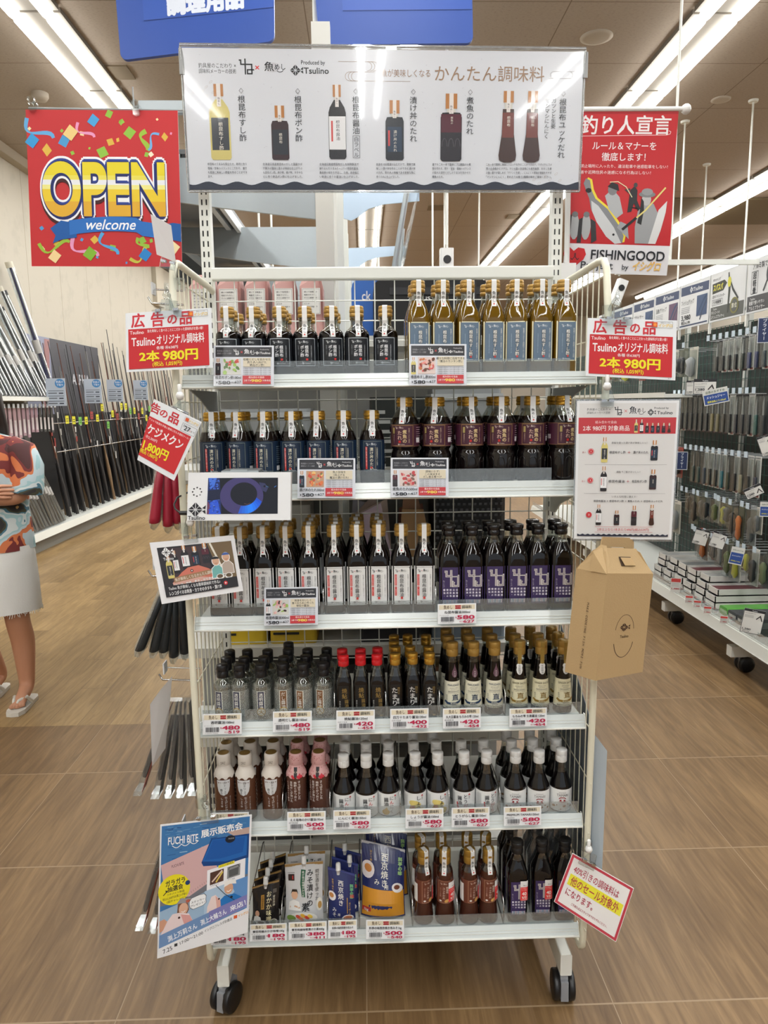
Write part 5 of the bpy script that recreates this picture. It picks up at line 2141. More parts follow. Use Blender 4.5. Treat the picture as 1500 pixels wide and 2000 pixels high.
for x, y, c, hair in ((124, 48, (110, 170, 166), (32, 30, 30)), (146, 42, (176, 160, 146), (70, 96, 160))):
    S.poly([(x - 12, y + 34), (x - 11, y + 14), (x - 3, y + 8), (x + 6, y + 8), (x + 13, y + 16), (x + 13, y + 34)], (236, 236, 236))
    S.poly([(x - 11, y + 33), (x - 10, y + 15), (x - 3, y + 9), (x + 6, y + 9), (x + 12, y + 17), (x + 12, y + 33)], c)
    S.ell(x, y, 8.4, 9.6, (236, 236, 236), 16)
    S.ell(x, y, 7.2, 8.6, (206, 164, 136), 16)
    S.ell(x, y - 4, 7.4, 5, hair, 14, 180, 360)
    S.line([(x - 3, y + 4), (x, y + 5.2), (x + 3, y + 4)], .8, (150, 70, 60))
for x in (128, 146):
    S.ell(x, 80, 8, 6, (232, 230, 226), 14)
    S.ell(x, 79, 6, 4, (96, 78, 54), 12)
S.rect(12, 84, 150, 21, (36, 32, 34))
S.text('Tsulino 魚が美味しくなる簡単調味料で作る♪', 20, 89.5, 7.4, (230, 230, 230), .01, w=106)
S.text('レンコダイのお刺身・カツオのタタキ・漬け丼', 20, 99, 8.4, (236, 236, 236), .025, w=108)
S.ell(137, 94, 4, 4, (204, 44, 50), 14)
S.poly([(135.8, 92), (135.8, 96), (139.2, 94)], (240, 236, 236))
rs = thing('recipe_sign', 'tilted black recipe sign with red fish and two people on the left tube', 'sign', at(385, 1170, 1.5))
fr_ = quad_fn(W, H, at(292, 1060, 1.50), at(457, 1045, 1.53), at(475, 1154, 1.52), at(316, 1180, 1.49))
board(S, 'sign_print', fr_, [GLOSS], rs, th=.0025)
clip(372, 1048, 1.512, 'clear clip with a white knob above the tilted recipe sign', .028, (-.392, 1.572, at(365, 1030, 1.57).z), -7)

# ---- event poster at the lower left
W, H = 180, 258
S = Sheet(W, H)
S.rect(0, 0, W, H, (226, 227, 230))
S.rect(3, 3, 173, 222, (62, 116, 170))
r5 = random.Random(21)
for k in range(70):
    x, y = r5.uniform(5, 160), r5.uniform(4, 74)
    S.line([(x, y), (x + r5.uniform(6, 16), y + r5.uniform(-1.5, 1.5))], r5.uniform(.6, 1.6), r5.choice([(40, 84, 140), (104, 150, 190), (150, 184, 208), (34, 74, 128)]))
    S.layer -= 1
S.layer += 1
S.poly([(130, 30), (176, 26), (176, 44), (150, 44)], (186, 160, 150))
S.rect(3, 128, 173, 30, (112, 114, 122))
S.poly([(3, 78), (96, 50), (110, 90), (120, 118), (60, 150), (14, 146), (8, 110)], (204, 168, 168))
for k in range(14):
    S.line([(60 + k * 4.2, 146 - k * 2.2), (59 + k * 4.2, 142.5 - k * 2.2)], .5, (110, 84, 84))
    S.layer -= 1
S.layer += 1
S.text('FUCHI BITE', 24, 84, 8, (70, 50, 54), .0, rot=-9, w=24, res=1)
S.poly([(82, 86), (100, 40), (176, 40), (176, 92), (134, 100), (86, 94)], (22, 66, 128))
S.poly([(84, 84), (102, 42), (172, 44), (172, 86), (130, 92)], (34, 98, 172))
S.poly([(88, 82), (104, 44), (168, 46), (164, 78), (120, 84)], (28, 86, 160))
S.ell(138, 46, 10, 8, (24, 30, 44), 18)
S.text('FUCHI', 140, 45, 4, (200, 200, 200), al='c', res=1)
S.text('FUCHI BITE', 16, 33, 21, (236, 238, 240), .03, w=58)
S.text('展示販売会', 80, 28, 17, (236, 238, 240), .04, w=82, rot=-5)
for k in range(3):
    S.line([(24 + k * 17 + 17 * j / 8, 43 - 1.5 * k + 5 * sin(pi * j / 8)) for j in range(9)], 1.3, (236, 238, 240))
S.ell(30, 130, 31, 30, (228, 214, 40), 30)
S.text('ガラガラ', 32, 115, 13, INK, .04, al='c', w=38, rot=-5)
S.text('抽選会', 32, 127, 11.5, INK, .04, al='c', w=30, rot=-5)
S.text('フチバイト製品', 33, 137, 5, INK, .01, al='c', rot=-5, res=1)
S.text('税込3,300円お買上げ毎に', 32, 144, 5.6, INK, .01, al='c', w=48, rot=-5, res=1)
S.text('1回チャレンジ！', 34, 151, 5.4, INK, .01, al='c', rot=-5, res=1)
S.ell(56, 121, 5, 5, (30, 62, 110), 8)
S.line([(9, 138), (16, 131)], 1.6, INK)
S.poly([(14, 134), (13, 128), (19, 131)], INK)
S.poly([(94, 104), (170, 92), (170, 134), (94, 146)], (232, 232, 236))
S.poly([(116, 98), (148, 93), (148, 99), (116, 104)], (226, 214, 50))
S.text('イベント限定販売', 132, 98.5, 4.4, INK, .02, al='c', w=28, rot=-9, res=1)
S.poly([(100, 110), (127, 106), (127, 132), (100, 136)], (82, 56, 48))
S.line([(104, 130), (124, 109)], 3, (220, 196, 180))
S.line([(112, 132), (125, 112)], 3, (214, 190, 90))
S.poly([(134, 105), (160, 101), (160, 126), (134, 130)], (136, 138, 140))
S.poly([(137, 112), (157, 108), (156, 124), (138, 127)], (86, 88, 90))
S.line([(137, 111), (138, 106), (156, 103), (158, 108)], 1.5, (60, 60, 62))
S.text('カモメッシ', 101, 138, 3.6, (90, 90, 94), rot=-8, res=1)
S.text('限定大判', 136, 133, 3.6, (90, 90, 94), rot=-8, res=1)
# anglers
S.poly([(3, 168), (90, 148), (90, 216), (3, 222)], (150, 178, 204))
S.poly([(90, 146), (176, 132), (176, 208), (90, 216)], (96, 142, 196))
S.poly([(90, 146), (140, 138), (150, 160), (120, 190), (90, 196)], (168, 192, 214))
S.poly([(38, 160), (56, 150), (60, 176), (48, 198), (36, 190)], (120, 82, 62))
S.ell(49, 172, 9, 12, (214, 170, 146), 16)
S.poly([(34, 160), (44, 150), (64, 154), (62, 162), (44, 160)], (150, 150, 154))
S.ell(58, 158, 5, 3.4, (180, 90, 70), 10)
S.line([(45, 177), (49, 179), (53, 176)], 1.4, (240, 232, 230))
S.poly([(4, 216), (18, 190), (28, 178), (40, 178), (60, 184), (70, 204), (66, 222), (40, 226), (10, 224)], (224, 206, 206))
S.poly([(44, 182), (62, 188), (70, 206), (64, 222), (52, 206)], (212, 156, 152))
S.ell(41, 188, 2.4, 2.4, (60, 30, 30), 8)
S.poly([(3, 186), (12, 184), (18, 190), (10, 206), (3, 210)], (200, 150, 124))
S.poly([(116, 176), (130, 164), (150, 164), (170, 178), (172, 206), (124, 210)], (36, 112, 182))
S.ell(138, 150, 9, 12, (206, 160, 132), 16)
S.poly([(128, 146), (130, 134), (142, 131), (152, 136), (153, 143), (140, 141)], (232, 230, 226))
S.line([(134, 155), (138, 157), (143, 154)], 1.4, (244, 240, 236))
S.line([(112, 138), (130, 160), (150, 178), (174, 198)], 1.2, (40, 44, 54))
S.ell(144, 170, 3, 3, (24, 26, 32), 8)
S.poly([(94, 214), (96, 180), (104, 160), (112, 158), (122, 172), (124, 196), (116, 214)], (228, 208, 204))
S.poly([(112, 160), (122, 172), (124, 196), (117, 200)], (214, 166, 156))
S.ell(119, 168, 2, 2, (60, 30, 30), 8)
S.poly([(120, 212), (156, 204), (158, 212), (122, 220)], (190, 40, 54))
V = [(x, y) for x, y in ((60, 160), (64, 154), (72, 152), (80, 150), (90, 150), (94, 155), (93, 162), (94, 169), (88, 174), (78, 176), (68, 178), (62, 174), (60, 167))]
S.poly(V, INK)
S.poly([(77 + (x - 77) * .95, 164 + (y - 164) * .94) for x, y in V], (234, 236, 238))
S.text('ステッカー', 77, 162, 5.4, INK, .02, al='c', rot=-7, res=1)
S.text('プレゼント！', 77, 169, 5.4, INK, .02, al='c', rot=-7, res=1)
S.poly([(3, 214), (176, 172), (176, 200), (3, 246)], (108, 140, 184))
S.poly([(100, 190), (176, 172), (176, 198), (100, 216)], (124, 122, 178))
S.text('渕上万莉さん', 20, 226, 13, (238, 240, 242), .03, w=58, rot=-13.5)
S.text('渕上大輔さん', 84, 210, 13, (238, 240, 242), .03, w=52, rot=-13.5)
S.text('来店！', 142, 196, 13, (238, 240, 242), .03, w=32, rot=-13.5)
S.poly([(0, 240), (176, 202), (180, 202), (180, 258), (0, 258)], (226, 227, 230))
S.text('7.25', 11, 248, 12, INK, .01, w=18, rot=-12)
S.rect(33, 238, 6, 6, (50, 50, 54))
S.text('17:00〜21:00', 44, 240, 8.6, INK, .01, w=46, rot=-12)
S.text('イシグロフレスポ鈴鹿店', 92, 229, 7, INK, .01, w=56, rot=-12)
S.rect(150, 212, 7, 7, (216, 92, 44))
S.text('イシグロ', 159, 215, 6.6, (222, 160, 60), .04, w=20, rot=-10, res=1)
pf = thing('event_poster', 'blue fishing event poster with yellow circle clipped to the lower left tube', 'poster', at(400, 1860, 1.5))
ff = quad_fn(W, H, at(313, 1611, 1.50), at(492, 1591, 1.54), at(484, 1820, 1.53), at(307, 1871, 1.485))
board(S, 'poster_sheet', ff, [PRINT], pf, .0012, nx=4)
clip(402, 1598, 1.52, 'clear clip holding the blue event poster', .055, (-.392, 1.585, at(392, 1565, 1.585).z), -6)

# ---- discount notice at the lower right
W, H = 138, 108
S = Sheet(W, H)
S.rect(0, 0, W, H, (228, 226, 224))
S.frame(1, 1, W - 2, H - 2, 5, (186, 62, 76))
R = (170, 54, 74)
S.text('40%引きの調味料は', 14, 26, 17, R, .02, w=100)
S.rect(11, 38, 118, 23, (226, 220, 60))
S.text('他のセール対象外', 16, 50, 20, R, .025, w=106)
S.text('になります。', 14, 74, 17, R, .02, w=60)
S.text('ご不明な点はスタッフまでおたずねください。', 32, 92, 6, R, .005, w=80, res=1)
nd = quad_fn(W, H, at(1118, 1666, 1.55), at(1238, 1735, 1.52), at(1203, 1840, 1.51), at(1082, 1761, 1.54))
tag(board(S, 'notice_sign', nd, [PRINT], None, .0014), 'tilted red-bordered notice with yellow band clipped to the lower right tube', 'sign')
clip(1150, 1684, 1.53, 'clear clip with a white ball holding the tilted discount notice', .04, (.52, 1.588, at(1148, 1650, 1.588).z), 29)

# ------------------------------------------------------------------ price cards on the shelf rails


def big_card(q4, title, sub, lines, extra, pic, cols):
    W, H = 118, 82
    S = Sheet(W, H)
    S.rect(0, 0, W, H, (214, 218, 226))
    S.rect(4, 3, 110, 20, (46, 46, 50))
    S.text('釣具屋のこだわり×', 7, 11, 4, (150, 150, 154), res=1, w=28)
    S.text('調味料メーカーの技術', 7, 16, 4, (150, 150, 154), res=1, w=28)
    logo_row(S, 39, 13, 12, (226, 226, 228))
    S.text('Produced by', 100, 8, 3.4, (214, 214, 216), al='c', res=1)
    fish_mark(S, 86, 15, 8, (226, 226, 228))
    S.text('Tsulino', 91, 15, 6, (230, 230, 232), .03, w=20)
    pic_bottle(S, 9, 26, 10, 34, pic)
    r = random.Random(len(title) * 7 + len(sub))
    S.rect(18, 26, 36, 33, cols[0])
    for k in range(26):
        x, y = r.uniform(22, 50), r.uniform(30, 55)
        S.ell(x, y, r.uniform(2, 5), r.uniform(1.5, 4), r.choice(cols[1:]), 7, rot=r.uniform(0, 180))
    S.rect(58, 25, 54, 18, (214, 204, 180))
    for k, l in enumerate(lines):
        S.text(l, 85, 28.5 + k * 5.6, 5.4, INK, .02, al='c', res=1)
    for k in range(4):
        S.text('北海道産の根昆布のうまみと香りを活かした味', 58, 46.5 + k * 4, 3.2, (70, 70, 74), res=1, w=54)
        S.layer -= 1
    S.layer += 1
    S.text(title, 4, 65, 7.4, INK, .03, w=50)
    S.text('¥', 5, 75, 6, INK, .03)
    S.text('580', 10, 75, 9, INK, .05, w=23)
    S.text('税込¥', 35, 75, 4, INK, .01, res=1)
    S.text('627', 42, 74, 7, INK, .02, w=12)
    S.rect(57, 61, 55, 17, (190, 54, 60))
    S.text('組み合わせ自由', 84, 64.5, 4.4, (238, 220, 214), .02, al='c', res=1)
    S.text('2本で¥', 60, 71, 4.6, (238, 220, 214), .02, res=1)
    S.text('980', 74, 71, 7.4, (236, 206, 90), .05, w=20)
    S.text('対象商品', 96, 71, 4, (238, 220, 214), .02, res=1)
    p = [at(*c) for c in q4]
    f_ = quad_fn(W, H, *p)
    t = tag(board(S, 'product_card', f_, [GLOSS], None, .0016, (218, 222, 228)), extra, 'price card', 'large product cards on the shelf rails')
    return t


SAL = [(206, 206, 200), (120, 160, 60), (150, 186, 80), (190, 60, 50), (206, 90, 70), (226, 214, 190), (84, 120, 50)]
FISH = [(214, 196, 190), (206, 90, 90), (224, 140, 130), (150, 50, 44), (96, 50, 30), (226, 180, 170), (190, 110, 60)]
YC = 1.592


def cardq(x0, y0, x1, y1, dy=0):
    return [(x0, y0, YC + .004), (x1, y0 + dy, YC + .004), (x1, y1 + dy, YC - .006), (x0, y1, YC - .006)]


big_card(cardq(417, 675, 535, 754), '根昆布ポン酢180ml', 'a', ['柑橘とだしを効かせた', '釣り人へ向けた', '絶品ポン酢!'], 'product card with salad picture under the ponzu bottles', 'ponzu', SAL)
big_card(cardq(799, 672, 911, 753), '根昆布すし酢300ml', 'bb', ['様々な料理に活用できる', '「魔法のカンタン酢」'], 'product card with sushi picture under the amber vinegar bottles', 'sushi', FISH)
big_card(cardq(581, 895, 694, 973), '漬け丼のたれ300ml', 'ccc', ['魚の旨味を', '1段上げる', '魔法の漬けだれ!'], 'product card under the navy-label sauce bottles', 'donburi', [(190, 150, 120), (200, 80, 60), (216, 120, 70), (120, 130, 80), (230, 190, 120)])
big_card(cardq(763, 894, 876, 971), '煮魚のたれ500ml', 'dddd', ['調味いらず!', 'この味決まる', 'だし香る煮つけ'], 'product card under the maroon-label sauce bottles', 'niz', [(216, 200, 196), (190, 70, 74), (214, 140, 130), (120, 90, 80)])
big_card(cardq(516, 1148, 621, 1222, -2), '根昆布醤油300ml', 'eeeee', ['刺身をおいしく', '食べるために作った', '秘伝の醤油!'], 'product card with sashimi picture under the white-label soy bottles', 'white', [(206, 206, 200), (222, 170, 166), (230, 190, 186), (150, 180, 90), (214, 150, 150), (60, 40, 36)])


def tag_card(x0, y0, x1, y1, name, price, tax, where, maker='釣具調味料', dy=-2):
    W, H = 75, 38
    S = Sheet(W, H)
    S.rect(0, 0, W, H, (222, 224, 226))
    S.rect(2.5, 2, 70, 9, (214, 204, 180))
    S.text('魚めし', 20, 6.5, 8, (90, 70, 56), .03, al='c', w=17, res=1)
    S.rect(34, 3, 11, 7, (160, 36, 44))
    S.text('おすすめ', 39.5, 6.5, 2.8, (236, 210, 200), al='c', res=1)
    S.text('調味料', 47, 6.5, 7, (50, 46, 46), .02, w=19, res=1)
    S.text(name, 38, 16, 6, INK, .03, al='c', w=min(64, 5.0 * len(name)), res=1)
    S.text(maker, 3, 22, 3.2, (110, 110, 112), w=18, res=1)
    S.bars(6, 24.5, 25, 9, (60, 60, 66), len(name))
    S.text('0 000000 000000', 5, 35.3, 2, (120, 120, 122), w=25, res=1)
    S.text('¥', 34, 26, 5, (176, 34, 72), .02, res=1)
    S.text(price, 71, 25.5, 10, (176, 34, 72), .055, al='r', w=33, res=1)
    S.text('税込¥', 42, 34, 3.4, (176, 34, 72), .0, res=1)
    S.text(tax, 71, 33.6, 7, (176, 34, 72), .05, al='r', w=21, res=1)
    p = [at(x0, y0, YC + .002), at(x1, y0 + dy, YC + .002), at(x1, y1 + dy, YC - .006), at(x0, y1, YC - .006)]
    return tag(board(S, 'price_tag', quad_fn(W, H, *p), [PRINT], None, .0012, (222, 224, 226)), where, 'price tag', 'small price tags on the shelf rails')


tag_card(855, 1180, 930, 1219, 'ね昆布醤油300ml', '580', '627', 'price tag under the purple-label soy bottles of the third shelf', 'アイピック')
tag_card(396, 1395, 472, 1435, '透明醤油100ml', '480', '519', 'price tag under the navy-striped clear soy bottles', 'フンドーダイ')
tag_card(533, 1390, 609, 1430, '透明だし醤油100ml', '480', '519', 'price tag under the brown-striped clear dashi soy bottles', 'フンドーダイ')
tag_card(657, 1388, 732, 1427, '焼鮎醤油120ml', '420', '454', 'price tag under the red-capped soy bottles', '四万十生産')
tag_card(762, 1385, 837, 1424, '四万十たまり醤油120ml', '400', '432', 'price tag under the gold-capped tamari bottles', '四万十生産')
tag_card(865, 1384, 939, 1423, '丸大豆醤油 もろみの雫 120ml', '420', '454', 'price tag under the soy bottles with drop stickers', '直源醤油')
tag_card(995, 1384, 1068, 1420, 'もろみの雫 生姜醤油 120ml', '420', '454', 'price tag under the cone ginger soy bottles', '直源醤油')
tag_card(411, 1588, 486, 1626, '白トリュフ醤油195ml', '500', '540', 'price tag under the truffle soy bottles, half behind the event poster', '伊賀越')
tag_card(561, 1586, 636, 1623, 'ええ塩梅のかけ醤油195ml', '500', '540', 'price tag under the plum soy bottles', '伊賀越')
tag_card(651, 1583, 724, 1620, 'にんにく醤油150ml', '580', '627', 'price tag under the garlic soy bottles', '関東三印商店')
tag_card(792, 1580, 866, 1618, 'しょうが醤油150ml', '580', '627', 'price tag under the white-capped ginger soy bottles', '関東三印商店')
tag_card(882, 1578, 956, 1616, 'とうがらし醤油150ml', '580', '627', 'price tag under the chili soy bottles', '関東三印商店')
tag_card(984, 1576, 1057, 1613, 'PREMIUM TAMARI150ml', '580', '627', 'price tag under the premium tamari bottles', '関東三印商店')
tag_card(412, 1810, 484, 1846, '賛否両論ねぎ味噌100g', '180', '195', 'price tag at the left end of the bottom shelf behind the poster', 'マルコメ')
tag_card(488, 1806, 560, 1839, '賛否両論おかか味噌100g', '180', '195', 'price tag under the black miso pouches', 'マルコメ', -3)
tag_card(564, 1802, 638, 1836, '賛否両論味噌漬けの素400g', '380', '411', 'price tag under the silver miso pouches', 'マルコメ', -3)
tag_card(641, 1798, 697, 1833, '料亭の味西京焼き用みそ', '180', '195', 'price tag under the small blue miso pouches', 'マルコメ', -2)
tag_card(715, 1797, 789, 1834, '料亭の味西京焼き用みそ1kg', '500', '540', 'price tag under the large navy miso bag', 'マルコメ', -1)
# ------------------------------------------------------------------ pouches on the bottom shelf
ZB = SHELF[5][0] - 0.0076


def pouch(name, w, h, T, slant, cols, S, spout=None, label='', group=None, seal=(150, 118, 70), loc=(0, 0, 0), tilt=0, yaw=0, m=None):
    t = thing(name, label, 'pouch', (0, 0, 0), group)

    def fs(u, v, off, side=-1):
        top = h + slant * u / (w / 2)
        k = max(0.0, min(1.0, v / h))
        th = T * (1 - abs(2 * u / w) ** 2.4) * (1 - k ** 2.2) * (0.62 + 0.38 * min(1, k * 6)) + .0008
        lean = .0
        return Vector((u * (1 - .05 * sin(pi * k)), side * (th + off), k * top))
    q = MB()
    nu, nv = 10, 12
    for side in (-1, 1):
        V = [fs(-w / 2 + w * i / nu, h * j / nv, 0, side) for j in range(nv + 1) for i in range(nu + 1)]
        F = [(j * (nu + 1) + i, j * (nu + 1) + i + 1, (j + 1) * (nu + 1) + i + 1, (j + 1) * (nu + 1) + i) for j in range(nv) for i in range(nu)]
        q.add(V, F if side < 0 else [tuple(reversed(f)) for f in F], 0, cols, True)
    q.add([fs(-w / 2 + w * i / nu, 0, 0, s) for s in (-1, 1) for i in range(nu + 1)], [(i + 1, i, i + nu + 1, i + nu + 2) for i in range(nu)], 0, cols)
    S.onto(q, lambda x, y, off: fs(max(-w / 2, min(w / 2, x - w / 2)), h - y, off + .0006))
    q.build('pouch_body', m or GLOSS, t, local=True)
    q = MB()
    for side in (-1, 1):
        q.add([fs(-w / 2, h * .955, .0008, side), fs(w / 2, h * .955, .0008, side), fs(w / 2, h, .0008, side), fs(-w / 2, h, .0008, side)], [(0, 1, 2, 3)], 0, seal)
    q.build('top_seal', GLOSS, t, local=True)
    if spout is not None:
        q = MB()
        z = h + slant * spout / (w / 2)
        q.lathe([(z - .012, .0052), (z - .002, .0052), (z - .002, .0066), (z, .0066), (z + .001, .0062), (z + .013, .0060), (z + .0165, .0050), (z + .0168, .0004)], 14, o=(spout, 0, 0))
        q.build('spout_cap', WCAP, t, local=True)
    t.location = loc
    t.rotation_euler = (radians(tilt), 0, radians(yaw))
    return t


def art_okaka():
    w, h = .068, .104
    S = Sheet(w, h, .008)
    S.rect(.003, .008, w - .006, h - .010, (26, 22, 22))
    S.vtext('おかか味噌', .044, .018, .0140, (226, 214, 170), .02)
    S.rect(.0235, .024, .0085, .034, (176, 130, 56))
    S.vtext('北海道産昆布', .0278, .026, .0050, (40, 26, 20), .0, res=1)
    S.rect(.054, .016, .009, .009, (90, 84, 78))
    S.vtext('賛否両論', .0570, .030, .0060, (206, 200, 180), res=1)
    S.ell(.014, .068, .006, .008, (196, 150, 122), 12)
    S.poly([(.004, .090), (.006, .076), (.014, .073), (.023, .077), (.025, .090)], (220, 218, 214))
    S.ell(.024, .092, .014, .008, (214, 210, 204), 14)
    S.ell(.024, .090, .009, .004, (90, 54, 32), 12)
    S.ell(.055, .092, .010, .010, (196, 192, 180), 14)
    S.ell(.055, .090, .007, .006, (96, 104, 60), 12)
    return S


def art_misozuke():
    w, h = .098, .150
    S = Sheet(w, h, .008)
    S.rect(.003, .008, w - .006, h - .010, (196, 196, 196))
    S.rect(.008, .024, .016, .016, (46, 32, 34))
    S.rect(.018, .028, .003, .009, (180, 50, 50))
    S.text('marukome', .016, .020, .004, INK, al='c', res=1)
    S.poly([(.041, .014), (.053, .016), (.049, .050), (.052, .080), (.043, .079), (.039, .048)], (40, 92, 66))
    S.vtext('糀が香る味噌ひかえめ', .0465, .018, .0060, (226, 230, 220), .01, res=1)
    S.vtext('みそ漬けの', .064, .014, .0175, INK, .02)
    S.text('素', .053, .104, .022, INK, .02, al='c')
    S.vtext('糀甘酒を使った', .082, .016, .0105, (60, 56, 54), -.004)
    S.ell(.024, .074, .0085, .0105, (214, 170, 140), 14)
    S.poly([(.014, .072), (.018, .060), (.030, .060), (.034, .072), (.030, .066), (.018, .066)], (40, 34, 32))
    S.poly([(.008, .112), (.010, .092), (.022, .085), (.036, .090), (.041, .112)], (226, 224, 220))
    S.line([(.012, .104), (.026, .101), (.038, .105)], .004, (200, 160, 130))
    S.ell(.046, .132, .036, .016, (226, 224, 218), 18)
    for (x, y, c) in ((.034, .127, (206, 80, 60)), (.046, .124, (222, 170, 60)), (.056, .129, (206, 70, 56)), (.064, .126, (226, 190, 80)), (.042, .133, (226, 120, 70))):
        S.ell(x, y, .0075, .0045, c, 8, rot=30)
    S.ell(.016, .132, .012, .008, (120, 150, 70), 12)
    S.ell(.088, .100, .008, .016, (222, 218, 206), 12)
    S.ell(.089, .102, .005, .009, (180, 140, 80), 10)
    return S


def art_saikyo(w, h, big=False):
    S = Sheet(w, h, .008)
    k = w / .068
    S.rect(.002, .006, w - .004, h - .008, (38, 46, 98))
    if big:
        S.rect(.002, h * .60, w - .004, h * .40 - .004, (206, 142, 44))
        S.vtext('西京焼き', w * .54, h * .10, .0195, (226, 224, 214), .02)
        S.text('用', w * .58, h * .555, .012, (226, 224, 214), .02, al='c')
        S.text('み', w * .36, h * .50, .015, (226, 224, 214), .01, al='c')
        S.rect(.003, h * .86, w * .20, .010, (176, 50, 44))
        S.text('1kg', w * .12, h * .895, .009, (236, 230, 220), .03, al='c')
        S.ell(w * .14, h * .36, w * .16, h * .12, (222, 214, 216), 16, rot=20)
        S.ell(w * .15, h * .34, w * .09, h * .055, (196, 130, 70), 12, rot=25)
        S.ell(w * .84, h * .56, w * .13, h * .07, (226, 222, 222), 14, rot=15)
        S.ell(w * .83, h * .55, w * .07, h * .035, (110, 60, 44), 10)
        S.vtext('料亭の味', w * .90, h * .12, .011, (150, 190, 130), .06)
        S.vtext('漬けて焼くだけ', w * .22, h * .10, .006, (196, 160, 80), .0, res=1)
        return S
    S.vtext('西京焼き', w * .47, h * .17, .0150 * k, (232, 230, 224), .015)
    S.text('用', w * .39, h * .80, .0070 * k, (232, 230, 224), .015, al='c')
    S.vtext('みそ', w * .22, h * .67, .0115 * k, (232, 230, 224), .0)
    S.vtext('料亭の味', w * .88, h * .21, .0092 * k, (110, 176, 130), .06)
    S.text('味', w * .90, h * .45, .011 * k, (206, 70, 66), .04, al='c')
    S.ell(w * .12, h * .48, w * .16, h * .085, (226, 220, 222), 14)
    S.ell(w * .11, h * .47, w * .09, h * .045, (190, 130, 76), 12)
    S.ell(w * .72, h * .87, w * .22, h * .075, (226, 220, 222), 14)
    S.ell(w * .72, h * .865, w * .17, h * .05, (196, 110, 66), 12)
    S.rect(w * .70, h * .47, .0016, h * .30, (196, 150, 60))
    S.vtext('漬けて焼くだけ', w * .80, h * .56, .0050 * k, (206, 170, 96), res=1)
    S.vtext('家庭で味わう', w * .17, h * .17, .0050 * k, (206, 170, 96), res=1)
    return S


for k in range(4):
    p = at(518 + 2 * k, 1797, 1.632)
    pouch('miso_pouch', .068, .104, .012, .010, (26, 22, 22), art_okaka(), .0, 'black miso pouch with white spout, %s from the front on the bottom shelf' % nth(k), 'black miso pouches', loc=(p.x, 1.640 + .034 * k, ZB + .004 + .0 * k), tilt=-9, yaw=rnd.uniform(-5, 5))
for k in range(2):
    p = at(594, 1797, 1.632)
    pouch('miso_pouch', .096, .152, .014, .004, (196, 196, 196), art_misozuke(), .0, 'silver miso pouch with white spout on the bottom shelf, %s' % ('in front' if k == 0 else 'behind another'), 'silver miso pouches', loc=(p.x + .003 * k, 1.643 + .042 * k, ZB + .004), tilt=-8, yaw=rnd.uniform(-4, 4))
for k in range(3):
    p = at(668, 1797, 1.632)
    pouch('miso_pouch', .068, .130, .013, -.010, (38, 46, 98), art_saikyo(.068, .130), -.008 if k % 2 == 0 else .012, 'small blue miso pouch with white spout, %s from the front' % nth(k), 'small blue miso pouches', (60, 70, 130), loc=(p.x + .007 * k, 1.643 + .040 * k, ZB + .004), tilt=-8, yaw=rnd.uniform(-4, 4))
for k in range(2):
    p = at(752, 1800, 1.64)
    pouch('miso_bag', .112, .170, .026, -.012, (30, 34, 70) if k else (44, 50, 96), art_saikyo(.112, .170, True), None, 'large navy bag of orange miso on the bottom shelf, %s' % ('in front' if k == 0 else 'behind another'), 'large navy miso bags', (190, 190, 196), loc=(p.x - .004 + .012 * k, 1.665 + .075 * k, ZB + .004), tilt=-15, yaw=-4 + 3 * k)

# ------------------------------------------------------------------ wire dividers standing on the shelves
for k, xs in ((2, (632, 851)), (3, (654, 754, 858, 986)), (4, (553, 645, 782, 877, 976)), (5, (487, 551, 640, 702, 806, 893, 983))):
    for n_, px in enumerate(xs):
        p = at(px, {2: 1190, 3: 1400, 4: 1590, 5: 1800}[k], 1.625)
        z = SHELF[k][0] - .0056
        q = MB()
        x = p.x
        q.tube([(x, 1.90, z), (x, 1.90, z + .06), (x, 1.88, z + .068), (x, 1.64, z + .068), (x, 1.623, z + .055), (x, 1.621, z + .01), (x, 1.624, z), (x, 1.90, z)], .0016, 6)
        tag(q.build('shelf_divider', CHROME), 'thin wire divider on the %s shelf, %s from the left' % ({2: 'third', 3: 'fourth', 4: 'fifth', 5: 'bottom'}[k], nth(n_)), 'divider', 'wire dividers on the shelves')

# ------------------------------------------------------------------ small screen
dv = thing('video_display', 'small white video screen showing a blue-lit pan, clamped to the second shelf', 'screen', at(467, 1018, 1.50))
W, H = 200, 96
P4 = [at(368, 923, 1.515), at(568, 922, 1.515), at(567.5, 1016, 1.505), at(365, 1017, 1.505)]
fd = quad_fn(W, H, *P4)
S = Sheet(W, H)
S.rect(0, 0, W, H, (226, 228, 230))
for k in range(8):
    a = radians(45 * k - 90)
    S.ell(18 + 8.5 * cos(a), 38.5 + 8.5 * sin(a), 1.6, 1.6, (30, 30, 34) if k != 3 else (130, 130, 134), 10)
    S.layer -= 1
S.layer += 1
fish_mark(S, 19, 74, 34, (34, 32, 40))
S.text('Tsulino', 2, 90, 11, (36, 36, 42), .03, w=33)
board(S, 'front_panel', fd, [mat('screen_front_print', rough=.35, attr=True)], dv, th=.004)
q = MB()
q.add([fd(0, 0, -.004), fd(W, 0, -.004), fd(W, H, -.004), fd(0, H, -.004), fd(0, 0, -.028), fd(W, 0, -.028), fd(W, H, -.028), fd(0, H, -.028)],
      [(0, 1, 2, 3), (7, 6, 5, 4), (0, 4, 5, 1), (1, 5, 6, 2), (2, 6, 7, 3), (3, 7, 4, 0)], 0)
q.build('back_case', mat('screen_case_white', (214, 214, 212), .4), dv)
S = Sheet(W, H)
S.rect(39, 11, 136, 72, (14, 16, 26))
S.poly([(39, 11), (61, 11), (64, 46), (66, 83), (38, 83)], (30, 44, 96))
S.poly([(40, 11), (56, 11), (52, 26), (44, 34)], (66, 110, 206))
S.poly([(40, 62), (58, 52), (65, 83), (39, 83)], (44, 84, 200))
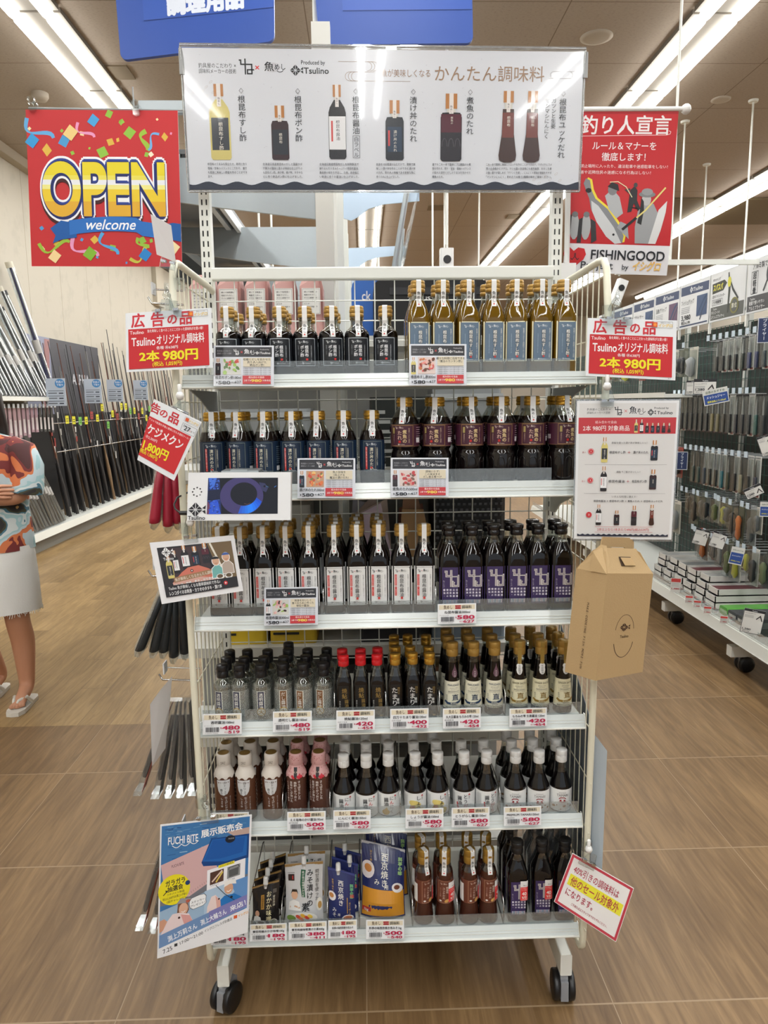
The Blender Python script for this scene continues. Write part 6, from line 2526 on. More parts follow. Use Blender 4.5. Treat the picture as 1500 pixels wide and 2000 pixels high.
S.poly([(39, 58), (44, 62), (42, 83), (38, 83)], (104, 60, 84))
r4 = random.Random(6)
for k in range(60):
    x, y = r4.uniform(41, 62), r4.choice((r4.uniform(13, 34), r4.uniform(54, 81)))
    S.ell(x, y, r4.uniform(.6, 2.4), r4.uniform(.6, 2), r4.choice([(36, 60, 140), (60, 100, 200), (30, 44, 100), (50, 80, 176), (84, 120, 206)]), 6)
    S.layer -= 1
S.layer += 1
S.poly([(39, 36), (63, 34), (64, 54), (39, 56)], (24, 30, 56))
circ = [(105 + 42 * cos(2 * pi * k / 44), 47 + 38 * sin(2 * pi * k / 44)) for k in range(44)]
cl = [(x, max(11.4, min(82.6, y))) for x, y in circ]
S.poly(cl, (66, 58, 104))
S.poly([(138, 20), (150, 22), (156, 32), (152, 40), (144, 36)], (52, 54, 88))
S.ell(149, 28, 2.2, 2, (14, 16, 26), 10)
for k in range(9):
    a0 = radians(18 + 9 * k)
    a1 = radians(18 + 9 * (k + 1))
    c = (24 + k * 2, 80 + (k if k < 5 else 9 - k) * 12, 250 - abs(4 - k) * 12)
    S.poly([(105 + 41 * cos(a0), min(82, 47 + 37 * sin(a0))), (105 + 41 * cos(a1), min(82, 47 + 37 * sin(a1))), (108 + 27 * cos(a1), 43 + 24 * sin(a1)), (108 + 27 * cos(a0), 43 + 24 * sin(a0))], c)
    S.layer -= 1
S.layer += 1
S.ell(109, 43, 26, 23, (16, 17, 28), 30)
S.line([(110, 62), (116, 64), (122, 61)], .7, (110, 80, 80))
S.line([(152, 27), (157, 30)], 1, (70, 110, 150))
S.line([(168, 30), (172, 27)], .8, (70, 130, 210))
q = MB()
S.onto(q, fd, 0, .0002, .0006)
lm = mat('lit_screen_picture', rough=.2, attr=True, emit=.85)
for l_ in list(lm.node_tree.links):
    if l_.to_socket.name == 'Base Color':
        lm.node_tree.links.remove(l_)
lm.node_tree.nodes['Principled BSDF'].inputs['Base Color'].default_value = (.004, .004, .005, 1)
q.build('lit_screen', lm, dv)
q = MB()
a, b = at(432, 921, 1.53), at(512, 914, 1.60)
q.box((a.x, 1.53, a.z - .004), (b.x + .002, 1.590, a.z + .001))
q.box((a.x + .02, 1.525, a.z - .012), (a.x + .055, 1.535, a.z + .004))
q.build('mounting_bracket', STEEL, dv)
q = MB()
pts = [at(366, 1002, 1.512), at(352, 1002, 1.515), at(342, 994, 1.53), at(340, 985, 1.54), at(346, 972, 1.55), at(364, 963, 1.58), at(392, 952, 1.62), at(392, 900, 1.66)]
q.tube(pts, .0021, 7)
q.tube([at(366, 1002, 1.512), at(351, 1002, 1.514)], .0045, 8)
q.build('power_cable', BLACKPL, dv)

# ------------------------------------------------------------------ kraft carry box on the right tube
kb = thing('carry_box', 'kraft cardboard carry box with handle hung on the right tube', 'box', at(1163, 1330, 1.45))
A0, A1 = at(1186.4, 1121, 1.455), at(1163.2, 1329.6, 1.455)          # near vertical edge
B0, B1 = at(1275.5, 1121.6, 1.50), at(1255, 1312.5, 1.50)             # right edge
C0, C1 = at(1125.6, 1110, 1.515), at(1103, 1312, 1.515)               # left edge
D0, D1 = B0 + (C0 - A0), B1 + (C1 - A1)
q = MB()
q.add([A0, B0, D0, C0, A1, B1, D1, C1], [(4, 5, 1, 0), (5, 6, 2, 1), (6, 7, 3, 2), (7, 4, 0, 3), (7, 6, 5, 4), (0, 1, 2, 3)])
q.build('box_body', KRAFT, kb)
up = (A0 - A1).normalized()
du, dw = (B0 - A0), (C0 - A0)
nR = dw.normalized()                       # away from the right face
g = lambda u, w, h: A0 + du * u + dw * w + up * h
q = MB()
for pts in ([g(0, 0, 0), g(1, 0, 0), g(.86, .42, .050), g(.14, .42, .050)], [g(0, 1, 0), g(1, 1, 0), g(.86, .58, .050), g(.14, .58, .050)]):
    q.prism(pts, up * .0012)
q.build('roof_flap', KRAFT, kb)
q = MB()
rf = lambda u, v: g(u, .42 * v, .050 * v) - nR * .0016 + up * .001
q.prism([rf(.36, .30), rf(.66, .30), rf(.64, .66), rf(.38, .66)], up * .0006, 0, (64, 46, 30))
q.prism([rf(.42, .32) - nR * .002, rf(.66, .32) - nR * .002, rf(.62, .64) - nR * .004, rf(.38, .64) - nR * .004], up * .0006, 0, (186, 156, 112))
q.build('hand_slot', PAINT, kb)
q = MB()   # handle panel with a slot
h0 = [g(.10, .49, .018), g(.90, .49, .018), g(.84, .49, .074), g(.16, .49, .074)]
fh = lambda a, b: (h0[0] * (1 - a) + h0[1] * a) * (1 - b) + (h0[3] * (1 - a) + h0[2] * a) * b
for a0, b0, a1, b1 in ((0, 0, 1, .25), (0, .25, .28, .62), (.72, .25, 1, .62), (0, .62, 1, 1)):
    q.prism([fh(a0, b0), fh(a1, b0), fh(a1, b1), fh(a0, b1)], nR * .003)
q.prism([fh(.3, .60), fh(.7, .60), fh(.7, .34) - nR * .012, fh(.3, .34) - nR * .012], nR * .001)
q.build('handle', KRAFT, kb)
q = MB()   # end flaps folded over the left and right gables
for e, s in ((0, 1), (1, -1)):
    q = MB()
    q.prism([g(e, 0.02, 0), g(e, .98, 0), g(e + s * .12, .70, .044), g(e + s * .16, .5, .052), g(e + s * .12, .30, .044)], du.normalized() * .0012 * s)
    q.build('end_flap', KRAFT, kb)
q = MB()
q.prism([g(-.005, .02, 0), g(-.02, .52, .0), g(.03, .56, .042), g(.15, .50, .058), g(.21, .42, .056), g(.13, .14, .022)], -du.normalized() * .0012)
q.build('tuck_flap', KRAFT, kb)
S = Sheet(100, 230)
BR_ = (62, 42, 34)
S.arc(50, 130, 20, 190, 350, .9, BR_, 20, 40)
S.arc(50, 142, 21, 15, 165, 1.3, BR_, 20, 44)
fish_mark(S, 50, 118, 22, BR_)
S.text('Tsulino', 50, 138, 9, BR_, .01, al='c', w=18)
q = MB()
S.onto(q, quad_fn(100, 230, A0, B0, B1, A1), 0, .00015, .0003)
S = Sheet(70, 230)
for k, ch in enumerate('MAKE COOKING FISH MORE FUN.'):
    if ch != ' ':
        S.text(ch, 36, 70 + k * 5.6, 6.8, BR_, .01, al='c', rot=90, shear=.15)
S.onto(q, quad_fn(70, 230, C0, A0, A1, C1), 0, .0001, .0003)
q.build('box_print', PRINT, kb)

# ------------------------------------------------------------------ goods hung on the left side of the rack


def hook(px, py, Y, L, label):
    p = at(px, py, Y)
    t = thing('display_hook', label, 'hook', p, 'chrome hooks on the rack side')
    q = MB()
    x1 = -.396
    q.tube([(x1, Y, p.z), (x1 - L, Y, p.z + .004), (x1 - L - .008, Y, p.z + .018)], .0024, 7)
    q.tube([(x1, Y, p.z + .03), (x1 - L * .9, Y, p.z + .034)], .0018, 7)
    q.build('arm', CHROME, t)
    q = MB()
    q.box((x1 - L * .9 - .003, Y - .014, p.z + .022), (x1 - L * .9, Y + .014, p.z + .048))
    q.build('price_plate', mat('pale_plastic', (206, 208, 210), .35), t)
    return t


RSH = mat('red_sheath', (156, 26, 50), .4)
KSH = mat('black_sheath', (27, 33, 37), .45)


def bagged(top, bot, r, m, label, group, bw=.030):
    """a knife sheath in a clear bag hung from its top"""
    t = thing('bagged_sheath', label, 'bagged sheath', bot, group)
    top, bot = Vector(top), Vector(bot)
    d = (bot - top)
    q = MB()
    rs = []
    for k, (u, f) in enumerate(((.18, .55), (.2, .9), (.5, 1), (.9, 1.15), (.985, 1.1), (1.0, .75))):
        c = top + d * u
        rs.append([c + Vector((r * f * cos(a), 1.5 * r * f * sin(a), 0)) for a in [2 * pi * j / 12 for j in range(12)]])
    q.rings(rs)
    q.build('sheath', m, t)
    q = MB()
    P = []
    for u, f in ((-.06, .35), (.1, .9), (.5, 1.0), (.95, 1.1), (1.06, 1.05)):
        c = top + d * u
        k = bw * f / 2
        P.append([c + Vector((-.004 if u > .01 else -.001, -k, 0)), c + Vector((.55 * k + r * .6, 0, 0)) if u < 1 else c + Vector((.002, 0, -.008)), c + Vector((.004, k, 0)), c + Vector((-.55 * k - r * .6, 0, 0)) if u < 1 else c + Vector((-.002, 0, -.008))])
    q.rings(P, 0, smooth=False, cap0=False, cap1=False)
    q.build('clear_bag', BAG, t)


hook(318, 882, 1.66, .10, 'chrome hook on the left side carrying the red sheaths')
hook(334, 1128, 1.66, .10, 'chrome hook on the left side carrying the black sheaths')
hook(352, 1330, 1.66, .09, 'chrome hook on the left side carrying the blister packs')
hook(330, 1632, 1.68, .07, 'chrome hook low on the left side behind the blue event poster')
hook(338, 596, 1.68, .07, 'bare chrome hook at the top of the left side')
for k, (a, b) in enumerate((((316, 893), (302, 1022)), ((327, 893), (329, 1028)), ((338, 893), (348, 1022)))):
    bagged(at(*a, 1.655 + .008 * k), at(*b, 1.64 + .012 * k), .0108, RSH, 'red knife sheath in a clear bag on the left side, %s from the left' % nth(k), 'red sheaths in bags')
for k, (a, b) in enumerate((((326, 1138), (273, 1270)), ((332, 1138), (301, 1272)), ((337, 1138), (320, 1273)), ((343, 1138), (340, 1283)), ((352, 1138), (362, 1276)))):
    bagged(at(*a, 1.65 + .008 * k), at(*b, 1.64 + .012 * k), .0102, KSH, 'black knife sheath in a clear bag on the left side, %s from the left' % nth(k), 'black sheaths in bags')


def blister(a, b, w, label, group, red=False, Y=1.65):
    top, bot = at(*a, Y), at(*b, Y - .02)
    t = thing('blister_pack', label, 'blister pack', bot, group)
    d = bot - top
    q = MB()
    for (u0, u1, hx) in ((0, .95, .006), (.95, 1.0, .010)):
        P = []
        for u in (u0, u1):
            c = top + d * u
            k = w / 2 * (.6 + .4 * u)
            P.append([c + Vector((-hx, -k, 0)), c + Vector((hx, -k, 0)), c + Vector((hx, k, 0)), c + Vector((-hx, k, 0))])
        q.rings(P, smooth=False)
    q.build('clear_tray', BAG, t)
    q = MB()
    pts = [top + d * u for u in (.16, .3, .5, .62, .7, .78, .84)]
    q.tube(pts, [.004, .005, .006, .0075, .006, .0075, .004], 8)
    q.build('tool', BLACKPL, t)
    q = MB()
    c0, c1 = top + d * .02, top + d * .97
    col = (150, 70, 54) if red else (66, 64, 66)
    q.prism([c0 + Vector((.0055, -w * .28, 0)), c0 + Vector((.0055, w * .28, 0)), c1 + Vector((.0085, w * .46, 0)), c1 + Vector((.0085, -w * .46, 0))], (.0008, 0, 0), 0, col)
    q.build('backing_card', PAINT, t)


for k, (a, b) in enumerate((((334, 1366), (272, 1546)), ((343, 1366), (306, 1552)), ((350, 1366), (330, 1551)), ((357, 1366), (354, 1550)), ((366, 1366), (377, 1546)))):
    blister(a, b, .040, 'clear blister pack with a dark tool on the left side, %s from the left' % nth(k), 'blister packs on the left side', k == 0)
for k, (a, b) in enumerate((((322, 1640), (276, 1806)), ((336, 1640), (300, 1812)))):
    blister(a, b, .044, 'red-edged blister pack beside the blue event poster, %s from the left' % nth(k), 'low blister packs on the left side', True, 1.68)

# poster leaning on the outside of the right net (its pale back shows)
q = MB()
P = [(.533, 1.60, .74), (.533, 1.93, .92), (.533, 1.93, .42), (.533, 1.60, .30)]
q.prism(P, (.0012, 0, 0), 0, (116, 128, 140))
q.prism([(.534, 1.602, .735), (.560, 1.585, .70), (.558, 1.585, .345), (.534, 1.602, .31)], (.0, .001, 0), 0, (176, 186, 194))
r6 = random.Random(2)
for k in range(26):
    y, z = r6.uniform(1.62, 1.86), r6.uniform(.40, .80)
    q.add([(.5327, y, z), (.5327, y + r6.uniform(.02, .06), z), (.5327, y + .03, z + r6.uniform(.008, .03)), (.5327, y, z + .02)], [(0, 1, 2, 3)], 0, r6.choice([(96, 112, 130), (140, 150, 158), (120, 116, 112), (150, 158, 164)]))
tag(q.build('side_poster', PRINT), 'grey-blue poster hung outside the lower right net, edge curling past the tube', 'poster')
# ------------------------------------------------------------------ blue aisle boards overhead
BLUE = (36, 74, 158)
for quad, lab, txt in (([(214, -150, 3.2), (534, -165, 3.2), (536, 80, 3.2), (236, 118, 3.2)], 'blue aisle board with white lettering hung above the left half of the header sign', '調理用品'),
                       ([(604, -160, 3.2), (920, -160, 3.2), (924, 84, 3.2), (624, 88, 3.2)], 'blue aisle board with plain lower edge hung right of the pole', '')):
    P = [at(*c) for c in quad]
    W, H = 312, 262
    fb = quad_fn(W, H, *P)
    t = thing('aisle_sign', lab, 'sign', P[3], 'blue aisle boards')
    r = 14
    out = [(0, 0), (W, 0)]
    for cx, cy, a0 in ((W - r, H - r, 0), (r, H - r, 90)):
        out += [(cx + r * cos(radians(a0 + 15 * k)), cy + r * sin(radians(a0 + 15 * k))) for k in range(7)]
    q = MB()
    a = [fb(x, y, 0) for x, y in out]
    b = [fb(x, y, -.02) for x, y in out]
    n = len(out)
    q.add(a + b, [tuple(range(n)), tuple(reversed(range(n, 2 * n)))] + [(k, k + n, (k + 1) % n + n, (k + 1) % n) for k in range(n)], 0, BLUE)
    S = Sheet(W, H)
    S.rect(52, 10, W - 54, 180, (40, 80, 168))
    S.rect(52, 189.5, W - 54, 1.5, (28, 58, 130))
    if txt:
        S.text(txt, 100, 164, 46, (214, 220, 232), .06, w=150)
    S.onto(q, fb, 0, .0004, .001)
    q.build('board', PAINT, t)
    q = MB()
    for x in (40, W - 40):
        p = fb(x, 4, -.01)
        q.tube([p, Vector((p.x, p.y, CEIL))], .004, 6)
    q.build('hanging_rod', GREYPL, t)
p0, p1 = at(617, 88, 3.25), at(614, 0, 3.25)
q = MB()
q.tube([(p0.x, 3.25, 2.2), (p0.x, 3.25, CEIL)], .011, 10)
tag(q.build('ceiling_pole', WHITE), 'white pole between the two blue boards running up to the ceiling', 'pole')
# slim white poles farther in
for k, (px, py, Y) in enumerate(((508, 500, 6.2), (532, 500, 6.4), (739, 500, 6.0), (845, 500, 7.6), (873, 520, 5.6), (935, 510, 9), (1323, 560, 7.5), (1370, 520, 8.8), (1455, 470, 7.0), (868, 500, 9.5))):
    p = at(px, py, Y)
    q = MB()
    q.tube([(p.x, Y, 2.0), (p.x, Y, CEIL)], .009, 8)
    q.lathe([(CEIL - .02, .04), (CEIL - .001, .045)], 12, o=(p.x, Y, 0))
    tag(q.build('ceiling_pole', WHITE), 'slim white ceiling pole farther into the store, %s from the left' % nth(k), 'pole', 'slim ceiling poles')
# ceiling fittings
for (px, py, r, nm, lab) in ((1165, 72, .12, 'ceiling_speaker', 'round flat ceiling speaker right of the header sign'), (78, 182, .07, 'smoke_detector', 'pale round smoke detector on the ceiling above the red poster'), (1408, 194, .085, 'ceiling_downlight', 'round ceiling fitting near the right edge')):
    p = atz(px, py, CEIL)
    q = MB()
    h = .012 if nm != 'smoke_detector' else .06
    q.lathe([(CEIL, r), (CEIL - h * .5, r), (CEIL - h, r * .72), (CEIL - h * 1.05, .001)], 24, o=(p.x, p.y, 0), cap0=False)
    tag(q.build(nm, mat('ceiling_fitting_paint', (176, 166, 152), .6)), lab, nm.split('_')[-1])
for k, (px, py) in enumerate(((227, 140), (852, 405), (1007, 422))):
    p = atz(px, py, CEIL)
    q = MB()
    q.box((p.x - .12, p.y - .12, CEIL - .012), (p.x + .12, p.y + .12, CEIL))
    tag(q.build('ceiling_vent', mat('vent_grey', (120, 106, 84), .7)), 'small square vent in the ceiling, %s from the left' % nth(k), 'vent', 'square ceiling vents')
p = atz(1370, 470, CEIL)
q = MB()
q.box((4.2, 10.2, CEIL - .03), (6.6, 11.6, CEIL - .004))
tag(q.build('ceiling_vent', mat('vent_brown', (112, 98, 70), .7)), 'large sunken air vent beyond the third row of lamps', 'vent')
# spotlights on the rack behind
for k, (px, py, Y) in enumerate(((872, 518, 3.4), (1208, 570, 4.4))):
    p = at(px, py, Y)
    t = thing('spotlight', 'small white spotlight head hanging %s' % ('from a rod under the header sign' if k == 0 else 'from a white rail beside the right tube'), 'spotlight', p)
    q = MB()
    q.tube([p + Vector((0, 0, .09)), (p.x, Y, CEIL if k == 0 else p.z + .2)], .006, 8)
    if k:
        q.box((p.x - .1, Y - .012, p.z + .15), (p.x + 1.6, Y + .012, p.z + .18))
        q.box((p.x - .02, Y - .02, p.z + .10), (p.x + .13, Y + .02, p.z + .16))
        q.tube([(p.x + .3, Y, p.z + .18), (p.x + .3, Y, CEIL)], .008, 8)
    q.build('rod', WHITE, t)
    q = MB()
    q.T = Matrix.Translation(p) @ Matrix.Rotation(radians(20 if k else 0), 4, 'Y')
    q.bbox((-.03, -.03, -.08), (.03, .03, .07), .01)
    q.build('head', mat('white_plastic'), t)
    q = MB()
    q.T = Matrix.Translation(p) @ Matrix.Rotation(radians(20 if k else 0), 4, 'Y')
    q.lathe([(-.034, .018), (-.030, .018)], 14, o=(0, 0, .02), axis='y')
    q.build('lens', BLACKPL, t)

# ------------------------------------------------------------------ long gondola behind the rack
cg = thing('store_gondola', 'long white gondola shelving running back behind the display rack', 'gondola', (-.1, 4.5, 0))
q = MB()
for y in (2.32, 3.22, 4.12, 5.02, 5.92):
    q.box((-.135, y, .05), (-.080, y + .035, 2.62))
q.build('post', mat('post_white', (206, 205, 198), .45), cg)
q = MB()
for y in (2.5, 3.3, 4.2, 5.1):
    q.box((-.076, y, .05), (-.055, y + .03, 2.30))
q.build('slotted_post', WHITE, cg)
q = MB()
q.box((-.118, 2.36, .10), (-.098, 6.0, 1.70))
q.build('back_panel', mat('gondola_panel', (196, 194, 186), .5), cg)
LEV = (.16, .52, .80, 1.06, 1.33, 1.70)
q = MB()
q.box((-.55, 2.335, .10), (-.136, 2.35, 1.66), 0)
q.box((-.05, 2.335, .10), (.44, 2.35, 1.60), 0)
q.build('end_panel', mat('gondola_end_grey', (150, 150, 146), .5), cg)
for z in LEV:
    q = MB()
    q.box((-.56, 2.08, z - .03), (.46, 2.32, z - .0006))
    q.box((-.56, 2.352, z - .03), (-.136, 5.9, z - .0006))
    q.box((-.054, 2.352, z - .03), (.40, 5.9, z - .0006))
    q.build('shelf', mat('gondola_shelf', (200, 200, 194), .5), cg)
q = MB()
q.box((-.52, 2.2, 0.0), (.38, 5.9, .10))
q.build('plinth', mat('plinth_grey', (120, 118, 112), .6), cg)
# canopy brackets on the left, curved ones on the right
for k, y in enumerate((2.325, 3.2, 4.1, 5.0)):
    q = MB()
    q.prism([(-.136, y, 2.07), (-.136, y, 2.23), (-.80, y, 2.25), (-.80, y, 2.155), (-.46, y, 2.108)], (0, .012, 0))
    q.box((-.70, y + .012, 2.215), (-.136, y + .03, 2.25))
    q.build('canopy_bracket', STEEL, cg)
    q = MB()
    yy = 2.56 + .9 * k
    q.prism([(-.055, yy, 2.128), (-.055, yy, 2.213), (.20, yy, 2.222), (.20, yy, 2.182), (.08, yy, 2.172), (.03, yy, 2.158), (-.01, yy, 2.13), (-.03, yy, 2.120)], (0, .006, 0))
    q.build('curved_bracket', mat('bracket_pale_blue', (186, 204, 222), .35, .3), cg)
q = MB()
q.box((-.86, 2.34, 2.262), (-.50, 6.2, 2.275), 0, (112, 114, 116))
q.box((-.86, 2.34, 2.10), (-.845, 6.2, 2.262), 0, (70, 72, 74))
q.box((-.845, 2.34, 2.235), (-.825, 6.2, 2.262), 0, (196, 198, 200))
q.box((-.515, 2.34, 2.225), (-.500, 6.2, 2.262), 0, (205, 207, 208))
q.box((-.535, 2.34, 2.24), (-.518, 6.2, 2.262), 0, (34, 35, 38))
q.box((-.560, 2.34, 2.235), (-.540, 6.2, 2.262), 0, (196, 198, 200))
q.build('light_canopy', PAINT, cg)
q = MB()
q.prism([(.125, 2.5, 1.90), (.20, 2.5, 2.24), (.20, 5.3, 2.24), (.125, 5.3, 1.90)], (.004, 0, 0))
q.build('acrylic_visor', CLEAR, cg)
for a_ in ([(.10, 2.45, 1.9), (.172, 2.45, 2.30)], [(.15, 3.3, 1.9), (.185, 3.3, 2.26)]):
    q = MB()
    q.tube(a_, .009, 6)
    q.build('visor_stay', STEEL, cg)
# goods on its end, seen through the wire back
for k in range(5):
    x = -.455 + .078 * k
    t = thing('pink_bag', 'pink folded paper bag with white label behind the wire back, %s from the left' % nth(k), 'bag', (x, 2.2, 1.70), 'pink paper bags')
    q = MB()
    q.prism([(x - .034, 2.14, 1.70), (x + .034, 2.14, 1.70), (x + .033, 2.15, 1.845), (x + .022, 2.19, 1.885), (x - .022, 2.19, 1.885), (x - .033, 2.15, 1.845)], (0, .08, 0))
    q.build('bag_body', mat('pink_paper', (190, 146, 140), .6), t)
    S = Sheet(48, 70)
    S.rect(0, 0, 48, 70, (222, 220, 216))
    S.frame(2, 2, 44, 66, .7, (120, 116, 112))
    for j, l in enumerate(('焼いて味噌漬の', '塩抜きもなし、', 'すぐに調理です', 'お好みの味に', 'どうぞ', '保存は冷暗所で', 'お早めに')):
        S.text(l, 6, 10 + j * 8, 5, (70, 66, 64), .01, res=1)
    q = MB()
    S.onto(q, quad_fn(48, 70, (x - .026, 2.139, 1.838), (x + .026, 2.139, 1.838), (x + .026, 2.137, 1.766), (x - .026, 2.137, 1.766)), 0, .0002, .0008)
    q.build('bag_label', PRINT, t)
t = thing('black_case', 'black soft case with strap and white lettering behind the top shelf bottles', 'case', (.21, 2.2, 1.70))
q = MB()
q.bbox((.035, 2.12, 1.70), (.36, 2.26, 1.856), .02, axis='y')
q.build('case_body', mat('black_fabric', (24, 24, 26), .7), t)
q = MB()
q.box((.08, 2.116, 1.815), (.34, 2.12, 1.835))
q.box((.30, 2.112, 1.79), (.325, 2.118, 1.85))
q.build('strap', mat('black_webbing', (38, 38, 42), .6), t)
S = Sheet(60, 12)
S.text('ZENUS', 30, 6, 11, (216, 216, 216), .02, al='c', w=52)
q = MB()
S.onto(q, quad_fn(60, 12, (.125, 2.115, 1.812), (.20, 2.115, 1.812), (.20, 2.115, 1.797), (.125, 2.115, 1.797)))
q.build('case_lettering', PRINT, t)
t = thing('blue_box', 'blue and white box behind the black case', 'box', (.12, 2.28, 1.70))
q = MB()
q.bbox((-.03, 2.268, 1.70), (.26, 2.33, 1.885), .03, axis='y')
q.build('box_body', mat('blue_print', (44, 104, 190), .4), t)
S = Sheet(60, 20)
S.text('ck', 12, 10, 16, (230, 232, 236), .03)
q = MB()
S.onto(q, quad_fn(60, 20, (-.02, 2.267, 1.86), (.09, 2.267, 1.86), (.09, 2.267, 1.81), (-.02, 2.267, 1.81)))
q.build('box_print', PRINT, t)
r7 = random.Random(12)
stock = [
    (-.47, -.15, 4, .17, (160, 164, 166), 'clear plastic storage box', 'storage box', 'clear'), (.02, .20, 4, .20, (34, 38, 36), 'dark green packaged goods', 'packet', 'packs'), (.20, .40, 4, .22, (150, 154, 156), 'crinkled clear bag of goods', 'bag', 'clear'),
    (-.48, -.16, 3, .16, (150, 148, 142), 'grey mesh tray of small goods', 'tray', 'packs'), (-.05, .08, 3, .18, (206, 198, 180), 'stack of folded kraft sheets', 'kraft sheets', 'kraft'), (.10, .20, 3, .17, (176, 140, 104), 'kraft bag with red tag', 'bag', 'kraft'), (.20, .42, 3, .20, (24, 24, 26), 'black woven basket', 'basket', 'weave'),
    (-.44, -.30, 2, .14, (214, 182, 40), 'yellow packaged cord reel', 'reel', 'yellow'), (-.29, -.15, 2, .14, (206, 172, 44), 'yellow and black cord reel beside another', 'reel', 'yellow'), (-.02, .16, 2, .20, (34, 34, 38), 'black carton with pale lettering', 'carton', 'packs'), (.20, .42, 2, .21, (120, 132, 146), 'grey-blue carton', 'carton', 'packs'),
    (-.46, -.14, 1, .20, (150, 150, 148), 'grey plastic tub', 'tub', 'clear'), (-.08, .17, 1, .21, (28, 26, 26), 'black carton with gold lettering', 'carton', 'gold'), (.18, .42, 1, .20, (150, 112, 84), 'brown cardboard carton', 'carton', 'kraft'),
    (-.50, -.18, 0, .24, (60, 60, 62), 'dark storage bin', 'bin', 'packs'), (.0, .38, 0, .22, (150, 150, 148), 'pale plastic crate', 'crate', 'clear')]
for (x0, x1, lv, h, c, lab, cat, kd) in stock:
    z = LEV[lv]
    t = thing(cat.replace(' ', '_'), '%s seen through the wire back behind the %s shelf' % (lab, ('bottom', 'fifth', 'fourth', 'third', 'second')[lv]), cat, ((x0 + x1) / 2, 2.2, z))
    q = MB()
    if kd == 'kraft':
        for j in range(5):
            y = 2.11 + .03 * j
            a = r7.uniform(.01, .05)
            q.prism([(x0, y, z), (x1, y, z), (x1 - a, y + .01, z + h * r7.uniform(.7, 1)), (x0 + a * .4, y + .01, z + h * r7.uniform(.6, 1))], (0, .012, 0), 0, tuple(v * r7.uniform(.85, 1.08) for v in c))
    elif kd == 'weave':
        q.bbox((x0, 2.11, z), (x1, 2.28, z + h), .03, 0, c)
        for j in range(12):
            for i in range(13):
                q.box((x0 + (x1 - x0) * (i + .2 + .5 * (j % 2)) / 14, 2.106, z + h * (j + .15) / 12), (x0 + (x1 - x0) * (i + .7 + .5 * (j % 2)) / 14, 2.1105, z + h * (j + .55) / 12), 0, (74, 74, 78))
    else:
        q.bbox((x0, 2.11, z), (x1, 2.28, z + h), .012, 0, c)
    q.build('goods_body', PAINT if kd != 'clear' else mat('hazy_plastic_' + cat.replace(' ', '_'), c, .2), t)
    q = MB()
    if kd in ('packs', 'gold', 'yellow'):
        col = {'packs': (170, 172, 170), 'gold': (176, 146, 84), 'yellow': (30, 30, 30)}[kd]
        for j in range(5):
            zz = z + h * (.2 + .14 * j)
            q.box((x0 + .01, 2.1085, zz), (x0 + .01 + (x1 - x0 - .02) * r7.uniform(.2, .9), 2.1098, zz + h * .05), 0, col)
        q.build('printed_lines', PAINT, t)
    elif kd == 'clear':
        q.box((x0 - .004, 2.104, z + h * .86), (x1 + .004, 2.284, z + h * .94), 0, tuple(min(255, v * 1.2) for v in c))
        q.box((x0 + .02, 2.106, z + h * .3), (x0 + .06, 2.1095, z + h * .6), 0, (70, 84, 110))
        q.build('rim', PAINT, t)

# ------------------------------------------------------------------ gondola of hanging tools at the right
rg = thing('tool_gondola', 'white wheeled gondola with grid panel of packaged knives on the right', 'gondola', (2.3, 4.5, 0))
q = MB()
q.box((2.02, 2.9, .262), (2.62, 8.6, .27))
q.box((2.014, 2.9, .20), (2.02, 8.6, .262))
q.prism([(2.012, 2.9, .262), (2.000, 2.9, .205), (1.998, 2.9, .200), (2.014, 2.9, .200)], (0, 5.7, 0))
q.build('base_tray', WHITE, rg)
q = MB()
q.box((2.024, 2.9, .262), (2.026, 8.6, .315))
q.build('clear_front_stop', GUARD, rg)
q = MB()
q.box((2.50, 2.9, .27), (2.53, 8.6, 2.0), 0, (44, 52, 50))
q.build('back_board', PAINT, rg)
GRN = (64, 92, 84)
q = MB()
for k in range(96):
    y = 2.9 + .06 * k
    q.box((2.470, y, .30), (2.474, y + .0035, 2.0), 0, GRN)
for k in range(29):
    z = .32 + .06 * k
    q.box((2.474, 2.9, z), (2.478, 8.6, z + .0035), 0, GRN)
q.build('grid_panel', PAINT, rg)
for y in (2.92, 3.82, 4.72, 5.62, 6.52, 7.42):
    q = MB()
    q.box((2.485, y, .12), (2.515, y + .04, 2.34))
    q.build('post', WHITE, rg)
    q = MB()
    q.bbox((2.025, y - .005, .088), (2.60, y + .05, .150), .004, axis='x')
    q.build('base_leg', WHITE, rg)
    for x in (2.10,):
        q = MB()
        q.tube([(x, y + .02, .04), (x, y + .02, .095)], .012, 8)
        q.box((x - .016, y + .012, .03), (x + .012, y + .03, .085))
        ca = q.build('caster', mat('caster_grey'), rg)
        for s in (-1, 1):
            q = MB()
            q.lathe([(s * .012, .02), (s * .012, .045), (s * .03, .045), (s * .034, .03), (s * .0345, .001)], 20, o=(x + .015, y + .02, .0455), axis='y')
            q.build('wheel', BLACKPL, ca)
q = MB()
q.box((2.05, 4.93, 1.525), (2.47, 8.5, 1.55))
q.prism([(2.05, 4.93, 1.525), (2.046, 4.93, 1.525), (2.04, 4.93, 1.56), (2.05, 4.93, 1.56)], (0, 3.57, 0))
q.build('upper_shelf', WHITE, rg)
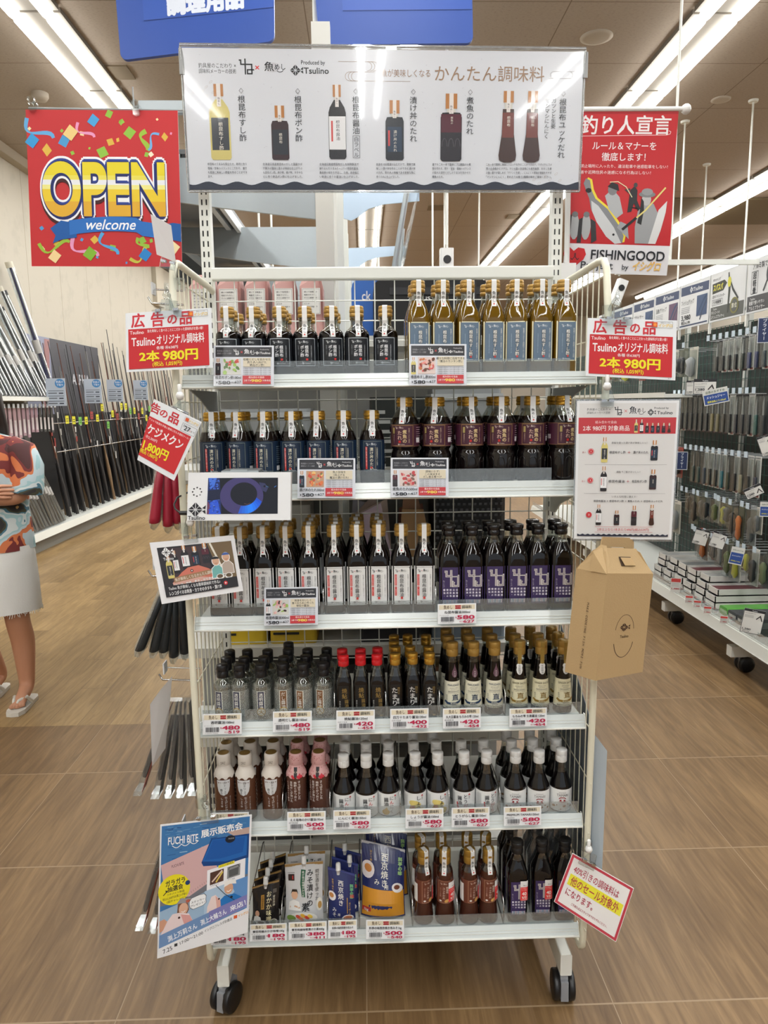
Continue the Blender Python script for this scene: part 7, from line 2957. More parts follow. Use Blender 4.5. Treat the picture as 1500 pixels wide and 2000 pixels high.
# header boards along the top
HD = [('navy', 6.40, 5.94), ('navy2', 5.93, 5.47), ('navy3', 5.46, 5.00), ('cut', 4.98, 4.53), ('alu', 4.51, 4.05), ('navy', 6.90, 6.42), ('navy2', 7.4, 6.92)]
for k, (kd, ya, yb_) in enumerate(HD):
    W, H = 100, 66
    S = Sheet(W, H)
    S.rect(0, 0, W, H, (212, 213, 214))
    if kd.startswith('navy'):
        S.rect(3, 4, 94, 13, (42, 58, 92))
        fish_mark(S, 40, 10.5, 12, (220, 222, 226))
        S.text('Tsulino', 47, 10.5, 8, (220, 222, 226), .02, w=30)
        S.text({'navy': 'プライヤー', 'navy2': '玉魚グリップ', 'navy3': 'フィッシュグリップ'}[kd], 6, 28, 8, INK, .02, w=44)
        for j in range(4):
            S.rect(6, 35 + j * 2.6, 30, .8, (140, 142, 146))
        S.rect(60, 22, 34, 30, (52, 74, 110) if kd != 'navy2' else (96, 70, 96))
        S.line([(62, 52), (82, 30), (92, 24)], 3.5, (30, 60, 96))
        S.line([(72, 58), (80, 44), (94, 30)], 2.4, (40, 56, 80))
        S.text('3,980' if kd == 'navy3' else '2,980', 8, 50, 10, INK, .04, w=32)
        S.text('税込4,378' if kd == 'navy3' else '税込3,278', 8, 58, 6, INK, .02, w=30, res=1)
        S.rect(3, 61.5, 94, 2, (42, 58, 92))
    elif kd == 'cut':
        S.rect(2, 46, 96, 18, (84, 86, 82))
        S.poly([(4, 14), (40, 12), (48, 17), (38, 26), (5, 28)], (40, 42, 30))
        S.text('スパスパ', 8, 20, 10, (222, 214, 60), .05, w=28)
        S.text('PEカッティング', 6, 9, 4.5, INK, .02, w=22, res=1)
        S.text('切れるラインカッター', 6, 32, 5, INK, .02, w=38, res=1)
        S.frame(5, 36, 32, 8, .8, (120, 120, 120))
        S.text('刃が超硬質', 8, 40, 5, INK, .02, w=25, res=1)
        S.line([(52, 4), (56, 24), (54, 58)], [3, 6, 3.5], (54, 58, 50))
        S.line([(52, 8), (66, 28), (82, 42)], [2, 4, 3], (44, 48, 44))
        S.ell(55, 17, 5, 7, (206, 200, 60), 12)
        S.ell(72, 50, 12, 11, (120, 116, 60), 16)
        S.ell(72, 50, 9, 8.6, (84, 86, 82), 16)
        S.text('第1位', 72, 50, 7, (226, 224, 200), .03, al='c', w=14)
        S.text('Tsulino', 10, 49, 4, (210, 210, 210), .02, res=1)
        S.text('チタンコートの', 5, 54, 5, (222, 222, 222), .02, w=26, res=1)
        S.text('ステンレスプライヤーL', 5, 60, 5.4, (222, 222, 222), .02, w=40, res=1)
    else:
        S.rect(2, 45, 96, 19, (72, 72, 74))
        S.text('アルミ製で自重80g', 12, 9, 8, INK, .03, w=60)
        S.frame(10, 15, 16, 28, 1, (90, 90, 92))
        S.vtext('超軽量', 18, 16, 9, INK, .04)
        S.arc(66, 22, 18, 150, 300, 5, (54, 60, 62), 12)
        S.line([(48, 30), (40, 42)], 3, (54, 60, 62))
        S.text('Tsulino', 10, 49, 4, (210, 210, 210), .02, res=1)
        S.text('軽量で使いやすい', 8, 54, 5.4, (222, 222, 222), .02, w=36, res=1)
        S.text('アルミプライヤー', 8, 60.5, 5.8, (222, 222, 222), .02, w=38, res=1)
    x0, x1 = 2.35, 2.35
    fn_ = quad_fn(W, H, (x0, ya, 2.335), (x0, yb_, 2.325), (x1, yb_, 2.022), (x1, ya, 2.022))
    nm = {'navy': 'plier', 'navy2': 'round grip', 'navy3': 'fish grip', 'cut': 'line cutter', 'alu': 'light aluminium plier'}[kd]
    q = MB()
    q.box((2.3515, yb_, 2.02), (2.356, ya, 2.335), 0, (206, 208, 210))

    def fx(x, y, off, fn_=fn_):
        p = fn_(x, y, 0)
        return Vector((p.x - off + .001, p.y, p.z))
    S.onto(q, fx, 0, .0002, .0006)
    tag(q.build('header_board', PRINT), 'header board for a %s above the right gondola, %s from the near end' % (nm, ('third', 'fourth', 'fifth', 'second', 'first', 'sixth', 'seventh')[k]) if kd != 'navy3' else 'header board for a fish grip priced 3,980 above the right gondola', 'sign', 'header boards above the right gondola')
q = MB()
q.box((2.357, 3.9, 2.05), (2.372, 7.4, 2.065))
for y in (4.52, 5.0, 5.48, 5.95, 6.41):
    q.box((2.357, y - .01, 1.95), (2.37, y + .01, 2.34))
    q.box((2.37, y - .01, 2.05), (2.485, y + .01, 2.07))
tag(q.build('header_rail', WHITE), 'white rail that carries the header boards of the right gondola', 'rail')


def knife_pack(y, ztop, h, w, card, handle, blade, X=2.24):
    t = thing('knife_pack', '-', 'packaged knife', (X, y, ztop - h))
    q = MB()
    q.bbox((X, y - w / 2, ztop - h), (X + .004, y + w / 2, ztop), .004, 0, card, axis='x')
    q.box((X - .001, y - w * .45, ztop - h * .06), (X, y + w * .45, ztop - h * .02), 0, tuple(v * .7 for v in card))
    q.box((X - .001, y - w * .42, ztop - h * .98), (X, y + w * .05, ztop - h * .92), 0, (150, 50, 50) if card[0] > 150 else (90, 40, 44))
    q.build('card', PAINT, t)
    q = MB()
    rs = []
    for u, f in ((.50, .6), (.52, 1), (.60, .85), (.72, 1.05), (.85, .9), (.93, 1.1), (.95, .6)):
        rs.append([(X - .012 + .010 * sin(2 * pi * j / 8), y + w * .24 * f * cos(2 * pi * j / 8), ztop - h * u) for j in range(8)])
    q.rings(rs, 0, handle)
    q.build('handle', PAINT, t)
    q = MB()
    q.prism([(X - .010, y - w * .14, ztop - h * .5), (X - .010, y + w * .14, ztop - h * .5), (X - .010, y + w * .16, ztop - h * .24), (X - .010, y - w * .06, ztop - h * .10)], (-.002, 0, 0), 0, blade)
    q.build('blade', mat('knife_blade', attr=True, rough=.3, metal=.6), t)
    q = MB()
    q.tube([(2.466, y, ztop - .012), (X - .06, y, ztop - .006), (X - .07, y, ztop + .004)], .0025, 5, 0, (150, 152, 152))
    q.box((X - .075, y - .017, ztop - .004), (X - .072, y + .017, ztop + .030), 0, (186, 200, 210))
    q.build('hook', PAINT, t)
    q = MB()
    q.box((X - .024, y - w * .40, ztop - h * .96), (X - .001, y + w * .40, ztop - h * .08))
    q.build('blister', BLIS, t)
    return t


kp = None
WHT, BLK, KBL = (200, 197, 190), (40, 40, 41), (160, 162, 164)
SETS = [('top', 1.875, 4.05, .078, .20, [(WHT, (40, 54, 60), KBL)] * 1 + [(WHT, (40, 50, 96), KBL), (WHT, (44, 54, 104), KBL), ((190, 160, 96), (40, 50, 44), KBL), (WHT, (34, 34, 36), KBL), (WHT, (34, 34, 36), KBL), (WHT, (34, 34, 36), KBL), (BLK, (40, 40, 40), KBL)]),
        ('second', 1.545, 4.02, .074, .25, [(BLK, (36, 38, 40), KBL), (WHT, (60, 100, 92), KBL), (WHT, (34, 36, 40), KBL), (BLK, (30, 30, 40), KBL), (BLK, (32, 32, 44), KBL), (WHT, (44, 44, 44), KBL), (BLK, (60, 52, 44), KBL), (BLK, (134, 122, 88), KBL), (BLK, (150, 134, 90), KBL), (BLK, (40, 40, 42), KBL), (BLK, (36, 36, 36), (70, 70, 72)), (BLK, (30, 30, 32), (60, 60, 62)), (BLK, (34, 34, 36), (60, 60, 62)), (BLK, (34, 34, 36), (70, 70, 72)), (WHT, (40, 40, 44), KBL)]),
        ('third', 1.185, 4.06, .078, .235, [(WHT, (30, 32, 54), (60, 60, 62)), (WHT, (40, 38, 36), KBL), (WHT, (150, 142, 118), (60, 60, 62)), (WHT, (36, 32, 34), KBL), (WHT, (46, 56, 40), KBL), (WHT, (38, 112, 124), KBL), (WHT, (30, 32, 32), KBL), (WHT, (28, 30, 30), KBL), (WHT, (60, 70, 84), KBL), (WHT, (50, 74, 70), (90, 90, 92)), (BLK, (60, 74, 70), KBL)])]
for (nm, zt, y0, pit, h, lst) in SETS:
    for k, (cd, hd, bl_) in enumerate(lst):
        cd = BLK if (k * 5 + len(nm)) % 7 in (1, 4) else cd
        t = knife_pack(y0 + pit * k, zt, h, .062, cd, hd, bl_)
        t['label'] = 'packaged knife, %s hook row of the right gondola, %s from near end' % (nm, nth(k))
        t['group'] = 'knife packs on the %s hook row' % nm
# nearer ends of the rows, partly cut by the frame, and misc goods below
r8 = random.Random(31)
MISC = [(196, 190, 176), (60, 62, 60), (150, 152, 150), (86, 90, 70), (206, 204, 196), (120, 96, 80), (70, 84, 96), (150, 60, 50)]
for rown, zt, y0, n, pit in (('fourth', .90, 4.0, 11, .085), ('fifth', .66, 3.94, 10, .085), ('far upper', 1.86, 4.95, 13, .15), ('far middle', 1.18, 5.05, 13, .15), ('far lower', .80, 5.05, 13, .15)):
    for k in range(n):
        y = y0 + pit * k
        far = rown.startswith('far')
        h = r8.uniform(.15, .24)
        w = pit * r8.uniform(.7, .9)
        X = 2.24 + r8.uniform(-.02, .02)
        c = r8.choice(MISC)
        t = thing('tackle_pack', 'packaged tackle, %s hook row of right gondola, %s from near end' % (rown, nth(k)), 'packaged tackle', (X, y, zt - h), 'tackle packs on the %s hook row' % rown)
        q = MB()
        q.bbox((X, y - w / 2, zt - h), (X + .004, y + w / 2, zt), .004, 0, c, axis='x')
        q.build('card', PAINT, t)
        q = MB()
        c2 = r8.choice([(40, 42, 44), (96, 98, 98), (150, 152, 152), (60, 52, 44), (206, 110, 40), (196, 190, 60), (96, 110, 70)])
        q.lathe([(zt - h * .9, .006), (zt - h * .8, w * .28), (zt - h * .55, w * .22), (zt - h * .4, w * .30), (zt - h * .3, .008)], 10, 0, c2, o=(X - .016, y, 0))
        q.build('tool', PAINT, t)
        q = MB()
        q.tube([(2.466, y, zt - .012), (X - .07, y, zt - .006)], .0025, 5, 0, (150, 152, 152))
        q.box((X - .075, y - .017, zt - .004), (X - .072, y + .017, zt + .030), 0, (186, 200, 210))
        q.build('hook', PAINT, t)
        q = MB()
        q.box((X - .034, y - w * .45, zt - h * .98), (X - .001, y + w * .45, zt - h * .1))
        q.build('blister', BLIS, t)
# stacked white trays and goods on the base
k = 0
for i in range(6):
    for j in range(4 if i else 3):
        y = 4.18 + .155 * i
        z = .272 + .042 * j
        x = 2.06 + r8.uniform(-.01, .015) + .012 * j
        t = thing('flat_box', 'flat white box on the right gondola base, stack %s from the near end, %s up' % (nth(i), nth(j)), 'box', (x + .15, y, z), 'flat boxes on the gondola base')
        q = MB()
        q.box((x, y - .062, z), (x + .34, y + .062, z + .006), 0, (196, 192, 184))
        for (a0, b0, a1, b1) in ((x, -.062, x + .005, .062), (x + .335, -.062, x + .34, .062), (x, -.062, x + .34, -.057), (x, .057, x + .34, .062)):
            q.box((a0, y + b0, z), (a1, y + b1, z + .040), 0, (206, 203, 196))
        q.build('tray', PAINT, t)
        q = MB()
        q.box((x + .01, y - .055, z + .008), (x + .33, y + .055, z + .034), 0, r8.choice([(70, 72, 70), (110, 112, 110), (150, 150, 146), (90, 40, 44)]))
        q.build('contents', PAINT, t)
for i, (y, c, lab) in enumerate(((4.02, (84, 150, 60), 'green packaged goods'), (3.92, (60, 62, 64), 'dark flat case'), (3.82, (50, 52, 52), 'black packaged tray'), (3.66, (44, 50, 46), 'dark bundled goods'), (3.5, (206, 204, 198), 'white slotted basket'), (3.34, (206, 206, 200), 'white basket at the frame edge'))):
    x = 2.07
    t = thing('packaged_goods' if i < 4 else 'basket', lab + ' on the near part of the right gondola base', 'packet' if i < 4 else 'basket', (x + .15, y, .272))
    q = MB()
    q.bbox((x, y - .045, .272), (x + .30, y + .045, .272 + (.05 if i < 4 else .09)), .012, 0, c, axis='x')
    q.build('goods_body', PAINT, t)
    q = MB()
    for j in range(6):
        q.box((x - .0008, y - .04 + .013 * j, .29), (x + .001, y - .033 + .013 * j, .305 if i < 4 else .345), 0, (40, 42, 42) if i > 3 else (196, 190, 180))
    q.build('detail', PAINT, t)


def aisle_card(kind, px, py, wpx, hpx, X, lab, rot=0, mirror=False):
    """small card facing the aisle, turned on its pole towards the customer"""
    c = atx(px, py, X)
    d = c.length
    W, H = 60, 60 * hpx / wpx
    S = Sheet(W, H)
    if kind == 'black':
        S.rect(0, 0, W, H, (40, 40, 42))
        S.rect(1.5, 1.5, W - 3, H - 3, (212, 210, 204))
        S.rect(1.5, 1.5, W - 3, 7, (40, 40, 42))
        S.text('Tsulino', 30, 5, 5, (220, 220, 220), .02, al='c', res=1)
        S.text('フィッシングナイフ', 4, 14, 5, INK, .02, w=30, res=1)
        for j in range(3):
            S.rect(4, 20 + j * 3, 26, .9, (130, 130, 130))
        S.text('1,280', 5, H - 13, 8, INK, .04, w=24, res=1)
        S.text('税込1,408', 6, H - 6, 4, INK, .01, w=20, res=1)
        S.line([(38, 30), (48, 18), (55, 34)], 3, (50, 44, 44))
    elif kind == 'blue':
        S.rect(0, 0, W, H, (206, 206, 200))
        S.rect(2, H * .32, W - 4, H * .62, (44, 74, 140))
        S.text('店長のおすすめ', 30, H * .17, 7, (70, 90, 60), .03, al='c', w=46, res=1)
        S.text('メッシュジャー', 30, H * .5, 8, (226, 228, 232), .03, al='c', w=44, res=1)
        S.text('通常価格より10%off', 30, H * .8, 6, (222, 214, 60), .03, al='c', w=44, res=1)
    elif kind == 'navy':
        S.rect(0, 0, W, H, (200, 202, 206))
        S.rect(3, 3, W - 6, H - 6, (38, 50, 86))
        S.vtext('プライヤー', 30, 6, H / 6, (214, 218, 226), .02)
    else:
        S.rect(0, 0, W, H, (206, 204, 198))
        S.rect(3, 3, W - 6, H * .25, (196, 70, 66))
        for j in range(3):
            S.rect(5, H * (.36 + .09 * j), W * .7, 1.3, (120, 118, 116))
        S.text('1,480', 6, H * .74, 13, (186, 50, 60), .04, w=44, res=1)
    w = wpx / F_PX * (c.y * cos(PITCH)) * 1.0
    h = w * H / W
    a = radians(rot)
    ex = Vector((cos(.35), -sin(.35), 0))
    ez = Vector((0, 0, 1))
    rx = ex * cos(a) - ez * sin(a)
    rz = ez * cos(a) + ex * sin(a)
    p = lambda u, v: c + rx * (u * w) + rz * (v * h)
    return tag(board(S, 'aisle_card', quad_fn(W, H, p(-.5, .5), p(.5, .5), p(.5, -.5), p(-.5, -.5)), [PRINT], None, .002), lab, 'card', 'cards on the right gondola')


for a in (('black', 1353, 757, 24, 27, 2.06, 'small black-topped price card on the upper shelf of the right gondola, left one'), ('black', 1377, 755, 42, 30, 2.04, 'larger black-topped price card on the upper shelf of the right gondola'),
          ('blue', 1398, 774, 46, 30, 2.02, 'tilted blue and yellow recommendation card below the upper shelf', -12), ('navy', 1493, 645, 24, 48, 2.05, 'navy vertical card at the right edge of the picture'), ('navy', 1332, 900, 21, 36, 2.1, 'navy vertical card beside the set-offer poster'),
          ('black', 1369, 1049, 27, 33, 2.08, 'tilted price card hanging low among tackle packs, left of a pair', 14), ('black', 1403, 1055, 28, 33, 2.08, 'tilted price card hanging low among tackle packs, right of a pair', 16), ('blue', 1439, 1086, 25, 36, 2.05, 'blue and white recommendation card low on the right gondola', 10),
          ('red', 1320, 1143, 20, 30, 2.0, 'red-topped price card on the gondola base lip'), ('black', 1470, 1214, 40, 52, 2.0, 'large price card with tool picture on the gondola base lip', 8), ('black', 1472, 960, 34, 22, 2.04, 'tilted price card near the right edge at knife height', -28), ('blue', 1498, 995, 26, 30, 2.04, 'blue card cut by the right picture edge'), ('black', 1497, 870, 26, 40, 2.04, 'white price card cut by the right picture edge', -20)):
    aisle_card(a[0], a[1], a[2], a[3], a[4], a[5], a[6], a[7] if len(a) > 7 else 0)
for k, px in enumerate((1346, 1362, 1382, 1414)):
    py = 1130 + .587 * (px - 1275) + 3
    aisle_card('red', px, py - 4, 15, 16, 2.0, 'small price tag on the lip of the right gondola base, %s from the left' % nth(k))

# ------------------------------------------------------------------ rod racks along the left wall
lg = thing('rod_rack', 'long white wall rack full of fishing rods on the left', 'rod rack', (-3.5, 9.5, 0))
q = MB()
q.box((-3.74, 6.0, .16), (-3.36, 14.5, .22))
q.prism([(-3.36, 6.0, .22), (-3.345, 6.0, .225), (-3.33, 6.0, .15), (-3.36, 6.0, .15)], (0, 8.5, 0))
q.build('base_shelf', WHITE, lg)
q = MB()
q.box((-3.74, 6.0, 0), (-3.42, 14.5, .15))
q.build('plinth', mat('plinth_grey'), lg)
q = MB()
q.box((-3.74, 6.0, 1.57), (-3.30, 8.25, 1.61))
q.build('upper_shelf', WHITE, lg)
q = MB()
q.box((-3.745, 8.3, .3), (-3.738, 9.0, 2.32), 0, (132, 136, 156))
q.box((-3.745, 9.0, .3), (-3.738, 10.6, 2.32), 0, (74, 74, 80))
q.box((-3.737, 8.3, .25), (-3.734, 14.4, 1.42), 0, (44, 44, 46))
q.box((-3.745, 6.0, .25), (-3.738, 8.28, 1.56), 0, (92, 90, 88))
q.prism([(-3.7375, 8.6, .9), (-3.7375, 8.75, .9), (-3.7375, 9.0, 2.3), (-3.7375, 8.86, 2.3)], (.001, 0, 0), 0, (150, 110, 110))
S = Sheet(60, 20)
S.text('ALPHA', 30, 10, 16, (196, 198, 204), .03, al='c')
S.onto(q, lambda x, y, off: Vector((-3.737 + off, 9.9 + .012 * (x - 30), 1.98 - .012 * y)))
q.build('wall_poster', PRINT, lg)
for z in (1.0, 1.32):
    q = MB()
    q.tube([(-3.39 - .10 * (z - .3), 8.3, z), (-3.39 - .10 * (z - .3), 14.4, z)], .008, 6)
    q.build('rod_rail', CHROME, lg)
TUBEC = clear_mat('clear_rod_tube', (215, 220, 222), .14, .6, .08)


def rod(y, zb, zt, x0, x1, lean, r, col, kind, lab, grp):
    t = thing('fishing_rod', lab, 'fishing rod', (x0, y, zb), grp)
    a, b = Vector((x0, y, zb)), Vector((x1, y + lean, zt))
    d = b - a
    q = MB()
    if kind == 'tube':
        q.tube([a, a + d * .3, b], [r * .55, r * .45, r * .3], 6, 0, col)
        q.build('rod_blank', PAINT, t)
        q = MB()
        q.tube([a, b], r, 8)
        q.build('clear_tube', TUBEC, t)
        q = MB()
        q.tube([b - d * .03, b + d * .012], r * 1.05, 8, 0, (196, 190, 172) if col[0] % 2 else (40, 40, 44))
        q.build('end_cap', PAINT, t)
        q = MB()
        q.tube([a + d * .34, a + d * .44], r * 1.02, 8, 0, (170, 168, 164))
        q.build('paper_band', PAINT, t)
    else:
        q.tube([a + d * .38, b], [r * .5, r * .22], 6, 0, col)
        q.build('rod_blank', PAINT, t)
        q = MB()
        q.tube([a, a + d * .08, a + d * .2, a + d * .3, a + d * .4], [r, r * .8, r * 1.25, r * .8, r * .5], 7, 0, (34, 32, 32) if r8.random() < .8 else (120, 96, 70))
        q.build('handle', PAINT, t)
        if r8.random() < .75:
            q = MB()
            c = a + d * r8.uniform(.40, .62)
            w_ = r8.uniform(.05, .10)
            q.box((c.x + .022, c.y - .018, c.z - w_), (c.x + .025, c.y + .018, c.z + .01), 0, r8.choice([(206, 206, 204), (206, 206, 204), (190, 190, 186), (150, 60, 56)]))
            q.build('price_tag', PAINT, t)


RC = [(61, 61, 62), (96, 96, 98), (41, 42, 46), (120, 118, 112), (35, 36, 50), (150, 150, 148)]
k = 0
for i in range(24):
    y = 6.40 + .076 * i
    zt = r8.uniform(2.35, 2.75)
    rod(y, 1.622, zt, -3.40, -3.66, -.30 * (zt - 1.62) / .95, .026, RC[i % 6], 'tube', 'fishing rod in a clear tube on the upper left shelf, %s from the near end' % nth(i), 'tubed rods on the upper shelf')
rod(8.24, 1.624, 2.98, -3.42, -3.64, -.32, .040, (35, 40, 96), 'tube', 'tall dark blue boxed rod at the far end of the upper left shelf', 'tubed rods on the upper shelf')
for i in range(24):
    y = 6.45 + .075 * i
    zt = r8.uniform(1.1, 1.46)
    rod(y, .24, zt, -3.39, -3.62, -.30 * (zt - .24) / 1.1, .026, RC[(i * 2 + 1) % 6], 'tube', 'fishing rod in a clear tube on the low left shelf, %s from the near end' % nth(i), 'tubed rods on the low shelf')
for i in range(80):
    y = 8.48 + .073 * i
    zt = r8.uniform(1.7, 2.3) if i < 30 else r8.uniform(1.9, 2.6)
    rod(y, .238, zt, -3.44 - .05 * (i % 3), -3.66 - .015 * (i % 3), -.12 * zt / 2 + r8.uniform(-.03, .03), .021, RC[i % 6] if i % 5 else (100, 60, 44), 'thin', 'bare fishing rod standing in the left wall rack, %s from the near end' % nth(i), 'bare rods in the left rack')
for i in range(22):
    y = 8.4 + .19 * i
    c = [(206, 200, 50), (206, 200, 50), (110, 176, 80), (206, 200, 50), (150, 60, 60)][i % 5]
    z = 1.40 + r8.uniform(-.14, .10)
    q = MB()
    q.box((-3.36, y - .045, z - .045), (-3.357, y + .045, z + .045), 0, c)
    for j in range(2):
        q.box((-3.3575, y - .03, z - .02 + .025 * j), (-3.3565, y + .03, z - .012 + .025 * j), 0, (60, 60, 40))
    tag(q.build('price_flag', PRINT), 'small coloured price flag among the left rods, %s from the near end' % nth(i), 'price flag', 'coloured price flags on the rods')
for i in range(16):
    y = 6.7 + .095 * i
    h = r8.uniform(.24, .3)
    t = thing('hanging_pack', 'slim hanging pack under the upper left shelf, %s from the near end' % nth(i), 'packaged tackle', (-3.4, y, 1.5 - h), 'slim packs under the left shelf')
    q = MB()
    q.box((-3.42, y - .03, 1.50 - h), (-3.41, y + .03, 1.50), 0, [(30, 30, 32), (170, 140, 146), (160, 130, 140), (60, 60, 60)][i // 4])
    q.box((-3.4095, y - .02, 1.50 - h * .9), (-3.409, y + .02, 1.50 - h * .4), 0, (196, 190, 190))
    q.build('card', PAINT, t)
    q = MB()
    q.tube([(-3.70, y, 1.505), (-3.37, y, 1.508)], .004, 5, 0, (160, 162, 164))
    q.box((-3.372, y - .02, 1.50), (-3.368, y + .02, 1.54), 0, (200, 206, 212))
    q.build('hook', PAINT, t)
for i, (px, py) in enumerate(((110, 766), (182, 764), (225, 763), (275, 762))):
    c = atx(px, py, -3.22)
    W, H = 40, 54
    S = Sheet(W, H)
    S.rect(0, 0, W, H, (190, 200, 214))
    S.ell(29, 10, 10, 9, (76, 140, 200), 14)
    S.text('釣具の', 29, 7, 5, (230, 234, 240), .03, al='c', res=1)
    S.text('下取り', 29, 13, 5, (230, 234, 240), .03, al='c', res=1)
    for j in range(3):
        S.rect(4, 24 + j * 10, 32, 1, (90, 96, 106))
        S.rect(4, 28 + j * 10, 18, 2, (110, 116, 126))
        S.rect(26, 28 + j * 10, 9, 2.4, (70, 76, 90))
    h = .285
    w = h * W / H
    f_ = quad_fn(W, H, c + Vector((-w / 2, 0, h / 2)), c + Vector((w / 2, -.02, h / 2)), c + Vector((w / 2, -.02, -h / 2)), c + Vector((-w / 2, 0, -h / 2)))
    tag(board(S, 'info_card', f_, [PRINT], None, .003), 'white and blue trade-in card in front of the left rods, %s from the left' % nth(i), 'card', 'trade-in cards on the left')
# ------------------------------------------------------------------ shopper at the left edge
cx, cy0 = -1.865, 3.62
pt = thing('person', 'person in a patterned shirt and white denim skirt standing at the left edge, arms folded', 'person', (cx, cy0, 0))
SKIN = mat('skin', (196, 142, 112), .5)
J, E, R_ = [], [], []


def jn(x, y, z, r, link=None):
    J.append((x, y, z))
    R_.append(r)
    if link is not None:
        E.append((link, len(J) - 1))
    return len(J) - 1


pel = jn(0, 0, .86, .115)
spn = jn(0, 0, 1.03, .105, pel)
chs = jn(0, 0, 1.22, .115, spn)
nb = jn(0, .01, 1.36, .055, chs)
nk = jn(0, .0, 1.42, .048, nb)
ch_ = jn(0, -.022, 1.475, .066, nk)
hd = jn(0, -.008, 1.54, .084, ch_)
ht = jn(0, 0, 1.61, .066, hd)
jn(0, -.10, 1.505, .012, ch_)
for s in (-1, 1):
    jn(s * .083, .0, 1.53, .015, hd)
    sh = jn(s * .165, .0, 1.315, .048, chs)
    up_ = jn(s * .195, -.02, 1.20, .044, sh)
    el = jn(s * .195, -.075, 1.075, .046, up_)
    fa = jn(s * .06, -.185, 1.075 + .02 * s, .043, el)
    wr = jn(-s * .05, -.185, 1.125 + .025 * s, .027, fa)
    pm = jn(-s * .11, -.175, 1.14 + .025 * s, .030, wr)
    for k, (dz, l) in enumerate(((.028, .052), (.010, .060), (-.008, .056), (-.026, .044))):
        f1_ = jn(-s * .145, -.172, 1.142 + .025 * s + dz, .0095, pm)
        f2_ = jn(-s * (.145 + l * .5), -.158, 1.140 + .025 * s + dz, .0088, f1_)
        jn(-s * (.145 + l * .9), -.135, 1.137 + .025 * s + dz, .0078, f2_)
    t1 = jn(-s * .105, -.195, 1.178 + .025 * s, .011, wr)
    jn(-s * .135, -.198, 1.195 + .025 * s, .0095, t1)
    hp = jn(s * .085, 0, .80, .088, pel)
    kn0 = jn(s * .095, -.01, .60, .070, hp)
    kn = jn(s * .10, -.02, .45, .062, kn0)
    cf = jn(s * .102, .02, .33, .062, kn)
    an = jn(s * .105, .015 + (.0 if s > 0 else .16), .085, .038, cf)
    ft_ = jn(s * .112, -.075 + (.0 if s > 0 else .16), .050, .034, an)
    for k in range(5):
        jn(s * (.085 + .015 * k), -.155 + .008 * k + (.0 if s > 0 else .16), .034, .011 - .0008 * k, ft_)
me = bpy.data.meshes.new('body')
me.from_pydata(J, E, [])
ob = bpy.data.objects.new('body', me)
COL.objects.link(ob)
ob.parent = pt
me.materials.append(SKIN)
sk = ob.modifiers.new('skin', 'SKIN')
sk.use_smooth_shade = True
for i, v in enumerate(me.skin_vertices[0].data):
    v.radius = (R_[i], R_[i])
    v.use_root = (i == 0)
ss = ob.modifiers.new('smooth', 'SUBSURF')
ss.levels = ss.render_levels = 2


def shirt_mat():
    m = bpy.data.materials.new('printed_shirt')
    m.use_nodes = True
    N, L = m.node_tree.nodes, m.node_tree.links
    b = N['Principled BSDF']
    tc = N.new('ShaderNodeTexCoord')
    n = N.new('ShaderNodeTexNoise')
    n.inputs['Scale'].default_value = 5.5
    n.inputs['Detail'].default_value = 2.5
    n.inputs['Distortion'].default_value = 0.5
    L.new(tc.outputs['Object'], n.inputs['Vector'])
    cr = N.new('ShaderNodeValToRGB')
    cr.color_ramp.interpolation = 'CONSTANT'
    e = cr.color_ramp.elements
    cols = [(0, (70, 34, 34)), (.36, (110, 40, 38)), (.41, (196, 110, 66)), (.445, (176, 192, 196)), (.50, (150, 182, 186)), (.54, (196, 202, 200)), (.58, (70, 110, 126)), (.61, (60, 58, 40)), (.65, (40, 36, 34)), (.70, (190, 150, 90))]
    e[0].color = (*lin(cols[0][1]), 1)
    e[1].position, e[1].color = cols[1][0], (*lin(cols[1][1]), 1)
    for p, c in cols[2:]:
        x = e.new(p)
        x.color = (*lin(c), 1)
    L.new(n.outputs['Fac'], cr.inputs[0])
    L.new(cr.outputs[0], b.inputs['Base Color'])
    b.inputs['Roughness'].default_value = .75
    return m


SHIRT = shirt_mat()


def oval(rx, ry, z, x=0, y=0, n=28, wob=0, ph=0):
    return [(cx + x + rx * cos(2 * pi * j / n) * (1 + wob * sin(5 * 2 * pi * j / n + ph)), cy0 + y + ry * sin(2 * pi * j / n) * (1 + wob * sin(5 * 2 * pi * j / n + ph)), z) for j in range(n)]


q = MB()
q.rings([oval(.200, .150, .815, wob=.03), oval(.197, .147, .90, wob=.025, ph=1), oval(.190, .142, 1.02, wob=.02, ph=2), oval(.198, .145, 1.15, wob=.012), oval(.200, .138, 1.25), oval(.190, .115, 1.325), oval(.15, .09, 1.365), oval(.085, .075, 1.385), oval(.070, .066, 1.395)], cap0=False, cap1=False)
q.build('shirt', SHIRT, pt)
for s in (-1, 1):
    q = MB()
    c = [(s * .130, .0, 1.315, .068), (s * .185, -.005, 1.29, .078), (s * .212, -.02, 1.22, .080), (s * .210, -.045, 1.13, .084), (s * .206, -.05, 1.105, .084)]
    rs = []
    for i, (x, y, z, r) in enumerate(c):
        tx = radians((70, 40, 8, 0, -14)[i]) * s
        rs.append([(cx + x + r * cos(2 * pi * j / 18) * cos(tx), cy0 + y + r * sin(2 * pi * j / 18), z + r * cos(2 * pi * j / 18) * sin(tx) * .9) for j in range(18)])
    q.rings(rs, cap0=False, cap1=False)
    q.build('sleeve', SHIRT, pt)
q = MB()
rs = [oval(.196, .148, .835), oval(.200, .152, .78, wob=.01), oval(.206, .160, .65, wob=.015, ph=1), oval(.212, .166, .505, wob=.02, ph=2)]
q.rings(rs, cap0=False, cap1=False)
r9 = random.Random(3)
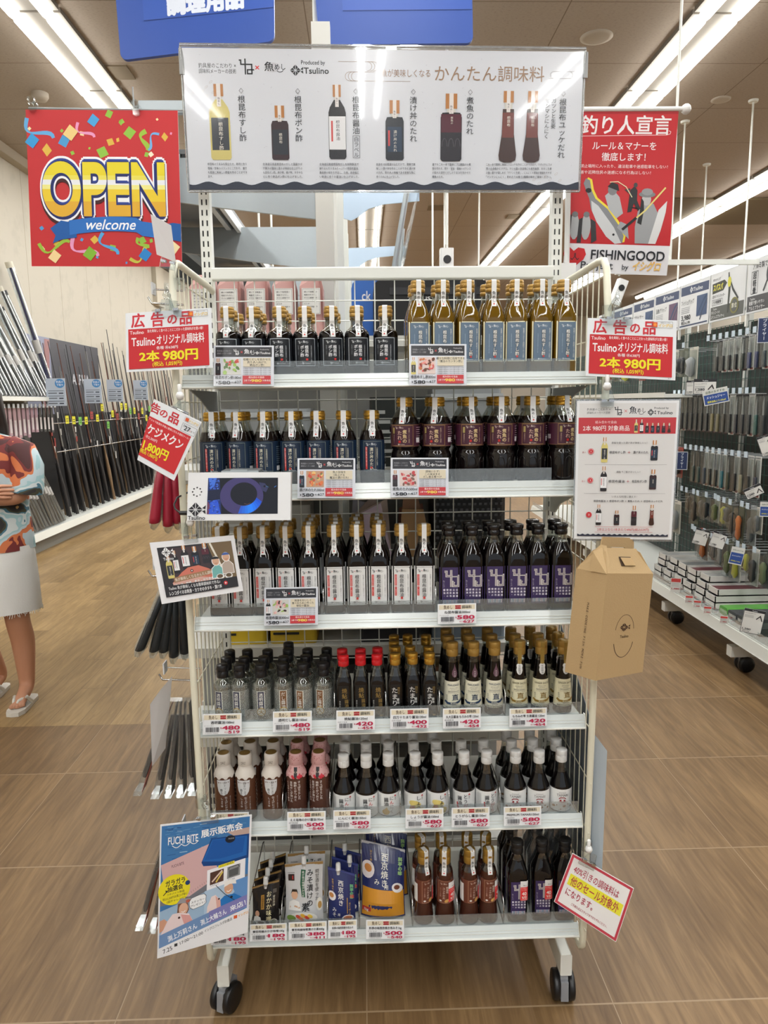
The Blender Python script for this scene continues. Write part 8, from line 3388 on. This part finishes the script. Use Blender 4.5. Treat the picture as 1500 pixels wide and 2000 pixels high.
for j in range(120):
    a = 2 * pi * j / 120
    x, y = cx + .212 * cos(a), cy0 + .166 * sin(a)
    q.tube([(x, y, .507), (x + r9.uniform(-.006, .006), y + r9.uniform(-.004, .004), .507 - r9.uniform(.006, .022))], .0015, 4)
q.build('skirt', mat('white_denim', (224, 223, 219), .8, bump=.2, bscale=160), pt)
q = MB()
for s in (0,):
    hr = []
    for z, rx, ry, y in ((1.36, .105, .06, .045), (1.42, .108, .075, .035), (1.50, .103, .088, .022), (1.57, .098, .096, .012), (1.625, .080, .082, .008), (1.658, .050, .052, .006), (1.668, .010, .010, .006)):
        ring = []
        for j in range(24):
            a = 2 * pi * j / 24
            yy = ry * sin(a)
            if z < 1.58 and sin(a) < -.2:      # open at the face
                yy = -.2 * ry
            ring.append((cx + rx * cos(a), cy0 + y + yy, z))
        hr.append(ring)
    q.rings(hr)
q.build('hair', mat('dark_brown_hair', (38, 28, 24), .45), pt)
for s in (-1, 1):
    q = MB()
    q.T = Matrix.Translation((cx + s * .034, cy0 - .086, 1.542))
    q.lathe([(-.008, .001), (-.005, .008), (0, .011), (.005, .008), (.008, .001)], 10, axis='y')
    q.build('eye', mat('dark_eye', (30, 22, 20), .2), pt)
q = MB()
q.tube([(cx - .024, cy0 - .080, 1.468), (cx, cy0 - .091, 1.464), (cx + .024, cy0 - .080, 1.468)], [.002, .006, .002], 8)
q.build('mouth', mat('lips', (160, 84, 78), .5), pt)
SAN = mat('white_sandal', (216, 212, 202), .5)
for s in (-1, 1):
    yo = 0 if s > 0 else .16
    q = MB()
    P = [(.0, -.185), (.032, -.178), (.046, -.14), (.044, -.08), (.036, .0), (.034, .04), (.022, .062), (0, .068), (-.022, .062), (-.034, .04), (-.034, 0), (-.040, -.08), (-.042, -.14), (-.028, -.178)]
    q.prism([(cx + s * .110 + x, cy0 + y + yo, .001) for x, y in P], (0, 0, .021))
    so = q.build('sandal', SAN, pt)
    q = MB()
    f = (cx + s * .110, cy0 - .135 + yo)
    for sx in (-1, 1):
        q.tube([(f[0] - s * .012, f[1], .024), (f[0] - s * .004 + sx * .012, f[1] + .02, .058), (f[0] + sx * .030, f[1] + .06, .062), (f[0] + sx * .040, f[1] + .085, .030), (f[0] + sx * .040, f[1] + .09, .018)], [.005, .008, .010, .010, .008], 8)
    q.build('strap', SAN, so)

bpy.data.objects.remove(_font_ob)
bpy.data.curves.remove(_font)
